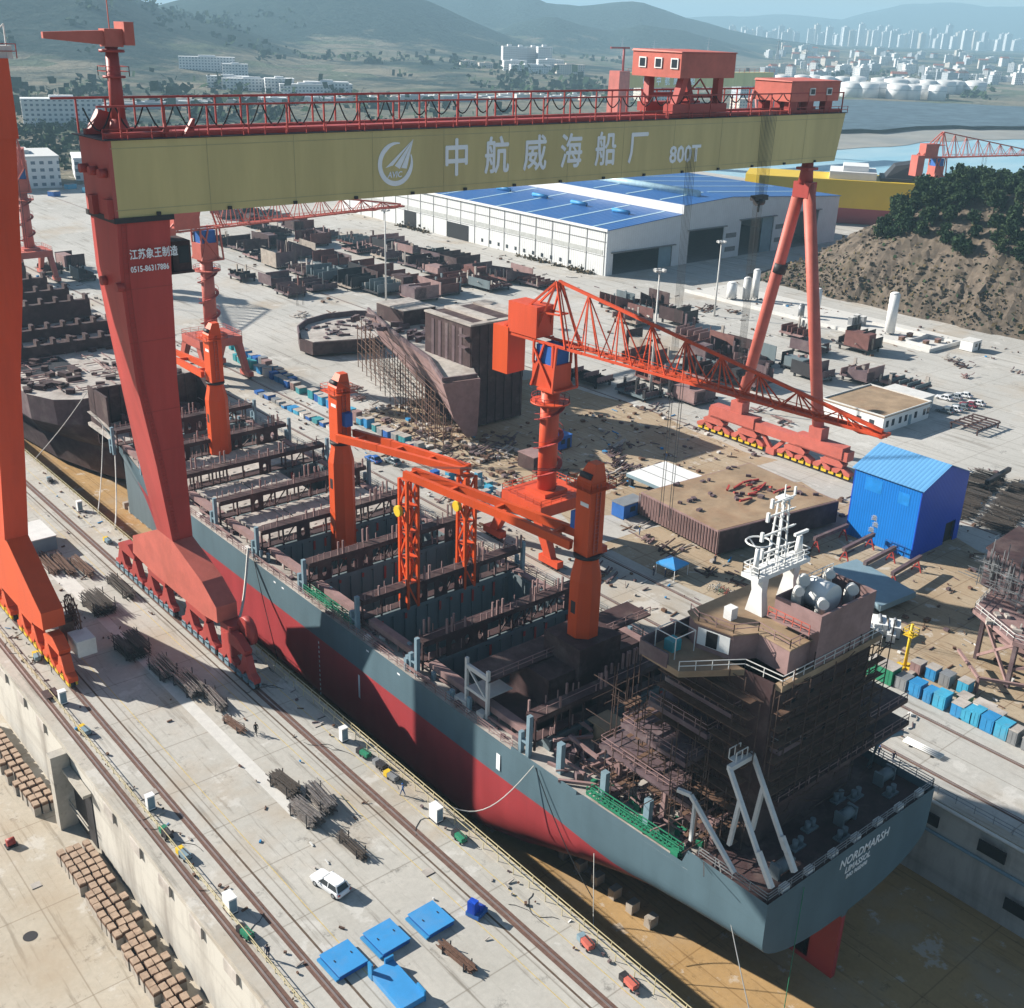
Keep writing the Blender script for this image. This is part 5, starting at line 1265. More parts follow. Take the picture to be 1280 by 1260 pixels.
for k in range(9):
    y = Y0+8+k*19
    m = MB(o); m.hexa([(297.5,y,16.95),(336,y,19.6),(336,y+1.1,19.6),(297.5,y+1.1,16.95),(297.5,y,17.0),(336,y,19.68),(336,y+1.1,19.68),(297.5,y+1.1,17.0)]); m.build('rooflight', M['skyl'], rf1)
    m = MB(o); m.hexa([(340,y+6,23.1),(365,y+6,24.42),(365,y+7.2,24.42),(340,y+7.2,23.1),(340,y+6,23.2),(365,y+6,24.5),(365,y+7.2,24.5),(340,y+7.2,23.2)]); m.build('rooflight', M['skyl'], rf2)
    m = MB(o); m.hexa([(368,y+6,24.35),(436,y+6,20.3),(436,y+7.2,20.3),(368,y+7.2,24.35),(368,y+6,24.45),(436,y+6,20.42),(436,y+7.2,20.42),(368,y+7.2,24.45)]); m.build('rooflight', M['skyl'], rf2)
for k in range(5):
    m = MB(o); y = Y0+14+k*24; m.tube([(322,y,19.5),(322,y+9,19.5)], 0.75, 8); m.tube([(322,y,19.0),(322,y+9,19.0)],0.4,6); m.build('roof_vent', M['sky'], rf1)
m = MB(o); m.tube([(356,Y0+9,24.9),(356,Y0+95,24.9)], 1.5, 10); m.build('ridge_vent', M['skyl'], rf2)

HU = thing('blue_hut', 'tall bright blue sheet-clad hut with pitched roof standing on the dusty yard', 'hut', (179, 97.3, 0))
o = HU.location
HX, HY0, HY1, HE, HR = (171.2, 186.6), 90.6, 104.3, 13.2, 16.2
m = MB(o); m.bx(HX[1]-0.2, HX[1], HY0+0.2, HY1-0.2, 0, HE); m.build('side_wall', M['hutwall'], HU)
m = MB(o); m.bx(HX[0], HX[0]+0.2, HY0+0.2, HY1-0.2, 0, HE); hw = m.build('side_wall', M['hutwall'], HU)
xm = (HX[0]+HX[1])/2
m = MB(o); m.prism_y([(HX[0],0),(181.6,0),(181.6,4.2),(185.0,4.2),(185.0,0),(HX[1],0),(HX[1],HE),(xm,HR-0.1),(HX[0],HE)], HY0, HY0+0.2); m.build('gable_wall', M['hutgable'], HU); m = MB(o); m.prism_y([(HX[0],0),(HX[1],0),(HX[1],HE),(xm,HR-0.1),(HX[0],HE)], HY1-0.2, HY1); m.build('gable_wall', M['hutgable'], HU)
m = MB(o)
for sx, xa in ((-1, HX[0]-0.4), (1, HX[1]+0.4)):
    za = HE-0.15; v = [(xa,HY0-0.4,za),(xm,HY0-0.4,HR),(xm,HY1+0.4,HR),(xa,HY1+0.4,za)]
    if sx > 0: v = [v[1], v[0], v[3], v[2]]
    m.hexa(v+[(x, y, z+0.12) for x, y, z in v])
m.build('roof', M['hutroof'], HU)
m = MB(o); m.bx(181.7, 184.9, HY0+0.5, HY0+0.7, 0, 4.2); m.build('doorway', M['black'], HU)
m = MB(o)
for y0, y1, z0, z1 in ((98.4,101.8,9.8,12.3),(92.8,95.0,9.4,11.6)): m.bx(HX[0]-0.03, HX[0]-0.004, y0, y1, z0, z1)
build_each(m, 'light_panel', mat('pale_blue_panel', (0.018,0.235,0.65), 0.45), hw)
m = MB(o)
for y, z in ((99.2,2.2),(98.6,3.4),(99.0,4.6)): 
    for k in range(3): m.bx(HX[0]-0.03, HX[0]-0.004, y+k*0.25-0.5, y+k*0.25-0.3, z, z+1.0); m.bx(HX[0]-0.03,HX[0]-0.004,y-0.7,y+0.5,z+0.3*k,z+0.3*k+0.12)
m.build('faded_mark', mat('faded_marks', (0.35,0.40,0.48), 0.6), hw)
m = MB(o); m.bx(170.6,170.8,91.6,95.6,1.2,1.3)
for y in (91.6,93,94.3,95.6): m.bar((170.7,y,0),(170.7,y,2.2),0.1)
m.bar((170.7,91.6,2.2),(170.7,95.6,2.2),0.1); m.build('rail_stand', M['blue'], HU)

OF = thing('office_building', 'low white flat-roofed office with dark windows beyond the red hinged leg', 'office', (236, 142, 0))
o = OF.location
m = MB(o); m.bx(226.4, 246.2, 132.6, 149.5, 0, 3.9); ow = m.build('wall', M['white'], OF)
m = MB(o); m.bx(226.2, 246.4, 132.4, 149.7, 3.9, 4.15); m.build('flat_roof', M['rustdeck'], OF)
m = MB(o)
for a in ((226.2,246.4,132.4,132.65),(226.2,246.4,149.45,149.7),(226.2,226.45,132.65,149.45),(246.15,246.4,132.65,149.45)): m.bx(*a, 4.15, 4.45)
m.build('parapet', M['offwhite'], OF)
for k, x in enumerate((227.6,230,233,235.4,239.6,243.4,245)):
    m = MB(o); m.bx(x, x+1.1, 132.55, 132.595, 1.3, 2.9); m.build('window', M['glass'], ow)
m = MB(o); m.bx(237.2,238.4,132.55,132.595,0.1,2.6); m.build('door', M['bluegrey'], ow)
for y in (135, 138.5): 
    m = MB(o); m.bx(226.35, 226.395, y, y+1.3, 1.3, 2.7); m.build('window', M['glass'], ow)
m = MB(o); m.bx(246.4, 254.5, 136.5, 147.5, 0, 3.3); m.bx(246.4,254.7,136.3,147.7,3.3,3.5); m.build('annex', M['offwhite'], OF)

# yard containers and cabins
def cabin(name, label, x, y, sx, sy, h, mt, roof, rz=0, cat='cabin', win=True):
    t = thing(name, label, cat, (x, y, 0), rz); m = MB(); m.bx(-sx/2, sx/2, -sy/2, sy/2, 0.15, h); b = m.build('wall', mt, t)
    m = MB(); m.bx(-sx/2-0.12, sx/2+0.12, -sy/2-0.12, sy/2+0.12, h, h+0.15); m.build('roof', roof, t)
    if win:
        m = MB(); m.bx(-sx*0.2, sx*0.05, -sy/2-0.04, -sy/2-0.003, h*0.45, h*0.8); m.build('window', M['glass'], b)
        m = MB(); m.bx(sx*0.2, sx*0.2+0.9, -sy/2-0.04, -sy/2-0.003, 0.2, h*0.8); m.build('door', M['dark'], b)
    return t
cabin('site_cabin', 'blue site cabin with grey roof in front of the lattice crane', 144.6, 134.6, 5.6, 3.2, 2.9, M['blue'], M['steel'])
cabin('site_cabin', 'dark red shed behind the lattice crane column', 147.0, 163.8, 6.0, 5.0, 3.2, M['primer'], M['primerlight'])
cabin('site_cabin', 'small blue cabin right of the lattice crane column', 158.6, 169.5, 4.5, 3.0, 3.0, M['blue'], M['blue'])
cabin('site_cabin', 'grey hut in the shadow of the orange leg on the pier', 51.2, 186.0, 5.5, 8.0, 2.6, M['bluegrey'], M['offwhite'], win=False)

# steel sections laid out in the yard
PR = [M['primer'], M['primer2'], M['primer2'], M['primerlight'], M['dark'], M['holdgrey'], mat('reddish_primer', (0.17,0.075,0.065), .75, var=.3), mat('tan_plate', (0.36,0.31,0.26), .8, var=.3, dirt=(.2,.12,.08), dirt_amt=.6)]
def steel_section(label, x, y, L, Wd, Hh, seed, group, rz=0.0):
    r = random.Random(seed); t = thing('hull_section', label, 'steel section', (x, y, 0), rz, group)
    bz = r.uniform(0.8, 1.4); style = r.randrange(4)
    m = MB(); m.bx(-Wd/2, Wd/2, -L/2, L/2, bz, bz+0.25); 
    k = int(Wd/0.9)
    for i in range(k): xx = -Wd/2+0.3+i*(Wd-0.6)/max(1, k-1); m.bx(xx-0.05, xx+0.05, -L/2, L/2, bz+0.25, bz+0.6)
    m.build('base_panel', r.choice(PR[1:8]), t)
    m = MB(); n = r.randint(3, 5)
    for i in range(n):
        yy = -L/2+0.4+i*(L-0.8)/(n-1); h = Hh*r.uniform(0.35, 1.0) if style != 3 else Hh*0.4
        if style == 2: m.hexa([(-Wd/2,yy-0.1,bz+0.25),(Wd/2,yy-0.1,bz+0.25),(Wd/2,yy+0.1,bz+0.25),(-Wd/2,yy+0.1,bz+0.25),(-Wd/2,yy-0.1,bz+h),(Wd/2,yy-0.1,bz+h*0.35),(Wd/2,yy+0.1,bz+h*0.35),(-Wd/2,yy+0.1,bz+h)])
        else: m.bx(-Wd/2+r.uniform(0,1), Wd/2-r.uniform(0,1), yy-0.1, yy+0.1, bz+0.25, bz+h)
    build_each(m, 'web_frame', r.choice(PR[:7]), t)
    if style in (0, 2, 1):
        m = MB(); h = Hh*r.uniform(0.6, 1.0); sx = r.choice((-1, 1)); 
        if style == 1: m.bx(-Wd/2, -Wd/2+Wd*0.45, -L/2+0.3, L/2-L*r.uniform(0.2,0.5), bz+0.3, bz+h)
        else: m.bx(sx*Wd/2-0.12, sx*Wd/2+0.12, -L/2, L/2, bz, bz+h)
        m.build('side_plate', r.choice(PR[:8]), t)
    m = MB()
    for i in range(r.randint(8, 16)):
        xx, yy = r.uniform(-Wd/2, Wd/2), r.uniform(-L/2, L/2); h = r.uniform(0.3, Hh*0.9); w = r.uniform(0.15, 0.5)
        if r.random() < 0.5: m.bx(xx-w/2, xx+w/2, yy-w, yy+w, bz+0.25, bz+0.25+h)
        else: m.bar((xx, yy, bz+0.7+h*0.5), (xx+r.uniform(-2,2), yy+r.uniform(-2,2), bz+0.7+h*0.5), w*0.7)
    q_ = m.build('fitting', r.choice(PR+[M['deckgrey'], M['deckgrey']]), t); q_['kind'] = 'stuff'
    m = MB()
    for sx in (-0.4, 0.4):
        for sy in (-0.4, 0.4): m.bx(sx*Wd-0.25, sx*Wd+0.25, sy*L-0.25, sy*L+0.25, 0, bz)
    build_each(m, 'trestle', M['dark'], t)
    return t
ROWS = [('back row nearest the shed', [(252,491),(255,470),(251,442),(250,420),(254,400),(260,385),(262,371),(266,356),(262,341),(259,325),(262,311),(264,298)]),
 ('middle row of the steel yard', [(208,426),(210,410),(206,392),(205,375),(206,358),(207,345),(209,331),(211,318),(217,304)]),
 ('front row of the steel yard', [(182,361),(187,346),(184,331)]),
 ('cluster by the dock behind the gantry leg', [(140,411),(137,390),(131,406)]),
 ('group behind the lattice jib', [(264,258),(272,250),(266,232),(253,240),(255,216),(256,203),(198,201),(201,186),(209,176),(249,197),(247,187),(255,178),(251,170),(260,161),(273,187),(240,200),(226,187),(231,176),(222,205),(214,192),(232,215),(284,200),(287,180)]),
 ('front line before the shed side of the yard', [(239,486),(238,458),(236,436),(238,408),(246,384),(247,366),(249,349),(247,333),(244,316),(247,303)]),
 ('line between the middle row and the light mast', [(222,412),(219,388),(220,364),(222,340),(224,322),(229,308),(196,336)])]
n_ = 0
for nm, pts in ROWS:
    for i, (x, y) in enumerate(pts):
        r = random.Random(1000+n_); n_ += 1
        big = nm[:2] in ('ba', 'mi', 'fr', 'li') and 'front row' not in nm
        steel_section(f'primed steel section, {ordn(i)} in the {nm}', x, y, r.uniform(11, 14) if big else r.uniform(8, 11), r.uniform(9, 12) if big else r.uniform(6, 9), r.uniform(3.5, 6.0), 300+n_, 'hull sections stored in the yard', r.uniform(-0.06, 0.06))
steel_section('reddish steel section with open bar frames, alone beside the parked cars', 264.5, 150.5, 11, 8, 3.4, 777, 'hull sections stored in the yard')
# flat trestle frame near the cars
t = thing('steel_grid_table', 'low open steel frame on short legs in front of the parked cars', 'steel frame', (249, 122, 0)); m = MB()
for k in range(6): m.bar((-5+k*2, -3.5, 1.6), (-5+k*2, 3.5, 1.6), 0.3)
for y in (-3.5, 0, 3.5): m.bar((-5.2, y, 1.3), (5.2, y, 1.3), 0.3)
m.build('grid', M['primer'], t); 
for sx in (-4.8, 4.8):
    for sy in (-3.3, 3.3): m = MB(); m.bar((sx, sy, 0), (sx, sy, 1.2), 0.3); m.build('leg', M['primer'], t)

# big sections of the next ship on the building area
t = thing('hull_section', 'curved low bow section with dark rim and dusty deck on the building ground', 'steel section', (166, 268, 0), 0, 'big ship sections under construction'); o = t.location
BP = [(151,261),(150.5,267),(154,274),(160,279.5),(168,282),(177,281),(184,276),(186,270),(178,262),(168,255.5)]
m = MB(o); m.prism(BP, 0.8, 4.2); m.build('shell', M['primer'], t)
m = MB(o); m.prism([(166.9+(x-166.9)*0.96, 269+(y-269)*0.95) for x, y in BP], 4.2, 4.35); m.build('deck', M['deckgrey'], t)
m = MB(o); q = BP[1:8]
for (x0, y0), (x1, y1) in zip(q, q[1:]): m.bar((x0, y0, 4.9), (x1, y1, 4.9), 0.4, 1.8)
m.build('bulwark', M['primer2'], t)
m = MB(o); r = random.Random(3)
for k in range(40): x, y = r.uniform(156, 178), r.uniform(262, 277); m.box(x, y, 4.5, r.uniform(.3,2.5), r.uniform(.3,1.2), r.uniform(.3,.9), r.uniform(0,3))
q_ = m.build('fitting', M['primer2'], t); q_['kind'] = 'stuff'
t = thing('hull_section', 'large hull side section with flared rusty flank resting on scaffold poles', 'steel section', (157, 215, 0), 0, 'big ship sections under construction'); o = t.location
up_p = [(137.5,184),(146.5,182.5),(148.5,186.5),(166,214),(182,236),(160,248),(152.5,226),(145.5,200)]
lo_p = [(144.5,184.5),(147,184),(148.5,187),(166,214),(181,234),(169,246),(160,224),(152,200)]
m = MB(o); m.loft([[(x,y,0.9) for x,y in lo_p],[(x*0.45+u*0.55,y*0.45+v*0.55,6) for (x,y),(u,v) in zip(lo_p,up_p)],[(x,y,14.5) for x,y in up_p]], True); m.build('shell', M['primerlight'], t)
m = MB(o); m.prism([(155+(x-155)*0.97, 212+(y-212)*0.97) for x,y in up_p], 14.5, 14.65); m.build('deck', M['deckgrey'], t)
m = MB(o); r = random.Random(8)
for k in range(60):
    x, y = r.uniform(150, 168), r.uniform(205, 242); l = r.uniform(.5, 4); m.box(x, y, 15.1, l, r.uniform(.3,1), r.uniform(.4,1.6), r.uniform(0,3))
for (x0,y0),(x1,y1) in zip([(160,247),(152.5,226),(145.5,200),(138,184.5)], [(152.5,226),(145.5,200),(138,184.5),(146,183)]): m.bar((x0,y0,15.2),(x1,y1,15.2),0.5,0.9)
q_ = m.build('fitting', M['primer2'], t); q_['kind'] = 'stuff'
t = thing('hull_section', 'tall dark block of stiffened plating standing behind the flared hull section', 'steel section', (155, 196, 0), 0, 'big ship sections under construction'); o = t.location
m = MB(o); m.bx(149.5, 165, 190.0, 207, 0.6, 24.0)
for k in range(7): m.bx(149.6+k*2.45, 149.9+k*2.45, 189.75, 190.0, 0.6, 24.0)
m.build('shell', M['primer'], t)
m = MB(o); m.bx(149.2,165.2,189.6,191.2,24,24.4); m.bx(149.2,151,191.2,207,24,24.4); m.bx(155,158,191.2,207,24,24.6); m.bx(163.4,165.2,191.2,207,24,24.4); m.build('top_flange', M['deckgrey'], t)
m = MB(o)
for z in (19,21.5): m.bx(148.3,149.5,190.5,193,z,z+0.2)
for k in range(5): m.bx(149.4,149.5,193+k*2.6,194+k*2.6,14,23)
m.build('bracket', M['primer2'], t)
t = thing('hull_section', 'second dark block with lit flange tops behind the scaffolded flank', 'steel section', (176, 222, 0), 0, 'big ship sections under construction'); o = t.location
m = MB(o); m.bx(166.5,186,214,230,0.6,17.5); m.bx(158,168,228,240,14.6,18.5); m.build('shell', M['primer'], t)
m = MB(o); m.bx(166.2,186.2,213.8,230.2,17.5,17.8); m.bx(158,168,228,240,18.5,18.7); m.build('top_flange', M['deckgrey'], t)
t = thing('scaffolding', 'brown pole scaffolding along the flared flank of the big hull section', 'scaffolding', (142, 215, 0)); o = t.location
m = MB(o); r = random.Random(12)
for i in range(16):
    f_ = i/15; x0, y0 = 137.0+(158-137.0)*f_, 184+(247-184)*f_; 
    for d_ in (0, 3.2, 6.4): m.bar((x0-1.5+d_*0.9, y0+d_*0.25, 0), (x0-1.5+d_*0.9, y0+d_*0.25, 14.5-d_*1.2+r.uniform(-3, 1.0)), 0.16)
for z in (2.2, 4.4, 6.6, 8.8, 11, 13): 
    for d_ in (0, 3.2): m.bar((135.5+d_, 184, z), (156.5+d_, 247, z), 0.1)
m.build('scaffold_pole', M['rust'], t)
t = thing('plated_block', 'wide low flat-topped ship block with rusty plating and red beams on top', 'steel section', (158, 120, 0), 0, 'big ship sections under construction'); o = t.location
m = MB(o); m.prism([(143.6,112.0),(172.8,107.8),(175.0,130.5),(145.5,132.5)], 0.7, 5.0)
for k in range(28):
    m.bar((143.5+0.07*k*0.95, 112.6+k*0.74, 0.8), (143.5+0.07*k*0.95, 112.6+k*0.74, 4.9), 0.14)
m.build('shell', M['primerlight'], t)
m = MB(o); m.prism([(143.9,112.3),(172.5,108.1),(174.7,130.2),(145.8,132.2)], 5.0, 5.06); m.build('top_plate', M['rustdeck'], t)
m = MB(o); m.prism([(143.7,111.9),(172.8,107.7),(172.7,107.5),(143.6,111.7)], 0.7, 4.98); m.build('dark_side', M['primer'], t)
m = MB(o); r = random.Random(15)
for k in range(16): x, y = r.uniform(159,168), r.uniform(117,124); m.bar((x,y,5.3),(x+r.uniform(-4,4),y+r.uniform(-1,1),5.3+r.uniform(0,.4)),0.35)
m.build('loose_beam', M['red'], t)
m = MB(o)
for k in range(22): x, y = r.uniform(147,172), r.uniform(111,131); m.box(x,y,5.25,r.uniform(.3,1.2),r.uniform(.3,1.2),r.uniform(.2,.8),r.uniform(0,2))
q_ = m.build('fitting', M['primer2'], t); q_['kind'] = 'stuff'
t = thing('steel_section', 'white-topped flat panel on trestles beside the lattice crane', 'steel section', (160.5, 140, 0)); 
m = MB(); m.box(0,0,2.3,11.5,10.5,0.7); m.build('shell', M['bluegrey'], t)
m = MB(); m.box(0,0,2.68,11.4,10.4,0.06); m.build('top_plate', M['white'], t)
m = MB()
for x in (-1.9, 1.9): m.box(x,0,2.73,0.12,10.3,0.03)
m.build('seam', M['dark'], t)
for sx, sy in ((-5,-4.5),(5,-4.5),(-5,4.5),(5,4.5)): m = MB(); m.bx(sx-0.4,sx+0.4,sy-0.4,sy+0.4,0,1.9); m.build('trestle', M['dark'], t)
# grey plate on trestles and long beams by the blue hut
t = thing('steel_section', 'grey-blue flat slab on supports between the superstructure and the blue hut', 'steel section', (153.5, 88, 0)); 
m = MB(); m.prism([(-6,-6.5),(3.0,-7.2),(5.8,6),(-1.5,7)],1.2,2.2); m.build('plate', M['bluegrey'], t)
for sx, sy in ((-4,-5),(2.5,-5.5),(4,5),(-1,5.5)): m = MB(); m.bx(sx-.4,sx+.4,sy-.4,sy+.4,0,1.2); m.build('trestle', M['dark'], t)
for i,(x,y,a,lb) in enumerate(((164.5,103.0,0.0,'farthest'),(165,97.5,0.05,'second farthest'),(163.2,92.0,0.05,'third farthest'),(163.5,87.0,0.08,'nearest'))):
    t = thing('beam_trestle', f'long steel beam on red A-shaped trestles, {lb} of four near the blue hut', 'beam', (x, y, 0), a, 'beams on red trestles')
    m = MB(); m.bx(-5.0, 5.0, -0.3, 0.3, 2.2, 2.9); m.build('beam', M['primer2'], t)
    for sx in (-4.2, 4.2):
        m = MB(); m.bar((sx,-0.9,0),(sx,0,2.2),0.2); m.bar((sx,0.9,0),(sx,0,2.2),0.2); m.bar((sx,-0.5,0.9),(sx,0.5,0.9),0.15); m.build('trestle', M['red'], t)
# superstructure-like block at the right edge
t = thing('deck_block', 'unfinished violet-brown deck block with railings and legs at the right edge', 'steel section', (153.5, 66.5, 0), 0, 'big ship sections under construction'); o = Vector((158, 66, 0))
m = MB(o); m.prism([(147.5,58),(152.0,66.5),(160,68),(166,64),(166,50),(150,48)], 7.4, 8.0); m.prism([(150,56),(153,64),(166,63),(166,48),(151,47)],4.6,5.0); m.build('deck', M['primerlight'], t)
m = MB(o); m.prism([(157.5,60),(160.5,70),(172,71),(172,50),(158,50)], 8.0, 14); m.build('wall', M['primer2'], t)
m = MB(o); m.prism([(157.2,59.8),(160.3,70.3),(172.2,71.3),(172.2,49.8),(157.8,49.8)], 14, 14.3); m.build('roof', M['primer'], t)
railing(t, o, [(150.2,48.2,8.0),(147.7,58,8.0),(152.1,66.3,8.0),(160,67.8,8.0)], 1.1, M['offwhite'], 1.4, 0.08)
for x, y in ((149,58),(153,65),(150.5,50),(160,66),(163,52)): m = MB(o); m.bx(x-0.3,x+0.3,y-0.3,y+0.3,0,7.4); m.build('leg', M['primer2'], t)
m = MB(o)
for a,b_ in (((149,58,0.5),(153,65,7)),((153,65,0.5),(149,58,7)),((149,58,3),(150.5,50,7)),((144,60,2.4),(150.5,50,2.4)),((144,60,0),(144,60,2.4)),((144,60,2.4),(149,66,2.4))): m.bar(a,b_,0.4)
m.build('brace', M['primerlight'], t)
m = MB(o); r = random.Random(45)
for k in range(70):
    x, y = r.choice((157.4, 156.6))+r.uniform(0, 14)*.22, r.uniform(50, 70); z = r.uniform(8, 12); x = 157+(y-60)*.3+r.uniform(-1.2, 0) if y > 58 else 157.2-r.random()
    m.bar((x, y, z), (x, y, z+r.uniform(2, 5)), .1); m.bar((x, y, z+1), (x+r.uniform(-.3,.3), y+r.uniform(1.5,4), z+1), .09)
q = m.build('scaffold_pipe', M['steel'], t); q['kind'] = 'stuff'
m = MB(o); r = random.Random(44)
for k in range(30): x,y=r.uniform(149,158),r.uniform(50,64); m.box(x,y,8.2,r.uniform(.3,1.5),r.uniform(.2,.8),r.uniform(.2,.9),r.uniform(0,3))
q_ = m.build('fitting', M['deckgrey'], t); q_['kind'] = 'stuff'

# steel tanks
def tank(label, x, y, h, rr, legs=True, mt=None):
    t = thing('gas_tank', label, 'gas tank', (x, y, 0), 0, 'white gas tanks'); m = MB(); m.cyl(0, 0, 0.8, h-0.5, rr, rr, 16); m.cyl(0,0,h-0.5,h,rr,rr*0.6,16); m.build('vessel', mt or M['white'], t)
    for a in range(4): m = MB(); q=a*math.pi/2+.78; m.bx(rr*.8*math.cos(q)-.12,rr*.8*math.cos(q)+.12,rr*.8*math.sin(q)-.12,rr*.8*math.sin(q)+.12,0,.9); m.build('leg', M['steel'], t)
    m = MB(); m.bar((rr+.1,0,.5),(rr+.1,0,h-.6),0.12); m.build('pipe', M['steel'], t)
tank('tallest white gas tank, standing alone on the concrete platform below the hill', 311.4, 185.5, 13.2, 1.55)
tank('tall white gas tank at the right end of the tank group by the shed', 314, 240.5, 10.6, 1.25)
tank('medium white gas tank left of the tallest one in the group by the shed', 310, 241, 8.2, 1.3)
tank('short wide white gas tank at the left of the group by the shed', 307, 245, 6.2, 1.7)
tank('white gas tank seen beside the right tube of the hinged leg', 312, 213.5, 9.2, 1.2)
tank('small grey tank beside the white tank near the hinged leg', 306, 215, 4.6, 1.0, mt=M['steel'])
for i, (x, y, h) in enumerate(((313.5,199,3.2),(314,197,3.0),(311.5,199.5,2.6))):
    t = thing('equipment_cabinet', f'grey equipment cabinet at the foot of the tallest tank, {("left","right","front")[i]} one', 'cabinet', (x,y,0)); m = MB(); m.bx(-.8,.8,-.8,.8,.1,h); m.build('body', M['steel'], t); m=MB(); m.bx(-.9,.9,-.9,.9,h,h+.12); m.build('lid', M['offwhite'], t)
t = thing('platform_wall', 'low white wall round the concrete gas platform below the hill', 'wall', (316,200,0)); o=t.location
m = MB(o)
for a in ((302,302.5,166,262),(302.5,326,166,166.5),(318,318.4,168,196),(306,318,176,176.4),(306,306.4,168,176)): m.bx(*a,0,1.1)
m.build('wall', M['offwhite'], t)
m = MB(o); m.bx(302.5,326,166.5,262,0.02,0.12); m.build('slab', M['patch'], t)
for i,(x,y) in enumerate(((310,172),(315,171),(308,179),(314,180))):
    t = thing('brick_stack', f'small brown brick stack inside the low white walls, {ORD[i]} of four', 'brick stack', (x,y,0.12), 0, 'brick stacks'); m=MB(); m.bx(-.9,.9,-.6,.6,0,1.1); m.build('bricks', M['timber'], t); m=MB(); m.bx(-1,1,-.7,.7,1.1,1.2); m.build('top_course', M['primerlight'], t)
cabin('site_cabin', 'white prefab cabin with grey side beside the gas platform', 316, 161, 5, 4, 3.0, M['white'], M['offwhite'])
# light masts
def mast(label, x, y, h):
    t = thing('light_mast', label, 'light mast', (x,y,0), 0, 'high light masts'); m = MB(); m.cyl(0,0,0,h,0.34,0.16,10); m.build('pole', M['offwhite'], t)
    m = MB(); m.cyl(0,0,h-.4,h-.1,1.1,1.1,12); hd = m.build('head_frame', M['steel'], t)
    for k in range(8): a=k*math.pi/4; m = MB(); m.box(1.3*math.cos(a),1.3*math.sin(a),h-.1,.6,.6,.5,a); m.build('floodlight', M['offwhite'], hd)
mast('tall pale light mast rising in front of the long white shed wall', 200.2, 298.5, 31)
mast('tall light mast crossing the lattice jib beside the red hinged leg', 201.7, 183.3, 32)
mast('light mast behind the hoist ropes near the gas tanks', 283, 232, 24)
# ------------------------------------------------------------------ toolboxes and small equipment
def toolbox(label, x, y, sx, sy, h, mt, group, rz=0.0, name='toolbox'):
    t = thing(name, label, 'toolbox' if name == 'toolbox' else 'container', (x, y, 0), rz, group)
    m = MB(); m.bx(-sx/2, sx/2, -sy/2, sy/2, 0.15, h); m.bx(-sx/2+.1,sx/2-.1,-sy/2+.1,sy/2-.1,0,0.15); b = m.build('body', mt, t)
    m = MB(); m.bx(-sx/2-.05, sx/2+.05, -sy/2-.05, sy/2+.05, h, h+.1); m.build('lid', M['deckgrey'] if (int(x*7+y*3)%3) else mt, t)
    m = MB(); m.bx(-sx/2-.03, -sx/2-.003, -sy*.38, -sy*.04, .3, h-.15); m.bx(-sx/2-.03,-sx/2-.003,sy*.04,sy*.38,.3,h-.15); m.build('door', mt, b)
    return t
r = random.Random(60)
cols = {'teal': M['teal'], 'bright blue': M['sky'], 'blue': M['blue'], 'grey': M['steel'], 'green': M['green'], 'white': M['offwhite'], 'brown': M['primerlight'], 'light blue': mat('light_blue_box', (0.06,0.36,0.55), 0.5, var=0.15, dirt=(0.3,0.25,0.2), dirt_amt=0.4)}
toolbox('dented green container at the head of the quayside toolbox row', 132.2, 71.0, 2.4, 4.4, 2.5, cols['green'], 'quayside toolbox row', name='container')
seq = ['grey','bright blue','bright blue','light blue','bright blue','light blue','light blue','bright blue','light blue','grey','grey','light blue','bright blue']
ys = [67.6,65.4,63.4,61.6,58.9,57.6,56.3,54.6,52.6,51.0,48.8,46.0,43.6]
for i, (c, y) in enumerate(zip(seq, ys)): toolbox(f'{c} steel toolbox, {ordn(i)} after the green container in the quayside row', 132.3, y, 2.0, 1.2 if i in (2,6,9) else 1.75, r.uniform(1.7, 2.3), cols[c], 'quayside toolbox row')
for i, (c, x, y) in enumerate((('brown',137.6,68.6),('bright blue',138,66.4),('grey',138,64.2),('light blue',138.4,61.6),('white',134.8,56.8),('grey',134.2,54.6),('green',134.6,59.6))):
    toolbox(f'{c} toolbox standing behind the quayside row, {ordn(i)} from the yellow post', x, y, 1.8, 2.6 if c == 'white' else 1.6, 1.9, cols[c], 'boxes behind the quayside row')
k = 0
for nm, x0, x1, y0, y1, n in (('back row past the rail', 137.8, 134.6, 281, 243, 13), ('long row by the rail', 133.2, 131.6, 270, 176, 34), ('low row between rails', 123.8, 124.6, 241, 206, 14)):
    for i in range(n):
        f_ = i/(n-1); c = r.choice(['teal','bright blue','blue','blue','grey','light blue','white','brown','teal'])
        hh = r.uniform(1.5, 2.4) if nm[:3] != 'low' else r.uniform(0.7, 1.2)
        if r.random() < 0.1 and n > 20: continue
        toolbox(f'{c} box, {ordn(i)} from the far end of the {nm}', x0+(x1-x0)*f_+r.uniform(-.3,.3), y0+(y1-y0)*f_+r.uniform(-.3,.3), r.uniform(1.6,2.3), r.uniform(1.3,2.2), hh, cols[c], nm, r.uniform(-.06,.06))
for i in range(26):
    c = r.choice(['grey','light blue','white','teal','blue','brown']); x, y = r.uniform(124.5, 134.5), r.uniform(146, 172)
    row = i//2
    x = 125.5+(i%2)*4.6+r.uniform(-.5,.5)+(1.8 if i%4 > 1 else 0); y = 147+row*1.95
    toolbox(f'{c} cabinet, {ordn(i)} among the boxes behind the lattice crane', x, y, r.uniform(1,1.6), r.uniform(1,1.5), r.uniform(1.2,2.0), cols[c], 'boxes behind the lattice crane')

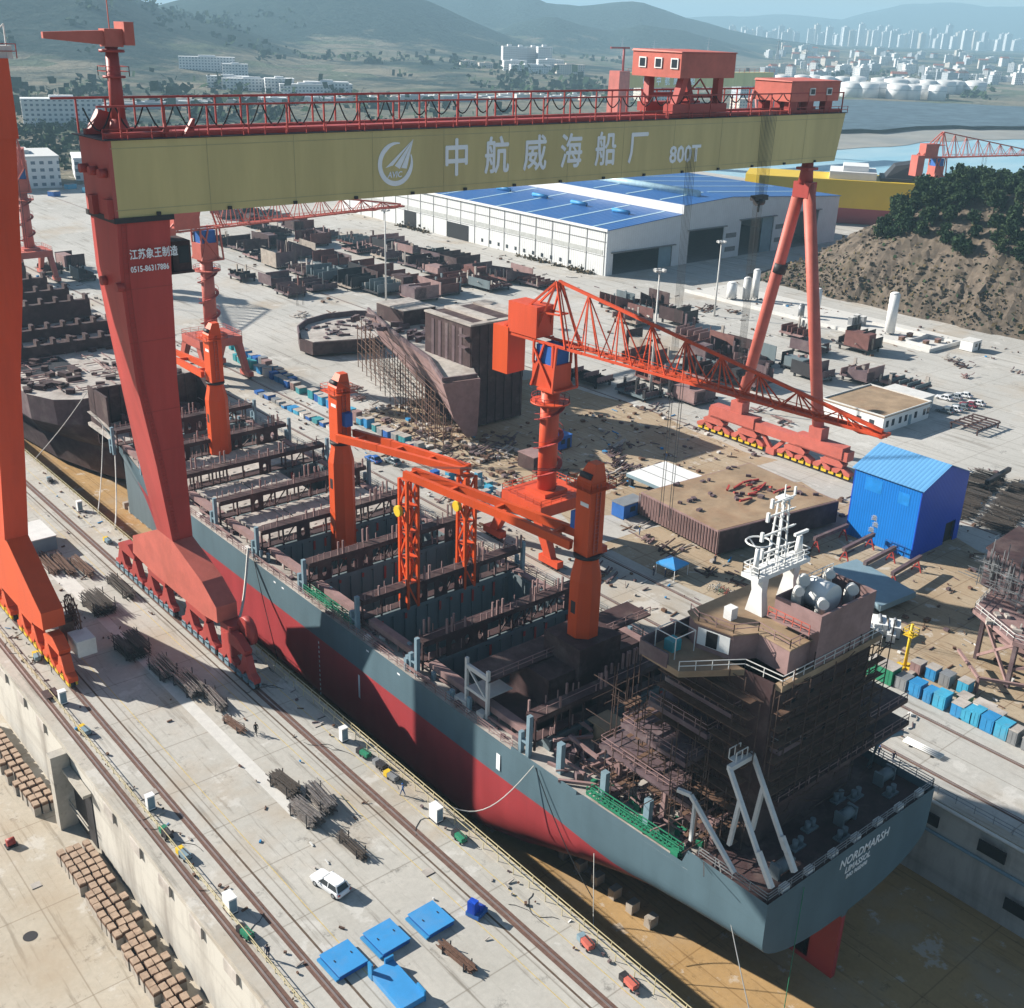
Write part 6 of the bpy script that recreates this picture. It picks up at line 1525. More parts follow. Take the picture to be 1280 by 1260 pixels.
# electrical cabinets on the pier
for i, (x, y, lb) in enumerate(((37.8,134.6,'nearest the orange crane wheels'),(37.9,106.8,'above the second welding set by the left dock'),(37.6,86.4,'near the standing worker'),(62.8,104.8,'beside the ship edge railing near the manhole covers'),(62.9,85.0,'double-width one by the ship edge railing'),(63.0,196,'far up the pier by the dock fence'))):
    t = thing('electrical_cabinet', f'white electrical cabinet on the pier, {lb}', 'electrical cabinet', (x, y, 0), 0, 'white cabinets on the pier')
    m = MB(); w = 1.5 if i in (2, 4) else 0.75; m.bx(-.45,.45,-w/2,w/2,.12,1.95); m.build('body', M['white'], t); m = MB(); m.bx(-.5,.5,-w/2-.05,w/2+.05,1.95,2.03); m.build('lid', M['white'], t)
    m = MB(); m.bx(-.38,.38,-w/2-.02,-w/2-.003,.3,1.8); m.build('door', M['bluegrey'], t); m = MB(); m.bx(-.5,.5,-w/2-.05,w/2+.05,0,.12); m.build('plinth', M['dark'], t)
def cart(label, x, y, rz, body, top):
    t = thing('welding_cart', label, 'welding cart', (x, y, 0), rz, 'welding carts on the pier'); m = MB(); m.bx(-.5,.5,-.85,.85,.3,1.0); m.build('body', body, t)
    m = MB(); m.bx(-.5,.5,.95,1.75,.1,.95); m.build('side_box', top, t)
    t.scale = (.8,.8,.8)
    for sx in (-.55,.55):
        for sy in (-.6,.6): m = MB(); m.tube([(sx-.06,sy,.2),(sx+.06,sy,.2)],.2,8); m.build('wheel', M['black'], t)
    m = MB(); m.tube([(0,-.85,.8),(0,-1.3,1.1),(.3,-1.3,1.1)],.04,5); m.tube([(.2,.3*k,1.05+.05*(k%2)) for k in range(-3,4)],.09,5); m.build('handle', M['dark'], t)
for i, (x, y, b, tp, lb) in enumerate(((37.6,126.0,M['bluegrey'],M['yellow'],'blue-white welding cart with yellow box beside the left dock stair'),(37.4,96.6,M['bluegrey'],M['yellow'],'blue-white welding cart with yellow box halfway along the left dock edge'),(37.2,82.0,M['green'],M['dark'],'green welding cart next to the standing worker'),(37.3,101.0,M['dark'],M['green'],'dark welding cart with small green box by the left dock edge'),(38.9,147.8,M['bluegrey'],M['yellow'],'blue cart with yellow box beside the orange crane wheels'),
    (63.1,100.2,M['green'],M['dark'],'green welding cart by the ship edge railing below the first cabinet'),(63.4,97.0,M['dark'],M['steel'],'dark welding cart with grey box by the ship edge railing'),(63.2,94.2,M['steel'],M['yellow'],'grey cart with bright yellow box by the ship edge railing'),(62.9,80.3,M['green'],M['dark'],'green cart below the double cabinet by the ship edge'),(63.2,59.8,M['coral'],M['bluegrey'],'orange winch cart at the yellow railing near the bottom edge'),(63.0,53.5,M['coral'],M['dark'],'orange winch cart nearest the bottom edge of the pier'),
    (61.8,179.5,M['bluegrey'],M['yellow'],'cart with yellow box beyond the red crane foot'),(63.6,213,M['dark'],M['bluegrey'],'dark cart far up the pier by the fence'))):
    cart(lb, x, y, r.uniform(-.15,.15), b, tp)
t = thing('steel_plate_stack', 'dark flat stack beside the grey box near the orange crane wheels', 'plate stack', (37.2,137.4,0)); m=MB(); m.bx(-.9,.9,-1.1,1.1,.3,.5); m.build('plate', M['primer'], t); m=MB(); m.bx(-.3,.3,-.9,.9,0,.3); m.build('bearer', M['dark'], t)

# blue steel tables
for i, (x, y, sx, sy, rz, lb) in enumerate(((43.0,73.2,3.2,3.5,.02,'nearest the crane rail'),(47.9,73.0,3.2,3.5,.02,'middle one of three in a line'),(52.9,72.3,3.1,3.6,.02,'nearest the ship in a line of three'))):
    t = thing('steel_hatch', f'flat blue steel cover on the pier, {lb}', 'steel cover', (x,y,0), rz, 'flat blue covers')
    m = MB(); m.bx(-sx/2,sx/2,-sy/2,sy/2,.05,.55); m.build('body', M['blue'], t); m = MB(); m.bx(-sx/2-.06,sx/2+.06,-sy/2-.06,sy/2+.06,.55,.62); m.build('top_plate', M['coverblue'] if 'coverblue' in M else M.setdefault('coverblue', mat('cover_blue', (0.05,0.28,0.60), 0.45, var=0.08, dirt=(0.25,0.28,0.33), dirt_amt=0.3)), t)
    m = MB(); m.bx(-sx/2-.4,-sx/2-.06,-sy/2,sy/2,.1,.35); m.build('side_step', M['sky'], t)
    m = MB(); 
    for a in (-1,1): m.bar((sx*.3*a,0,.62),(sx*.3*a,.25,.66),.1)
    m.build('lifting_eye', M['dark'], t)
t = thing('steel_chute', 'long blue steel trough with upright corner plates below the flat covers', 'steel trough', (45.2,67.3,0), -.02); m = MB(); m.bx(-1.35,1.35,-2.9,2.6,.1,.8); m.build('body', M['coverblue'], t); m=MB(); m.bx(-1.4,-1.2,2.2,2.9,0,1.9); m.bx(.4,1.4,2.6,2.8,0,1.3); m.bx(1.2,1.4,-2.9,-1.6,0,1.3); m.build('corner_plate', M['sky'], t)
t = thing('blue_machine', 'small dark blue machine with upright housing standing alone by the crane rail', 'machine', (57.3,70.3,0), .3); m=MB(); m.bx(-.9,.9,-.8,.8,.1,.6); m.build('base', M['blue'], t); m=MB(); m.bx(-.9,-.1,-.3,.6,.6,2.0); m.hexa([(-.1,-.5,.6),(1,-.5,.6),(1,.5,.6),(-.1,.5,.6),(-.1,-.5,1.3),(.4,-.5,1.1),(.4,.5,1.1),(-.1,.5,1.3)]); m.build('housing', M['hutgable'], t)

# scaffold pipe bundles on the pier
def bundle(label, x, y, L, W, H, rz, n, mt, seed, messy=.03, cage=True):
    q = random.Random(seed); t = thing('pipe_bundle', label, 'pipe bundle', (x,y,0), rz, 'pipe bundles on the pier')
    m = MB()
    for k in range(n):
        a, z = q.uniform(-W/2,W/2), .15+q.random()**1.2*H; l = L*q.uniform(.75,1)/2; s_ = q.uniform(-.25,.25)
        m.bar((a, -l+s_, z), (a+q.uniform(-messy,messy)*L, l+s_, max(.1,z+q.uniform(-messy,messy)*L*.3)), .075)
    m.build('pipes', mt, t)
    if cage:
        for yy in (-L*.3, L*.3):
            m = MB(); m.bar((-W/2-.1,yy,.06),(W/2+.1,yy,.06),.12)
            for sx in (-1,1): m.bar((sx*(W/2+.1),yy,0),(sx*(W/2+.1),yy,H+.35),.1)
            m.build('rack', M['dark'], t)
M['pipes'] = mat('scaffold_tube', (0.24,0.22,0.21), .5, metal=.5, var=.4, scale=3, dirt=(.12,.07,.05), dirt_amt=.6)
M['pipes2'] = mat('dark_scaffold_tube', (0.09,0.075,0.065), .6, metal=.2, var=.4, scale=3)
for i, a in enumerate(((50.4,176.5,9,1.6,1.0,.02,46,M['rust'],'long rusty pipe bundle, leftmost of four beside the orange crane foot'),(52.4,175,10,1.3,.9,-.02,40,M['rust'],'long rusty pipe bundle, second of four beside the orange crane foot'),(54.4,172,9,1.3,1.0,.03,44,M['rust'],'long rusty pipe bundle, third of four beside the orange crane foot'),(56.6,161.5,10,1.5,1.2,.0,50,M['pipes2'],'dark pipe bundle nearest the red crane wheels'),
    (51.6,157.5,7,3.2,2.0,.05,130,M['pipes2'],'heaped dark pipe tangle between the two crane feet'),(50.4,142,6.5,3.4,2.2,.03,130,M['pipes2'],'dark pipe heap in the crane shadow'),(51.6,134,6,2.4,1.6,-.02,80,M['pipes'],'grey pipe bundle in the middle of the shaded group'),(52.7,128,6.5,2.6,1.5,.02,90,M['pipes'],'pale pipe bundle half in sun at the end of the shaded group'),(53.8,122.5,6,1.4,1.2,-.03,50,M['pipes'],'narrow pipe bundle just out of the crane shadow'),(53.2,116,5,.9,.6,.1,24,M['rust'],'small rusty pipe bundle near the cyclist'),
    (51.9,100.5,5.5,1.6,1.4,.1,80,M['pipes2'],'brown pipe rack, upper one of the sunny cluster in mid pier'),(51.2,94.4,5.2,1.9,1.5,.1,90,M['pipes'],'pipe rack at the lower left of the sunny cluster'),(53.9,95.6,5.8,1.7,1.5,-.05,90,M['pipes'],'pale pipe rack at the right of the sunny cluster'),(52.6,86.7,5.5,1.0,.8,.03,40,M['pipes2'],'single dark pipe bundle below the sunny cluster'),(51.9,66.6,5.2,.9,.6,.08,44,M['rust'],'rusty bar bundle beside the blue trough near the bottom'))):
    bundle(a[8], *a[:6], a[6], a[7], 500+i)
# storage field of bars behind the blue hut
r = random.Random(70)
for i in range(10):
    x, y = 197+(i%5)*5.4, 88.5+(i//5)*8.2+(i%5)*1.4
    bundle(f'rack of dark steel bars behind the blue hut, {ORD[i%5]} in the {"nearer" if i < 5 else "farther"} line', x, y, 7.5, 4.2, 1.5, r.uniform(-.05,.05), 60, M['pipes2'], 700+i, .02)
t = thing('steel_beam', 'dark steel beam on an orange trestle at the right edge of the yard', 'beam', (215,99.5,0), .1); m=MB(); m.bx(-2.5,9,-.4,.4,1.6,2.5); m.build('beam', M['dark'], t); m=MB(); m.bar((-2,-.7,0),(-2,0,1.6),.2); m.bar((-2,.7,0),(-2,0,1.6),.2); m.build('trestle', M['coral'], t)

# keel blocks in the empty dock
M['capboard'] = mat('pale_timber_cap', (.40,.29,.21), .85, var=.3, scale=1.5, dirt=(.25,.15,.1), dirt_amt=.6)
def kb_build():
    t = thing('keel_block', 'concrete keel block with brown timber cap in the left dock rows', 'keel block', (0,0,0), 0, 'keel blocks in the empty dock')
    m = MB(); m.bx(-.42,.42,-.52,.52,0,1.25); m.build('concrete', M['concblock'], t); m = MB(); m.bx(-.41,.41,-.51,.51,1.25,1.62); m.build('timber_cap', M['timber'], t); m = MB(); m.bx(-.38,.38,-.5,.5,1.62,1.8); m.build('cap_board', M['capboard'], t); return t
first = None; r = random.Random(5)
def kb_at(x, y):
    global first
    if first is None: first = kb_build(); first.location = (x,y,FZ); return
    dup(first, (x,y,FZ), r.uniform(-.06,.06))
def gzz(px_y): return px_y
for row in range(17):
    for k in range(3):
        if k == 0 and row > 3 and row % 2: continue
        kb_at(30.6+k*1.02+(.5 if row < 4 else 0)+r.uniform(-.1,.1), 129.6+row*1.5+r.uniform(-.1,.1))
for row in range(31):
    for k in range(4):
        if k == 3 and row > 5 and row % 3: continue
        if k == 0 and row % 8 == 6: continue
        kb_at(30.4+k*1.0+r.uniform(-.12,.12), 118.2-row*1.3+r.uniform(-.12,.12))
t = thing('drum_reel', 'small red winch beside two blue barrels on the floor of the left dock', 'winch', (26.5,125.5,FZ)); m=MB(); m.tube([(-.5,0,.6),(.5,0,.6)],.5,12); m.build('drum', M['red'], t); m=MB(); m.bx(-.7,.7,-.6,.6,0,.15); m.build('base', M['dark'], t)
m = MB(); m.cyl(23.2,108.6,FZ+.004,FZ+.03,.8,.8,20); tag(m.build('manhole_cover', M['dark']), 'round dark manhole cover in the floor of the left dock', 'manhole cover')
for i,(x,y,z) in enumerate(((26.5,116.5,FZ),(38.2,109.5,0),(39.3,109.6,0),(62.0,110.0,0),(63.2,111.5,0),(57.0,78.5,0))):
    t = thing('floor_hatch', ('square rusty hatch plate in the left dock floor near the stair','left one of two hatch plates near the left dock edge','right one of two hatch plates near the left dock edge','lower one of two hatch plates by the ship edge','upper one of two hatch plates by the ship edge','grey hatch plate beside the crane rail above the blue machine')[i], 'hatch plate', (x,y,z), 0, 'hatch plates'); m=MB(); m.bx(-.55,.55,-.5,.5,.005,.035); m.build('plate', M['deckgrey'], t); m=MB(); m.bx(-.6,.6,-.66,-.5,.005,.03); m.build('slot', M['black'], t)

# railings along the dock edges
def edge_rail(label, x, y0, y1, mt, h=1.1, sp=2.0, rails=(1,.55), z=0.12):
    t = thing('dock_railing', label, 'railing', (x,(y0+y1)/2,z)); railing(t, t.location, [(x,y0,z),(x,y1,z)], h, mt, sp, .07, rails, 'rail'); return t
M['yrail'] = mat('faded_yellow_rail', (0.55,0.47,0.28), .6, var=.25, scale=1)
edge_rail('pale railing along the pier edge above the container ship dock', 64.75, 20, 330, M['yrail'])
edge_rail('second inner railing line along the ship side of the pier', 64.0, 20, 130, M['yrail'], .9, 2.6, (1,))
edge_rail('low yellowish railing along the left dock edge', 37.1, 40, 170, M['yrail'], .8, 1.8, (1,.5), .01)
edge_rail('thin railing along the far dock edge behind the ship', 114.0, 20, 330, M['steel'], 1.1, 2.4)
m = MB(); m.tube([(112.9,20,-.35),(112.9,70,-.3),(112.7,130,-.3)],.28,8); tag(m.build('dock_pipe', M['offwhite']), 'white pipe running along the top of the far dock wall', 'pipe')
m = MB(); m.tube([(112.95,20,-4.6),(112.95,130,-4.6)],.22,8); tag(m.build('dock_pipe', M['bluegrey']), 'grey-blue pipe halfway down the far dock wall', 'pipe')
for i,(y,w,z) in enumerate(((57.5,2.2,-2.6),(49.5,3.6,-3.0),(41,3.4,-2.8),(53.5,2.8,-8.2),(36,4,-8.4))):
    m = MB(); m.bx(112.02-.06,112.0+.15,y,y+w,z,z+1.6); m.parent=None
    tag(m.build('wall_fender', M['black']), f'dark recess fender on the far dock wall behind the stern, {ORD[i]} from the ship', 'fender', 'fenders on the far dock wall')

# ropes
def rope(label, pts, rr, mt, sag=1.5, cat='mooring rope', name='mooring_rope'):
    a, b_ = Vector(pts[0]), Vector(pts[1]); m = MB(); n = 14; m.tube([a.lerp(b_,k/n)-Vector((0,0,sag*math.sin(math.pi*k/n))) for k in range(n+1)], rr, 5)
    tag(m.build(name, mt), label, cat)
M['rope2'] = mat('pale_rope', (.62,.60,.55), .8)
rope('long pale mooring rope sagging from the pier to the ship side near midships', ((64.8,88,.3),(73.1,79.8,6.0)), .07, M['rope2'], 4.0)
rope('thick white hose hanging from the deck edge to the red crane foot', ((73.0,148.8,7.6),(64.9,139.2,.3)), .22, M['rope2'], 3.5, 'hose', 'white_hose')
rope('dark mooring rope from the deck edge down to the dock beside the hose', ((73.0,147.3,6.6),(70,133,-10)), .06, M['rope'], 1)
rope('pale rope from the port quarter down to the dock floor', ((75.2,54,8.4),(72.5,42.2,FZ)), .06, M['rope2'], 1)
rope('green rope hanging from the transom to the dock floor', ((80,47.0,7.4),(79.4,46.6,FZ)), .05, M['green'], .2)
rope('dark rope hanging from the ship side in front of the aft frames', ((73.0,79.4,6),(73.2,69,-6)), .06, M['rope'], 1.2)
rope('short pale rope between the ship side and the dock floor near the stern', ((73.4,69.5,0),(69,64,FZ)), .05, M['rope2'], .8)
rope('pale rope from the fore deck of the ship to the pier edge', ((76.5,217,8),(64.8,192,.3)), .09, M['rope2'], 1.5)
rope('second pale rope from the fore deck to the pier edge beside the leg', ((74.8,207,7),(64.8,184,.3)), .12, M['rope2'], 2.5)
rope('taut pale rope from the second hull to the pier', ((78.5,227,13.4),(64.8,226,.3)), .09, M['rope2'], .6)

# cars
def car_build(name, label, cat, x, y, rz, paint, suv=True, group=None):
    t = thing(name, label, cat, (x,y,0), rz, group); L, W, H = (4.7,1.86,1.68) if suv else (4.5,1.78,1.46)
    def sec(z, y0, y1, w, ch=.25): return [(-w+ch,y0,z),(w-ch,y0,z),(w,y0+ch,z),(w,y1-ch,z),(w-ch,y1,z),(-w+ch,y1,z),(-w,y1-ch,z),(-w,y0+ch,z)]
    h, w = L/2, W/2; zb = .92 if suv else .8
    m = MB(); m.loft([sec(.28,-h+.12,h-.12,w-.06),sec(.55,-h,h,w),sec(zb-.12,-h+.05,h-.04,w),sec(zb,-h+.14,h-.5,w-.07)]); m.build('body', paint, t)
    ya, yb = (-h+.25, h-1.35) if suv else (-h+.7, h-1.45)
    m = MB(); m.loft([sec(zb,ya,yb,w-.1,.12),sec(H-.12,ya+.35,yb-.75,w-.26,.12)]); m.build('windows', M['glass'], t)
    m = MB(); m.loft([sec(H-.13,ya+.28,yb-.72,w-.22,.15),sec(H-.02,ya+.36,yb-.85,w-.3,.2)])
    for sx in (-1,1):
        for q, rr in ((ya,ya+.35),((ya+yb)/2,(ya+yb)/2-.05),(yb,yb-.72)): m.bar((sx*(w-.1),q,zb),(sx*(w-.25),rr,H-.1),.1)
    m.build('roof', paint, t)
    for sx in (-1,1):
        for sy in (-h+.9,h-.95):
            m = MB(); m.tube([(sx*(w-.22),sy,.34),(sx*(w+.01),sy,.34)],.34,14); wl_ = m.build('wheel', M['black'], t); m = MB(); m.tube([(sx*(w+.0),sy,.34),(sx*(w+.025),sy,.34)],.2,10); m.build('rim', M['steel'], wl_)
        m = MB(); m.bx(sx*w*.82-.14,sx*w*.82+.14,h-.16,h-.03,.62,.76); m.build('headlight', M['offwhite'], t)
        m = MB(); m.bx(sx*w*.82-.14,sx*w*.82+.14,-h+.02,-h+.1,.68,.84); m.build('tail_light', M['red'], t)
        m = MB(); m.bx(sx*(w+.1)-.08,sx*(w+.1)+.08,yb-.35,yb-.2,zb+.02,zb+.16); m.build('mirror', paint, t)
    return t
carw = mat('car_white', (.78,.79,.80), .25, var=.02, spec=.6)
car_build('parked_car', 'white SUV parked alone on the pier', 'car', 47.4, 82.9, .18, carw)
pc = {'silver': mat('car_silver',(.45,.48,.5),.3,metal=.4,var=.02), 'maroon': mat('car_maroon',(.22,.05,.07),.3,var=.02), 'grey': mat('car_grey',(.16,.2,.22),.3,var=.02)}
for i,(x,y,c,lb) in enumerate(((263.6,138.6,'w','white saloon at the left of the back row'),(266.6,137.6,'silver','silver saloon in the middle of the back row'),(270.0,136.8,'w','white saloon at the right of the back row'),(253.8,132.6,'grey','grey-green saloon at the left of the front row'),(257.0,132.2,'w','white saloon second from the left of the front row'),(260.2,131.9,'grey','dark grey saloon in the middle of the front row'),(263.4,131.7,'maroon','maroon saloon in the front row'),(266.4,131.2,'w','white saloon at the right of the front row'))):
    car_build('parked_car', f'{lb} of cars by the office', 'car', x, y, .12, carw if c == 'w' else pc[c], False, 'cars parked by the office')
car_build('parked_car', 'blue car parked beyond the middle deck crane between the rails', 'car', 121.0, 186, .05, M['blue'], False)
car_build('parked_car', 'dark blue car parked next to the blue one between the rails', 'car', 123.6, 182.6, .05, pc['grey'], False)

# gazebo tent
t = thing('gazebo_tent', 'blue pop-up gazebo tent on the far quay behind the aft crane', 'tent', (132.3,112.0,0), .1)
m = MB(); m.add([(-2,-2,2.3),(2,-2,2.3),(2,2,2.3),(-2,2,2.3),(0,0,3.3),(-2,-2,2.05),(2,-2,2.05),(2,2,2.05),(-2,2,2.05)],[(0,1,4),(1,2,4),(2,3,4),(3,0,4),(5,6,1,0),(6,7,2,1),(7,8,3,2),(8,5,0,3)]); m.build('canopy', M['coverblue'], t)
for sx in (-1.9,1.9):
    for sy in (-1.9,1.9): m = MB(); m.bar((sx,sy,0),(sx,sy,2.3),.09); m.build('leg', M['white'], t)
m = MB(); m.bx(-1.2,.2,-1,0,.6,.75); m.bx(.4,1.3,-.4,1,.5,.6)
for x,y in ((-1.1,-.9),(.1,-.9),(-1.1,-.1),(.1,-.1),(.5,0),(1.2,.8)): m.bar((x,y,0),(x,y,.6),.06)
tag(m.build('work_table', M['dark'], None, (132.3,112.0,0)), 'dark work tables standing under the blue gazebo', 'table')
# bicycles and motorbikes in a heap beyond the gazebo
def bike_build(label, x, y, rz, mt):
    t = thing('bicycle', label, 'bicycle', (x,y,0), rz); m = MB()
    for yy in (-.52,.52):
        w_ = MB(); w_.tube([(0,yy+.33*math.cos(2*math.pi*k/16),.35+.33*math.sin(2*math.pi*k/16)) for k in range(17)],.03,5,False); w_.build('wheel', M['black'], t)
    for a,b_ in (((0,-.52,.35),(0,-.15,.85)),((0,-.15,.85),(0,.35,.8)),((0,.35,.8),(0,-.05,.35)),((0,-.05,.35),(0,-.52,.35)),((0,.52,.35),(0,.38,.98)),((0,-.05,.35),(0,-.17,.95))): m.bar(a,b_,.045)
    m.build('frame', mt, t); m = MB(); m.bx(-.07,.07,-.3,-.05,.93,.99); m.build('saddle', M['black'], t); m = MB(); m.bar((-.28,.36,1.0),(.28,.36,1.0),.04); m.build('handlebar', M['dark'], t); return t
r = random.Random(90)
for i in range(16): bike_build(f'parked bicycle, {ordn(i)} in the crowded line beside the dark canopy on the far quay', 133.6+(i%2)*1.1+r.uniform(-.2,.2), 104.2-i*.5, r.uniform(1.2,1.9), r.choice([M['red'],M['coral'],M['bluegrey'],M['green'],M['offwhite']]))
t = thing('dark_canopy', 'dark tarpaulin shelter beside the parked bicycles on the far quay', 'shelter', (134.6,96.0,0)); m=MB(); m.hexa([(-2,-2.4,2.0),(2,-2.4,2.0),(2,2.4,2.0),(-2,2.4,2.0),(-.4,-2.4,2.7),(.4,-2.4,2.7),(.4,2.4,2.7),(-.4,2.4,2.7)]); m.build('tarpaulin', M['dark'], t)
for sx in (-1.8,1.8):
    for sy in (-2.2,2.2): m=MB(); m.bar((sx,sy,0),(sx,sy,2),.1); m.build('leg', M['steel'], t)
t = thing('yellow_post', 'yellow mast with a small platform beside the quayside toolbox row', 'mast', (137.5,70.6,0)); m=MB(); m.cyl(0,0,0,7.2,.28,.22,8); m.build('post', M['yellow'], t); m=MB(); m.bx(-.8,.8,-.8,.8,5.4,5.5); m.build('platform', M['yellow'], t); railing(t,(0,0,0),[(-.8,-.8,5.5),(.8,-.8,5.5),(.8,.8,5.5),(-.8,.8,5.5),(-.8,-.8,5.5)],1,M['yellow'],1.6,.08); m=MB(); m.bx(-1.2,1.2,-.3,.3,0,.3); m.bx(-.3,.3,-1.2,1.2,0,.3); m.build('base', M['yellow'], t)
# white machinery by the yellow post
for i,(x,y,s_) in enumerate(((143.5,79.0,1.7),(141.4,80.0,1.4),(144.8,77.2,1.5),(142.8,76.4,1.1),(140.6,77.4,1.2))):
    t = thing('wrapped_machine', f'pile of white wrapped machinery in the shade above the yellow mast, {ORD[i]} piece', 'machinery', (x,y,0), r.uniform(0,1), 'white machinery by the yellow mast'); m=MB(); m.bx(-s_,s_,-s_*.6,s_*.6,.2,1.3*s_); m.build('body', M['white'], t); m=MB(); m.tube([(-s_*.7,0,1.3*s_),(s_*.5,0,1.5*s_),(s_*.9,0,.9*s_)],.3,8); m.build('pipe', M['steel'], t); m=MB(); m.bx(-s_,s_,-s_*.6,s_*.6,0,.2); m.build('base', M['dark'], t)
# pallets and steel oddments on the yard
def oddment(label, x, y, seed, mt, s_=1.0, group='loose steel oddments on the yard'):
    q = random.Random(seed); t = thing('steel_pile', label, 'steel pile', (x,y,0), q.uniform(0,.4), group); m = MB()
    for k in range(q.randint(6,12)): a,b_=q.uniform(-1.6,1.6)*s_,q.uniform(-1.2,1.2)*s_; l=q.uniform(.6,2.4)*s_; an=q.choice((0,.1,1.5)); m.bar((a,b_,.15+.12*k*.5),(a+l*math.cos(an),b_+l*math.sin(an),.15+.12*k*.5+q.uniform(-.05,.3)),q.uniform(.12,.35))
    m.build('beams', mt, t); m = MB(); m.bx(-1.2*s_,1.2*s_,-.15,.15,0,.12); m.bx(-.15,.15,-1.2*s_,1.2*s_,0,.1); m.build('bearer', M['timber'], t)
k = 0
for nm, pts in (('near the lattice crane', [(159,152),(161.5,154.5),(164,157),(166.5,160),(169,162),(157,149.5),(154,146.5),(162,149)]), ('below the flared hull section', [(137,205),(139,214),(141,223),(146,231),(135,196),(139,190),(143,178),(140,172),(147,173),(150,178),(136,182),(134,176)]), ('between rails and far dock edge', [(121,118),(121.5,98),(119,145),(120,152),(122,160),(121,170)]), ('near the plated block', [(139,124),(138,118.5),(140,130),(150,137),(137.5,108),(139.5,103)]), ('on the open yard', [(190,260),(186,250),(176,297),(181,300),(172,303),(200,268),(195,176),(216,160),(213,150)]), ('below the gas tanks', [(285,245),(290,240),(280,250),(292,232),(275,244),(286,238)]), ('by the right edge of the yard', [(300,158),(296,152),(287,146),(305,140)])):
    for i, (x, y) in enumerate(pts): k += 1; oddment(f'low pile of steel pieces, {ordn(i)} of those {nm}', x, y, 900+k, random.Random(k).choice([M['primer'],M['primer2'],M['rust'],M['primerlight'],M['deckgrey']]), random.Random(k+5).uniform(.9,1.9))
# white reels and slab bits
t = thing('pipe_rack', 'white pipes stacked along the near rail right of the stern', 'pipe rack', (121.0,57.5,0), .05); m=MB()
for q in range(6): m.tube([(-.5+.2*q,-2.6,.25+.12*(q%2)),(-.5+.2*q,2.6,.25+.12*(q%2))],.1,6)
m.build('pipes', M['white'], t); m=MB(); m.bx(-.8,.8,-1.6,-1.4,0,.15); m.bx(-.8,.8,1.4,1.6,0,.15); m.build('bearer', M['dark'], t)
toolbox('brown crate on the quay above the stern, left of the green bin', 121.2, 67.5, 1.6, 2.4, 1.0, M['primerlight'], 'quay crates')
toolbox('turquoise bin on the quay above the stern', 121.0, 64.0, 1.4, 1.8, 0.9, cols['teal'], 'quay crates')

# uncountable litter: offcuts, planks, hoses and plates lying about the working areas
m = MB(); r = random.Random(202); LM = [M['rust'], M['primer2'], M['deckgrey'], M['timber'], M['offwhite'], M['sky']]
def litter(n, x0, x1, y0, y1, smax):
    for k in range(n):
        x, y = r.uniform(x0, x1), r.uniform(y0, y1); l = r.uniform(.2, smax); m.cur = r.choices(range(6), (5,5,4,4,2,1))[0]; a = r.choice((0, 1.57, r.uniform(0, 3.1)))
        if r.random() < .55: m.bar((x, y, .08), (x+l*1.6*math.cos(a), y+l*1.6*math.sin(a), .08+r.uniform(0, .2)), r.uniform(.06, .22))
        else: m.box(x, y, .15+l*.12, l*.7, l*.5, .1+l*.25, a)
litter(420, 133, 150, 150, 215, 2.2); litter(260, 134, 186, 52, 128, 1.6); litter(200, 118, 131, 60, 240, 1.2); litter(260, 148, 200, 140, 186, 1.6)
litter(60, 44, 58, 64, 200, .5); litter(60, 36.8, 39.4, 60, 170, .6); litter(90, 61.5, 64.4, 50, 220, .6); litter(260, 180, 300, 180, 480, 2.0); litter(150, 270, 330, 150, 262, 1.6); litter(120, 116, 131, 240, 420, 1.6); litter(120, 190, 226, 84, 108, 1.4)
o_ = m.build('scrap_litter', LM); o_['kind'] = 'stuff'
m = MB()                                       # hoses and cables snaking over the pier
for k in range(26):
    x, y = (r.uniform(61.2, 64.2) if k % 2 else r.uniform(36.9, 39.6)), r.uniform(55, 170); pts = []; a = r.uniform(1.2, 1.9)
    for i in range(9): pts.append((x, y, .04)); a += r.uniform(-.7, .7); x += .6*math.cos(a); y += .8*math.sin(a)
    m.tube(pts, .035, 4, False)
o_ = m.build('loose_hose', M['dark']); o_['kind'] = 'stuff'

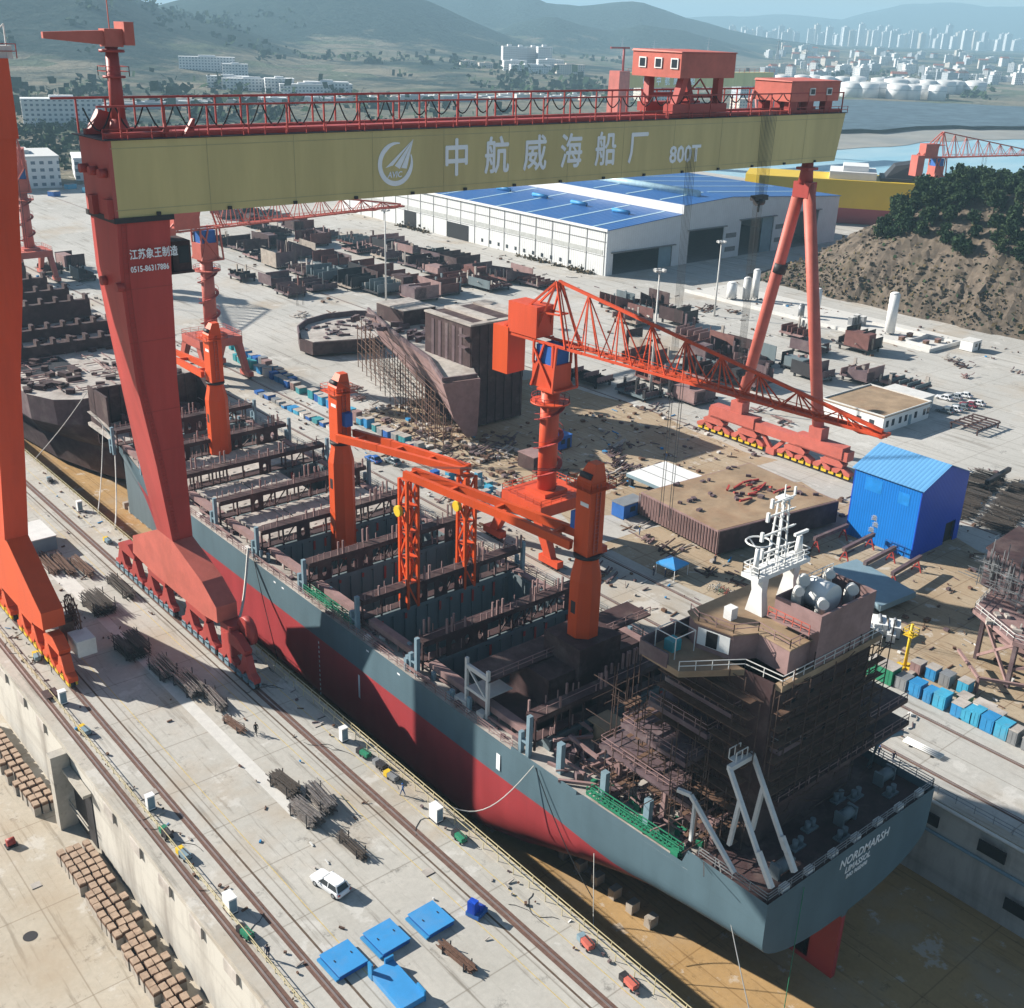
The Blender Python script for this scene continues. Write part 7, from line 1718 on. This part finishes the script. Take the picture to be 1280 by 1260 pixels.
# people
def body_mesh(pose):
    J = {'pelvis':(0,0,.95),'chest':(0,.02,1.3),'neck':(0,.03,1.48),'head':(0,.05,1.62),'top':(0,.04,1.74)}
    lk = [('pelvis','chest'),('chest','neck'),('neck','head'),('head','top')]
    rad = {'pelvis':.15,'chest':.17,'neck':.065,'head':.10,'top':.075}
    for s_, sx in (('l',-1),('r',1)):
        st = {'stand':.06,'walk':.28,'ride':.2}[pose]*(sx if pose != 'stand' else .3)
        kz = .5
        J['hip'+s_]=(sx*.1,0,.9); J['knee'+s_]=(sx*.11,st*.6+(.25 if pose=='ride' else .02),kz+(.1 if pose=='ride' else 0)); J['ank'+s_]=(sx*.11,st,.1 if pose!='ride' else .25+.1*sx); J['toe'+s_]=(sx*.12,st+.15,.05 if pose!='ride' else .22+.1*sx)
        J['sh'+s_]=(sx*.2,.02,1.42); J['el'+s_]=(sx*.27,(-st*.5 if pose=='walk' else .05)+(.2 if pose=='ride' else 0),1.15); J['wr'+s_]=(sx*.25,(-st*.9 if pose=='walk' else .15)+(.35 if pose=='ride' else 0),.93+(.12 if pose=='ride' else 0)); J['ha'+s_]=(sx*.25,(-st*1.0 if pose=='walk' else .17)+(.4 if pose=='ride' else 0),.84+(.17 if pose=='ride' else 0))
        lk += [('pelvis','hip'+s_),('hip'+s_,'knee'+s_),('knee'+s_,'ank'+s_),('ank'+s_,'toe'+s_),('chest','sh'+s_),('sh'+s_,'el'+s_),('el'+s_,'wr'+s_),('wr'+s_,'ha'+s_)]
        rad.update({'hip'+s_:.1,'knee'+s_:.075,'ank'+s_:.055,'toe'+s_:.05,'sh'+s_:.075,'el'+s_:.055,'wr'+s_:.042,'ha'+s_:.045})
    ks = list(J); me = bpy.data.meshes.new('b'); me.from_pydata([J[q] for q in ks], [(ks.index(a),ks.index(b)) for a,b in lk], [])
    ob = bpy.data.objects.new('b', me); COL.objects.link(ob); md = ob.modifiers.new('s','SKIN'); 
    for i, q in enumerate(ks): me.skin_vertices[0].data[i].radius = (rad[q],rad[q]*.8); me.skin_vertices[0].data[i].use_root = (q == 'pelvis')
    ob.modifiers.new('d','SUBSURF').levels = 1
    out = bpy.data.meshes.new_from_object(ob.evaluated_get(bpy.context.evaluated_depsgraph_get())); bpy.data.objects.remove(ob); return out
BM = {p: body_mesh(p) for p in ('stand','walk','ride')}
skin = mat('skin', (.45,.27,.19), .6); navy = mat('navy_workwear', (.025,.035,.075), .8); wkb = mat('blue_workwear', (.05,.12,.28), .8)
def person(label, x, y, rz, pose='stand', cloth=None, helmet=None, z=0):
    t = thing('person', label, 'person', (x,y,z), rz); me = BM[pose].copy(); me.materials.clear()
    for q in (cloth or navy, skin, M['black']): me.materials.append(q)
    for p in me.polygons: c = p.center; p.material_index = 1 if (c.z > 1.5 or (abs(c.x) > .2 and c.z < .95 and c.z > .75)) else (2 if c.z < .1 else 0)
    b = bpy.data.objects.new('body', me); COL.objects.link(b); b.parent = t
    m = MB(); m.tube([(0,.045,1.66),(0,.045,1.72),(0,.04,1.79)],.125,10,True,.06); m.build('helmet', helmet or M['yellow'], t)
person('worker in dark blue clothes standing beside the green cart on the left dock edge', 37.5, 78.3, 2.2, 'stand', navy, M['black'])
person('walker in dark clothes on the far quay beside the stern, left of two', 111.9+3.0, 60.2, 2.6, 'walk', navy, M['blue']); person('walker in dark clothes on the far quay beside the stern, right of two', 115.4, 58.4, 2.6, 'walk', navy, M['black'])
person('worker in white helmet left of the blue gazebo', 129.6, 113.6, 1.0, 'stand', navy, M['white']); person('worker in white helmet just beside the blue gazebo leg', 130.6, 111.9, .4, 'stand', navy, M['white'])
person('worker standing in front of the plated block on the dusty ground', 139.6, 126.6, .5, 'stand', wkb, M['yellow']); person('worker at the corner of the plated block', 141.6, 110.4, 2.5, 'stand', navy, M['red']); person('worker walking on the open yard right of the white panel', 172.5, 150.5, 2.2, 'walk', wkb, M['yellow'])
person('worker in red at the foot of the blue hut', 170.4, 88.6, 1.2, 'stand', mat('red_workwear',(.45,.03,.04),.8), M['white'])
person('worker in blue bent over the cart by the ship edge railing', 62.4, 91.0, 1.2, 'walk', wkb, M['blue'])
person('cyclist in black clothes riding along the pier', 54.7, 112.9, 2.75, 'ride', mat('black_clothes',(.015,.015,.02),.8), M['black']); bike_build('bicycle ridden by the cyclist in black on the pier', 54.7, 112.9, 2.75, M['dark'])
# ------------------------------------------------------------------ trees on the hill
M['pine'] = mat('pine_needles', (0.035,0.062,0.030), .95, var=.5, scale=.35, dirt=(.075,.085,.035), dirt_amt=.6, spec=.05)
M['dry'] = mat('dry_brush', (0.14,0.105,0.06), .95, var=.4, scale=.5, dirt=(.07,.07,.04), dirt_amt=.5, spec=.05)
M['bark'] = mat('bark', (.09,.065,.05), .9, var=.3, scale=4)
def tree_meshes(seed, h, rr, n, mt):
    q = random.Random(seed); t = thing('pine_tree', 'dark green bushy pine on the wooded hilltop by the yard', 'tree', (0,0,0), 0, 'pines on the hill')
    m = MB(); m.tube([(0,0,-.5),(q.uniform(-.2,.2),0,h*.5),(0,q.uniform(-.2,.2),h*.9)],.16,6,True,.04)
    for k in range(6): a=q.uniform(0,6.28); z=h*q.uniform(.3,.75); m.bar((0,0,z),(rr*.7*math.cos(a),rr*.7*math.sin(a),z+.5),.07)
    m.build('trunk', M['bark'], t)
    m = MB()
    lobes = [(q.uniform(-.5,.5)*rr, q.uniform(-.5,.5)*rr, h*q.uniform(.35,.9), rr*q.uniform(.35,.65)) for _ in range(9)]
    for k in range(n):
        lx, ly, lz, lr = q.choice(lobes); d_ = Vector((q.gauss(0,1),q.gauss(0,1),q.gauss(0,.8))).normalized()*lr*q.uniform(.55,1.05)
        c = Vector((lx,ly,lz))+d_; s_ = q.uniform(.16,.36)*(rr/1.9); u = Vector((q.gauss(0,1),q.gauss(0,1),q.gauss(0,1))).normalized(); v = u.orthogonal().normalized(); w = u.cross(v)
        m.add([tuple(c+v*s_),tuple(c+w*s_),tuple(c-v*s_*.9),tuple(c-w*s_+u*s_*.5)],[(0,1,2),(0,2,3)])
    m.build('crown', mt, t); return t
TP = [tree_meshes(40+i, 4.6+.5*i, 2.7+.2*i, 520, M['pine']) for i in range(4)]
r = random.Random(77); placed = 0; used = set()
def hz(x, y): return hill_h(x, y)
tries = 0
while placed < 295 and tries < 9000:
    tries += 1; x, y = r.uniform(352, 424), r.uniform(95, 246); z = hz(x, y)
    line = 19.5+5*fb(x, y, 40)+ (4 if y > 232 else 0)
    if z < line: continue
    if x > 402 and r.random() < .5: continue
    key = (int(x/3.4), int(y/3.4))
    if key in used: continue
    used.add(key); i = r.randrange(4); s_ = r.uniform(.75,1.25)
    if i not in used and ('p', i) not in used: used.add(('p', i)); TP[i].location = (x,y,z-.3); TP[i].rotation_euler = (0,0,r.uniform(0,6)); placed += 1; continue
    dup(TP[i], (x,y,z-.3), r.uniform(0,6.28), sc=(s_,s_,s_*r.uniform(.9,1.15))); placed += 1
# brush along the foot and on the face of the hill: one uncountable mass
m = MB()
for k in range(3600):
    x = 338+abs(r.gauss(0,1))*16; y = r.uniform(40, 262); z = hz(x, y)
    if z < -.2 or r.random() < .35*(z > 9): continue
    c = Vector((x,y,z+r.uniform(0,1.0))); u = Vector((r.gauss(0,1),r.gauss(0,1),r.gauss(0,1))).normalized(); v = u.orthogonal().normalized(); w = u.cross(v); s_ = r.uniform(.25,.8)
    m.cur = 0 if r.random() < .72 else 1
    m.add([tuple(c+v*s_),tuple(c+w*s_),tuple(c-v*s_),tuple(c-w*s_)],[(0,1,2),(0,2,3)])
o = m.build('brush', [M['dry'], M['pine']]); o['kind'] = 'stuff'
m = MB()                                                        # loose rocks on the cut face
for k in range(420):
    x, y = r.uniform(342, 385), r.uniform(90, 262); z = hz(x, y)
    if z < .5: continue
    s_ = r.uniform(.2,1.1); m.box(x, y, z+s_*.2, s_*1.4, s_, s_*.9, r.uniform(0,3))
o = m.build('rock_rubble', M['rock']); o['kind'] = 'stuff'
# woods behind the yard on the left and scrub on the plain
m = MB()
def clump(x, y, z, s_, n):
    for k in range(n):
        c = Vector((x+r.gauss(0,s_*.45), y+r.gauss(0,s_*.45), z+abs(r.gauss(0,s_*.4)))); u = Vector((r.gauss(0,1),r.gauss(0,1),r.gauss(0,1))).normalized(); v = u.orthogonal().normalized(); w = u.cross(v); q = s_*r.uniform(.18,.4)
        m.add([tuple(c+v*q),tuple(c+w*q),tuple(c-v*q),tuple(c-w*q)],[(0,1,2),(0,2,3)])
for k in range(900):
    az = r.uniform(14, 47); rr_ = r.uniform(715, 1000) if az < 33 else r.uniform(790, 1100); x, y = pol(az, rr_)
    clump(x, y, land_h(az, rr_), r.uniform(4,9), 9)
for k in range(1500):
    az = r.uniform(10, 62); rr_ = r.uniform(1050, 3000); 
    if az > 46 and rr_ < 1900: continue
    x, y = pol(az, rr_)
    if fb(x, y, 420) < .05: continue
    clump(x, y, land_h(az, rr_), r.uniform(8,20), 8)
o = m.build('woods', M['pine']); o['kind'] = 'stuff'
m = MB()                                                        # bushes at the foot of the shed wall
for k in range(60): clump(294.5+r.uniform(-1,1), r.uniform(302, 345) if k%3 else r.uniform(405,430), 0, r.uniform(.8,2), 14)
o = m.build('hedge_plants', M['dry']); o['kind'] = 'stuff'

# ------------------------------------------------------------------ far buildings
HZ = [mat('pale_render', (.62,.62,.60), .8, var=.05), mat('warm_render', (.60,.53,.46), .8, var=.05), mat('white_render', (.78,.78,.77), .8, var=.03), mat('grey_render', (.42,.45,.48), .8, var=.05)]
M['tile'] = mat('red_tile_roof', (.32,.10,.06), .8); M['winband'] = mat('window_bands', (.14,.18,.22), .4)
def block(name, label, cat, x, y, z, sx, sy, h, mt, rz=0.0, group=None, floors=0, roof=None):
    t = thing(name, label, cat, (x,y,z), rz, group); m = MB(); m.bx(-sx/2,sx/2,-sy/2,sy/2,-6,h); w = m.build('wall', (FA[{0:0,1:1,2:0,3:2}[HZ.index(mt)]] if floors else mt), t)
    m = MB()
    if roof: m.prism_x([(-sy/2-.6,h),(sy/2+.6,h),(0,h+sy*.28)], -sx/2-.5, sx/2+.5)
    else: m.bx(-sx/2-.3,sx/2+.3,-sy/2-.3,sy/2+.3,h,h+1.0); m.bx(-sx*.15,sx*.15,-sy*.2,sy*.2,h+1,h+h*.06+2)
    m.build('roof', roof or mt, t)
    return t
def facade(name, c, fh, bay):
    m = mat(name, c, .8, var=.05); N = m.node_tree.nodes; L = m.node_tree.links; b = N['Principled BSDF']; src = b.inputs['Base Color'].links[0].from_socket
    tc = N.new('ShaderNodeTexCoord'); sp = N.new('ShaderNodeSeparateXYZ'); L.new(tc.outputs['Object'], sp.inputs[0])
    def step(sock, per, lo, hi):
        q = N.new('ShaderNodeMath'); q.operation = 'FLOORED_MODULO'; L.new(sock, q.inputs[0]); q.inputs[1].default_value = per
        g = N.new('ShaderNodeMath'); g.operation = 'GREATER_THAN'; L.new(q.outputs[0], g.inputs[0]); g.inputs[1].default_value = per*lo
        l = N.new('ShaderNodeMath'); l.operation = 'LESS_THAN'; L.new(q.outputs[0], l.inputs[0]); l.inputs[1].default_value = per*hi
        k = N.new('ShaderNodeMath'); k.operation = 'MULTIPLY'; L.new(g.outputs[0], k.inputs[0]); L.new(l.outputs[0], k.inputs[1]); return k.outputs[0]
    ad = N.new('ShaderNodeMath'); ad.operation = 'ADD'; L.new(sp.outputs[0], ad.inputs[0]); L.new(sp.outputs[1], ad.inputs[1])
    k = N.new('ShaderNodeMath'); k.operation = 'MULTIPLY'; L.new(step(ad.outputs[0], bay, .25, .75), k.inputs[0]); L.new(step(sp.outputs[2], fh, .3, .75), k.inputs[1])
    x = N.new('ShaderNodeMix'); x.data_type = 'RGBA'; L.new(k.outputs[0], x.inputs[0]); L.new(src, x.inputs[6]); x.inputs[7].default_value = (.16,.20,.24,1); L.new(x.outputs[2], b.inputs['Base Color']); return m
FA = [facade('white_facade', (.74,.74,.73), 3.6, 4.2), facade('cream_facade', (.62,.56,.48), 3.3, 4.0), facade('grey_facade', (.50,.53,.56), 3.2, 3.6)]
r = random.Random(123)
def pxpol(px, rr_): # azimuth in degrees for a direction across the view
    return interp([(0,17.1),(160,22.4),(320,28.1),(480,33.9),(640,39.9),(800,45.9),(960,51.8),(1120,57.4),(1280,62.7),(1440,67.6)], px)
# campus below the hills
for i,(px,rr_,w,dp,h,f_) in enumerate(((255,1720,75,18,17,4),(290,1690,34,16,14,3),(280,1500,50,18,13,3),(310,1480,70,16,13,3),(345,1460,34,22,16,4),(378,1440,60,16,12,3),(405,1450,52,18,15,4),(425,1470,24,18,12,3))):
    az = pxpol(px, rr_); x, y = pol(az, rr_); block('campus_building', f'long white campus block below the hills, {ORD[i]} from the left of its cluster', 'building', x, y, land_h(az, rr_)-.5, w, dp, h, HZ[2], -.45, 'white campus below the hills', f_)
for i,(px,rr_,w,h) in enumerate(((638,2150,26,38),(652,2180,26,38),(668,2200,26,38),(682,2180,26,40),(645,2080,40,16),(690,2120,46,20),(665,2060,70,12),(715,2100,50,16),(610,2150,30,8),(585,2200,26,8))):
    az = pxpol(px, rr_); x, y = pol(az, rr_); block('apartment_block', f'white apartment block in the mid-distance hill village, {ORD[i]} of its cluster', 'building', x, y, land_h(az, rr_)-.5, w, 18, h, HZ[2] if i < 7 else HZ[1], -.5, 'hill village blocks', max(2,int(h/4)))
for i,(px,rr_,w,h,rf) in enumerate(((800,1600,60,18,None),(815,1560,30,22,None),(835,1580,40,14,'t'),(945,1500,40,26,None),(975,1700,40,12,'t'),(955,1420,60,14,None))):
    az = pxpol(px, rr_); x, y = pol(az, rr_); block('town_building', f'pale building behind the red trolley houses, {ORD[i]} from the left', 'building', x, y, land_h(az, rr_)-.5, w, 20, h, HZ[i%4], -.3, 'buildings behind the trolleys', max(2,int(h/4)), M['tile'] if rf else None)
# sheds at the left end of the yard
x, y = pol(18.6, 640); block('warehouse', 'white warehouse with a tall blue door beside the orange leg', 'warehouse', x-8, y+30, 0, 36, 40, 15, HZ[0], -.2, 'warehouses at the yard end', 2)
m = MB(); m.bx(-14,-4,-20.6,-20.05,0,12); wb = [o_ for o_ in COL.objects if o_.get('label','').startswith('white warehouse with a tall')][0]; m.build('door', M['blue'], wb)
x, y = pol(21.3, 690); block('warehouse', 'low white warehouse with bright gable between the two crane legs', 'warehouse', x, y, 0, 44, 30, 11, HZ[2], -.3, 'warehouses at the yard end', 1)
x, y = pol(19.3, 1010); block('school_building', 'long white building behind the wooded ridge at the left', 'building', x, y, land_h(19.3,1010)-.5, 60, 18, 20, HZ[2], -.3, None, 3)
for i in range(9):
    az = 18.5+i*.75; x, y = pol(az, 640+r.uniform(-25,25)); toolbox(f'blue-grey yard machine at the far end of the yard, {ORD[i]} from the left', x, y, r.uniform(4,8), r.uniform(3,6), r.uniform(2,5), r.choice([cols['blue'],cols['grey'],cols['light blue']]), 'machines at the yard end', r.uniform(0,1), 'container')
# a white greenhouse-like strip of low sheds along the road on the plain
for i in range(56):
    az = 17.5+i*.51; rr_ = 1120+8*i+r.uniform(-25,25); x, y = pol(az, rr_)
    block('roadside_shed', f'low white shed along the road on the plain, {ordn(i)} from the left', 'shed', x, y, land_h(az,rr_)-.3, r.uniform(14,40), r.uniform(8,14), r.uniform(3,6), r.choice(HZ), r.uniform(-.6,-.2), 'low sheds along the plain road')
# oil tanks across the bay
def oil_tank(label, x, y, z, rr_, h):
    t = thing('oil_tank', label, 'oil tank', (x,y,z), 0, 'oil tanks across the bay'); m = MB(); m.cyl(0,0,-3,h,rr_,rr_,28); m.build('shell', HZ[2], t)
    m = MB(); m.loft([[(rr_*math.cos(k*math.pi/14),rr_*math.sin(k*math.pi/14),h+.01) for k in range(28)],[(rr_*.5*math.cos(k*math.pi/14),rr_*.5*math.sin(k*math.pi/14),h+rr_*.12) for k in range(28)],[(.5*math.cos(k*math.pi/14),.5*math.sin(k*math.pi/14),h+rr_*.16) for k in range(28)]]); m.build('roof', HZ[0], t)
    m = MB(); m.cyl(0,0,h*.62,h*.66,rr_+.25,rr_+.25,28); m.build('wind_girder', HZ[3], t)
back = [1010,1027,1043,1062,1082,1108,1130,1150,1172,1193,1208,1232,985]; frontt = [1076,1108,1135,1153,1168,1186,1095]
for i, px in enumerate(sorted(back)):
    az = pxpol(px,0); rr_ = 2120+r.uniform(-30,60); x, y = pol(az, rr_); oil_tank(f'white oil tank, {ordn(i)} from the left in the back row across the bay', x, y, land_h(az,rr_)+1, r.choice((13,14,19,20)) if px > 1050 else 12.5, 19)
for i, px in enumerate(sorted(frontt)):
    az = pxpol(px,0); rr_ = 1900+r.uniform(-25,25); x, y = pol(az, rr_); oil_tank(f'white oil tank, {ordn(i)} from the left in the front row across the bay', x, y, land_h(az,rr_)+1, 17 if i < 4 else 13, 19)
# city: near houses, then towers along the skyline
for i in range(150):
    px = r.uniform(960, 1330); az = pxpol(px,0); rr_ = r.uniform(2450, 4500); x, y = pol(az, rr_)
    block('town_house', f'small pale town building across the bay, {ordn(i)} of the scattered town', 'building', x, y, land_h(az,rr_)-1, r.uniform(14,34), r.uniform(12,18), r.uniform(10,24), r.choice(HZ), r.uniform(-1,.2), 'town across the bay', 3, M['tile'] if r.random() < .2 else None)
tw = []
for i in range(66):
    px = 915+i*5.6+r.uniform(-2,2); h = 70 if px < 1000 else r.choice((62,75,88,92)) 
    if px > 1220: h *= .8
    if 1003 < px < 1012: continue
    tw.append((px, h))
for i, (px, h) in enumerate(tw):
    az = pxpol(px,0); rr_ = r.uniform(6600, 7800); x, y = pol(az, rr_); h *= 1.12
    block('apartment_tower', f'hazy high-rise tower on the skyline, {ordn(i)} from the left', 'tower block', x, y, land_h(az,rr_)-1, r.uniform(26,38), 22, h*r.uniform(.75,1.2), HZ[i%4] if i%3 else HZ[2], r.uniform(-.9,-.3), 'towers on the skyline', 18)
# pylons
def pylon(label, x, y, z, h):
    t = thing('power_pylon', label, 'pylon', (x,y,z), -.5, 'power pylons'); m = MB(); b_ = h*.09
    for sx in (-1,1):
        for sy in (-1,1): m.bar((sx*b_,sy*b_,-2),(sx*.8,sy*.8,h*.72),1.0); m.bar((sx*.8,sy*.8,h*.72),(0,0,h),.7)
    for k in range(6): z0=h*.72*k/6; f_=1-k/6.5; m.bar((-b_*f_,-b_*f_,z0),(b_*f_*.85,-b_*f_*.85,z0+h*.12),.5); m.bar((b_*f_,-b_*f_,z0),(-b_*f_*.85,-b_*f_*.85,z0+h*.12),.5)
    m.build('tower', M['steel'], t); m = MB()
    for zz, w in ((.74,9),(.83,8),(.92,6)): m.bar((-w,0,h*zz),(w,0,h*zz),.8)
    m.build('cross_arm', M['steel'], t)
for i,(px,rr_,h,lb) in enumerate(((780,3300,55,'leftmost one on the hill flank'),(820,3200,55,'second one on the hill flank'),(888,3000,72,'tall one above the red trolley house'),(975,2900,72,'tall one left of the skyline towers'),(1012,2800,60,'one above the oil tanks'))):
    az = pxpol(px,0); x, y = pol(az, rr_); pylon(f'lattice power pylon, {lb}', x, y, land_h(az,rr_), h)

# ------------------------------------------------------------------ yellow ship on the far berth
YS = thing('yellow_ship', 'yellow and red ship hull with dark open hold on the far berth behind the shed', 'ship', (505,322,0), math.atan2(-0.57,-0.82)) 
def yr(y, w, wb): return [(-w,y,21),(-w*.98,y,8.1),(-wb,y,0),(wb,y,0),(w*.98,y,8.1),(w,y,21)]
M['shipyellow'] = mat('ship_yellow', (.70,.47,.02), .5, var=.06, scale=.1); M['shipred'] = mat('ship_antifouling', (.30,.05,.06), .6, var=.12, scale=.1)
m = MB(); m.loft([[(-w,y,21) ,(-w,y,8),(w,y,8),(w,y,21)] for y, w in ((-62,13),(-55,16),(40,16),(62,10),(74,2))]); m.build('upper_hull', M['shipyellow'], YS)
m = MB(); m.loft([[(-w*.99,y,7.98),(-wb,y,0.3),(wb,y,0.3),(w*.99,y,7.98)] for y, w, wb in ((-62,13,8),(-55,16,13),(40,16,13),(62,10,5),(74,2,.6))]); m.build('lower_hull', M['shipred'], YS)
m = MB(); m.bx(-12,12,2,22,21,22.5); m.hexa([(-10,4,22.5),(10,4,22.5),(11,20,22.5),(-11,20,22.5),(-8,8,28),(8,8,28),(9,18,30),(-9,18,30)]); m.build('hold_frame', M['dark'], YS)
m = MB(); m.bx(-13,13,-22,0,21,24.5); m.bx(-9,9,-16,-4,24.5,27); m.build('deck_house', M['white'], YS)
m = MB(); 
for k in range(30): m.box(r.uniform(-12,12),r.uniform(18,58),21.6,r.uniform(1,3),r.uniform(1,4),r.uniform(.6,3),0)
m.build('deck_fitting', M['teal'], YS)
m = MB()
for k in range(5): y=-6+k*3; m.bar((-17.4,y,0),(-17.4,y,19),.35)
for z in (4,8,12,16): m.bar((-17.4,-6,z),(-17.4,6,z),.3); m.bar((-17.4,-6,z),(-17.4,6,z-4),.25)
tag(m.build('scaffold_tower', M['steel'], None, None), 'thin scaffold tower against the side of the yellow ship', 'scaffolding'); st_ = COL.objects[-1]; st_.location = YS.location; st_.rotation_euler = YS.rotation_euler
for i in range(26):
    az = r.uniform(49, 56); rr_ = r.uniform(585, 660); x, y = pol(az, rr_)
    toolbox(f'pale block on the far berth, {ordn(i)} of those by the yellow ship', x, y, r.uniform(4,10), r.uniform(3,7), r.uniform(2,5), r.choice([cols['white'],cols['grey'],cols['brown'],cols['white']]), 'blocks on the far berth', r.uniform(0,1), 'container')

# ------------------------------------------------------------------ haze
def haze():
    m = MB(); m.bx(-9000, 14500, -3000, 14500, -22, 440)
    hm = bpy.data.materials.new('haze_air'); hm.use_nodes = True; N = hm.node_tree.nodes; L = hm.node_tree.links
    N.remove(N['Principled BSDF']); v = N.new('ShaderNodeVolumePrincipled'); v.inputs['Color'].default_value = (0.50,0.80,1.0,1); v.inputs['Density'].default_value = HAZE_D; v.inputs['Anisotropy'].default_value = 0.0
    L.new(v.outputs[0], N['Material Output'].inputs['Volume']); o = m.build('haze', hm); o['kind'] = 'stuff'; o.display_type = 'WIRE'
HAZE_D = 0.00016
haze()
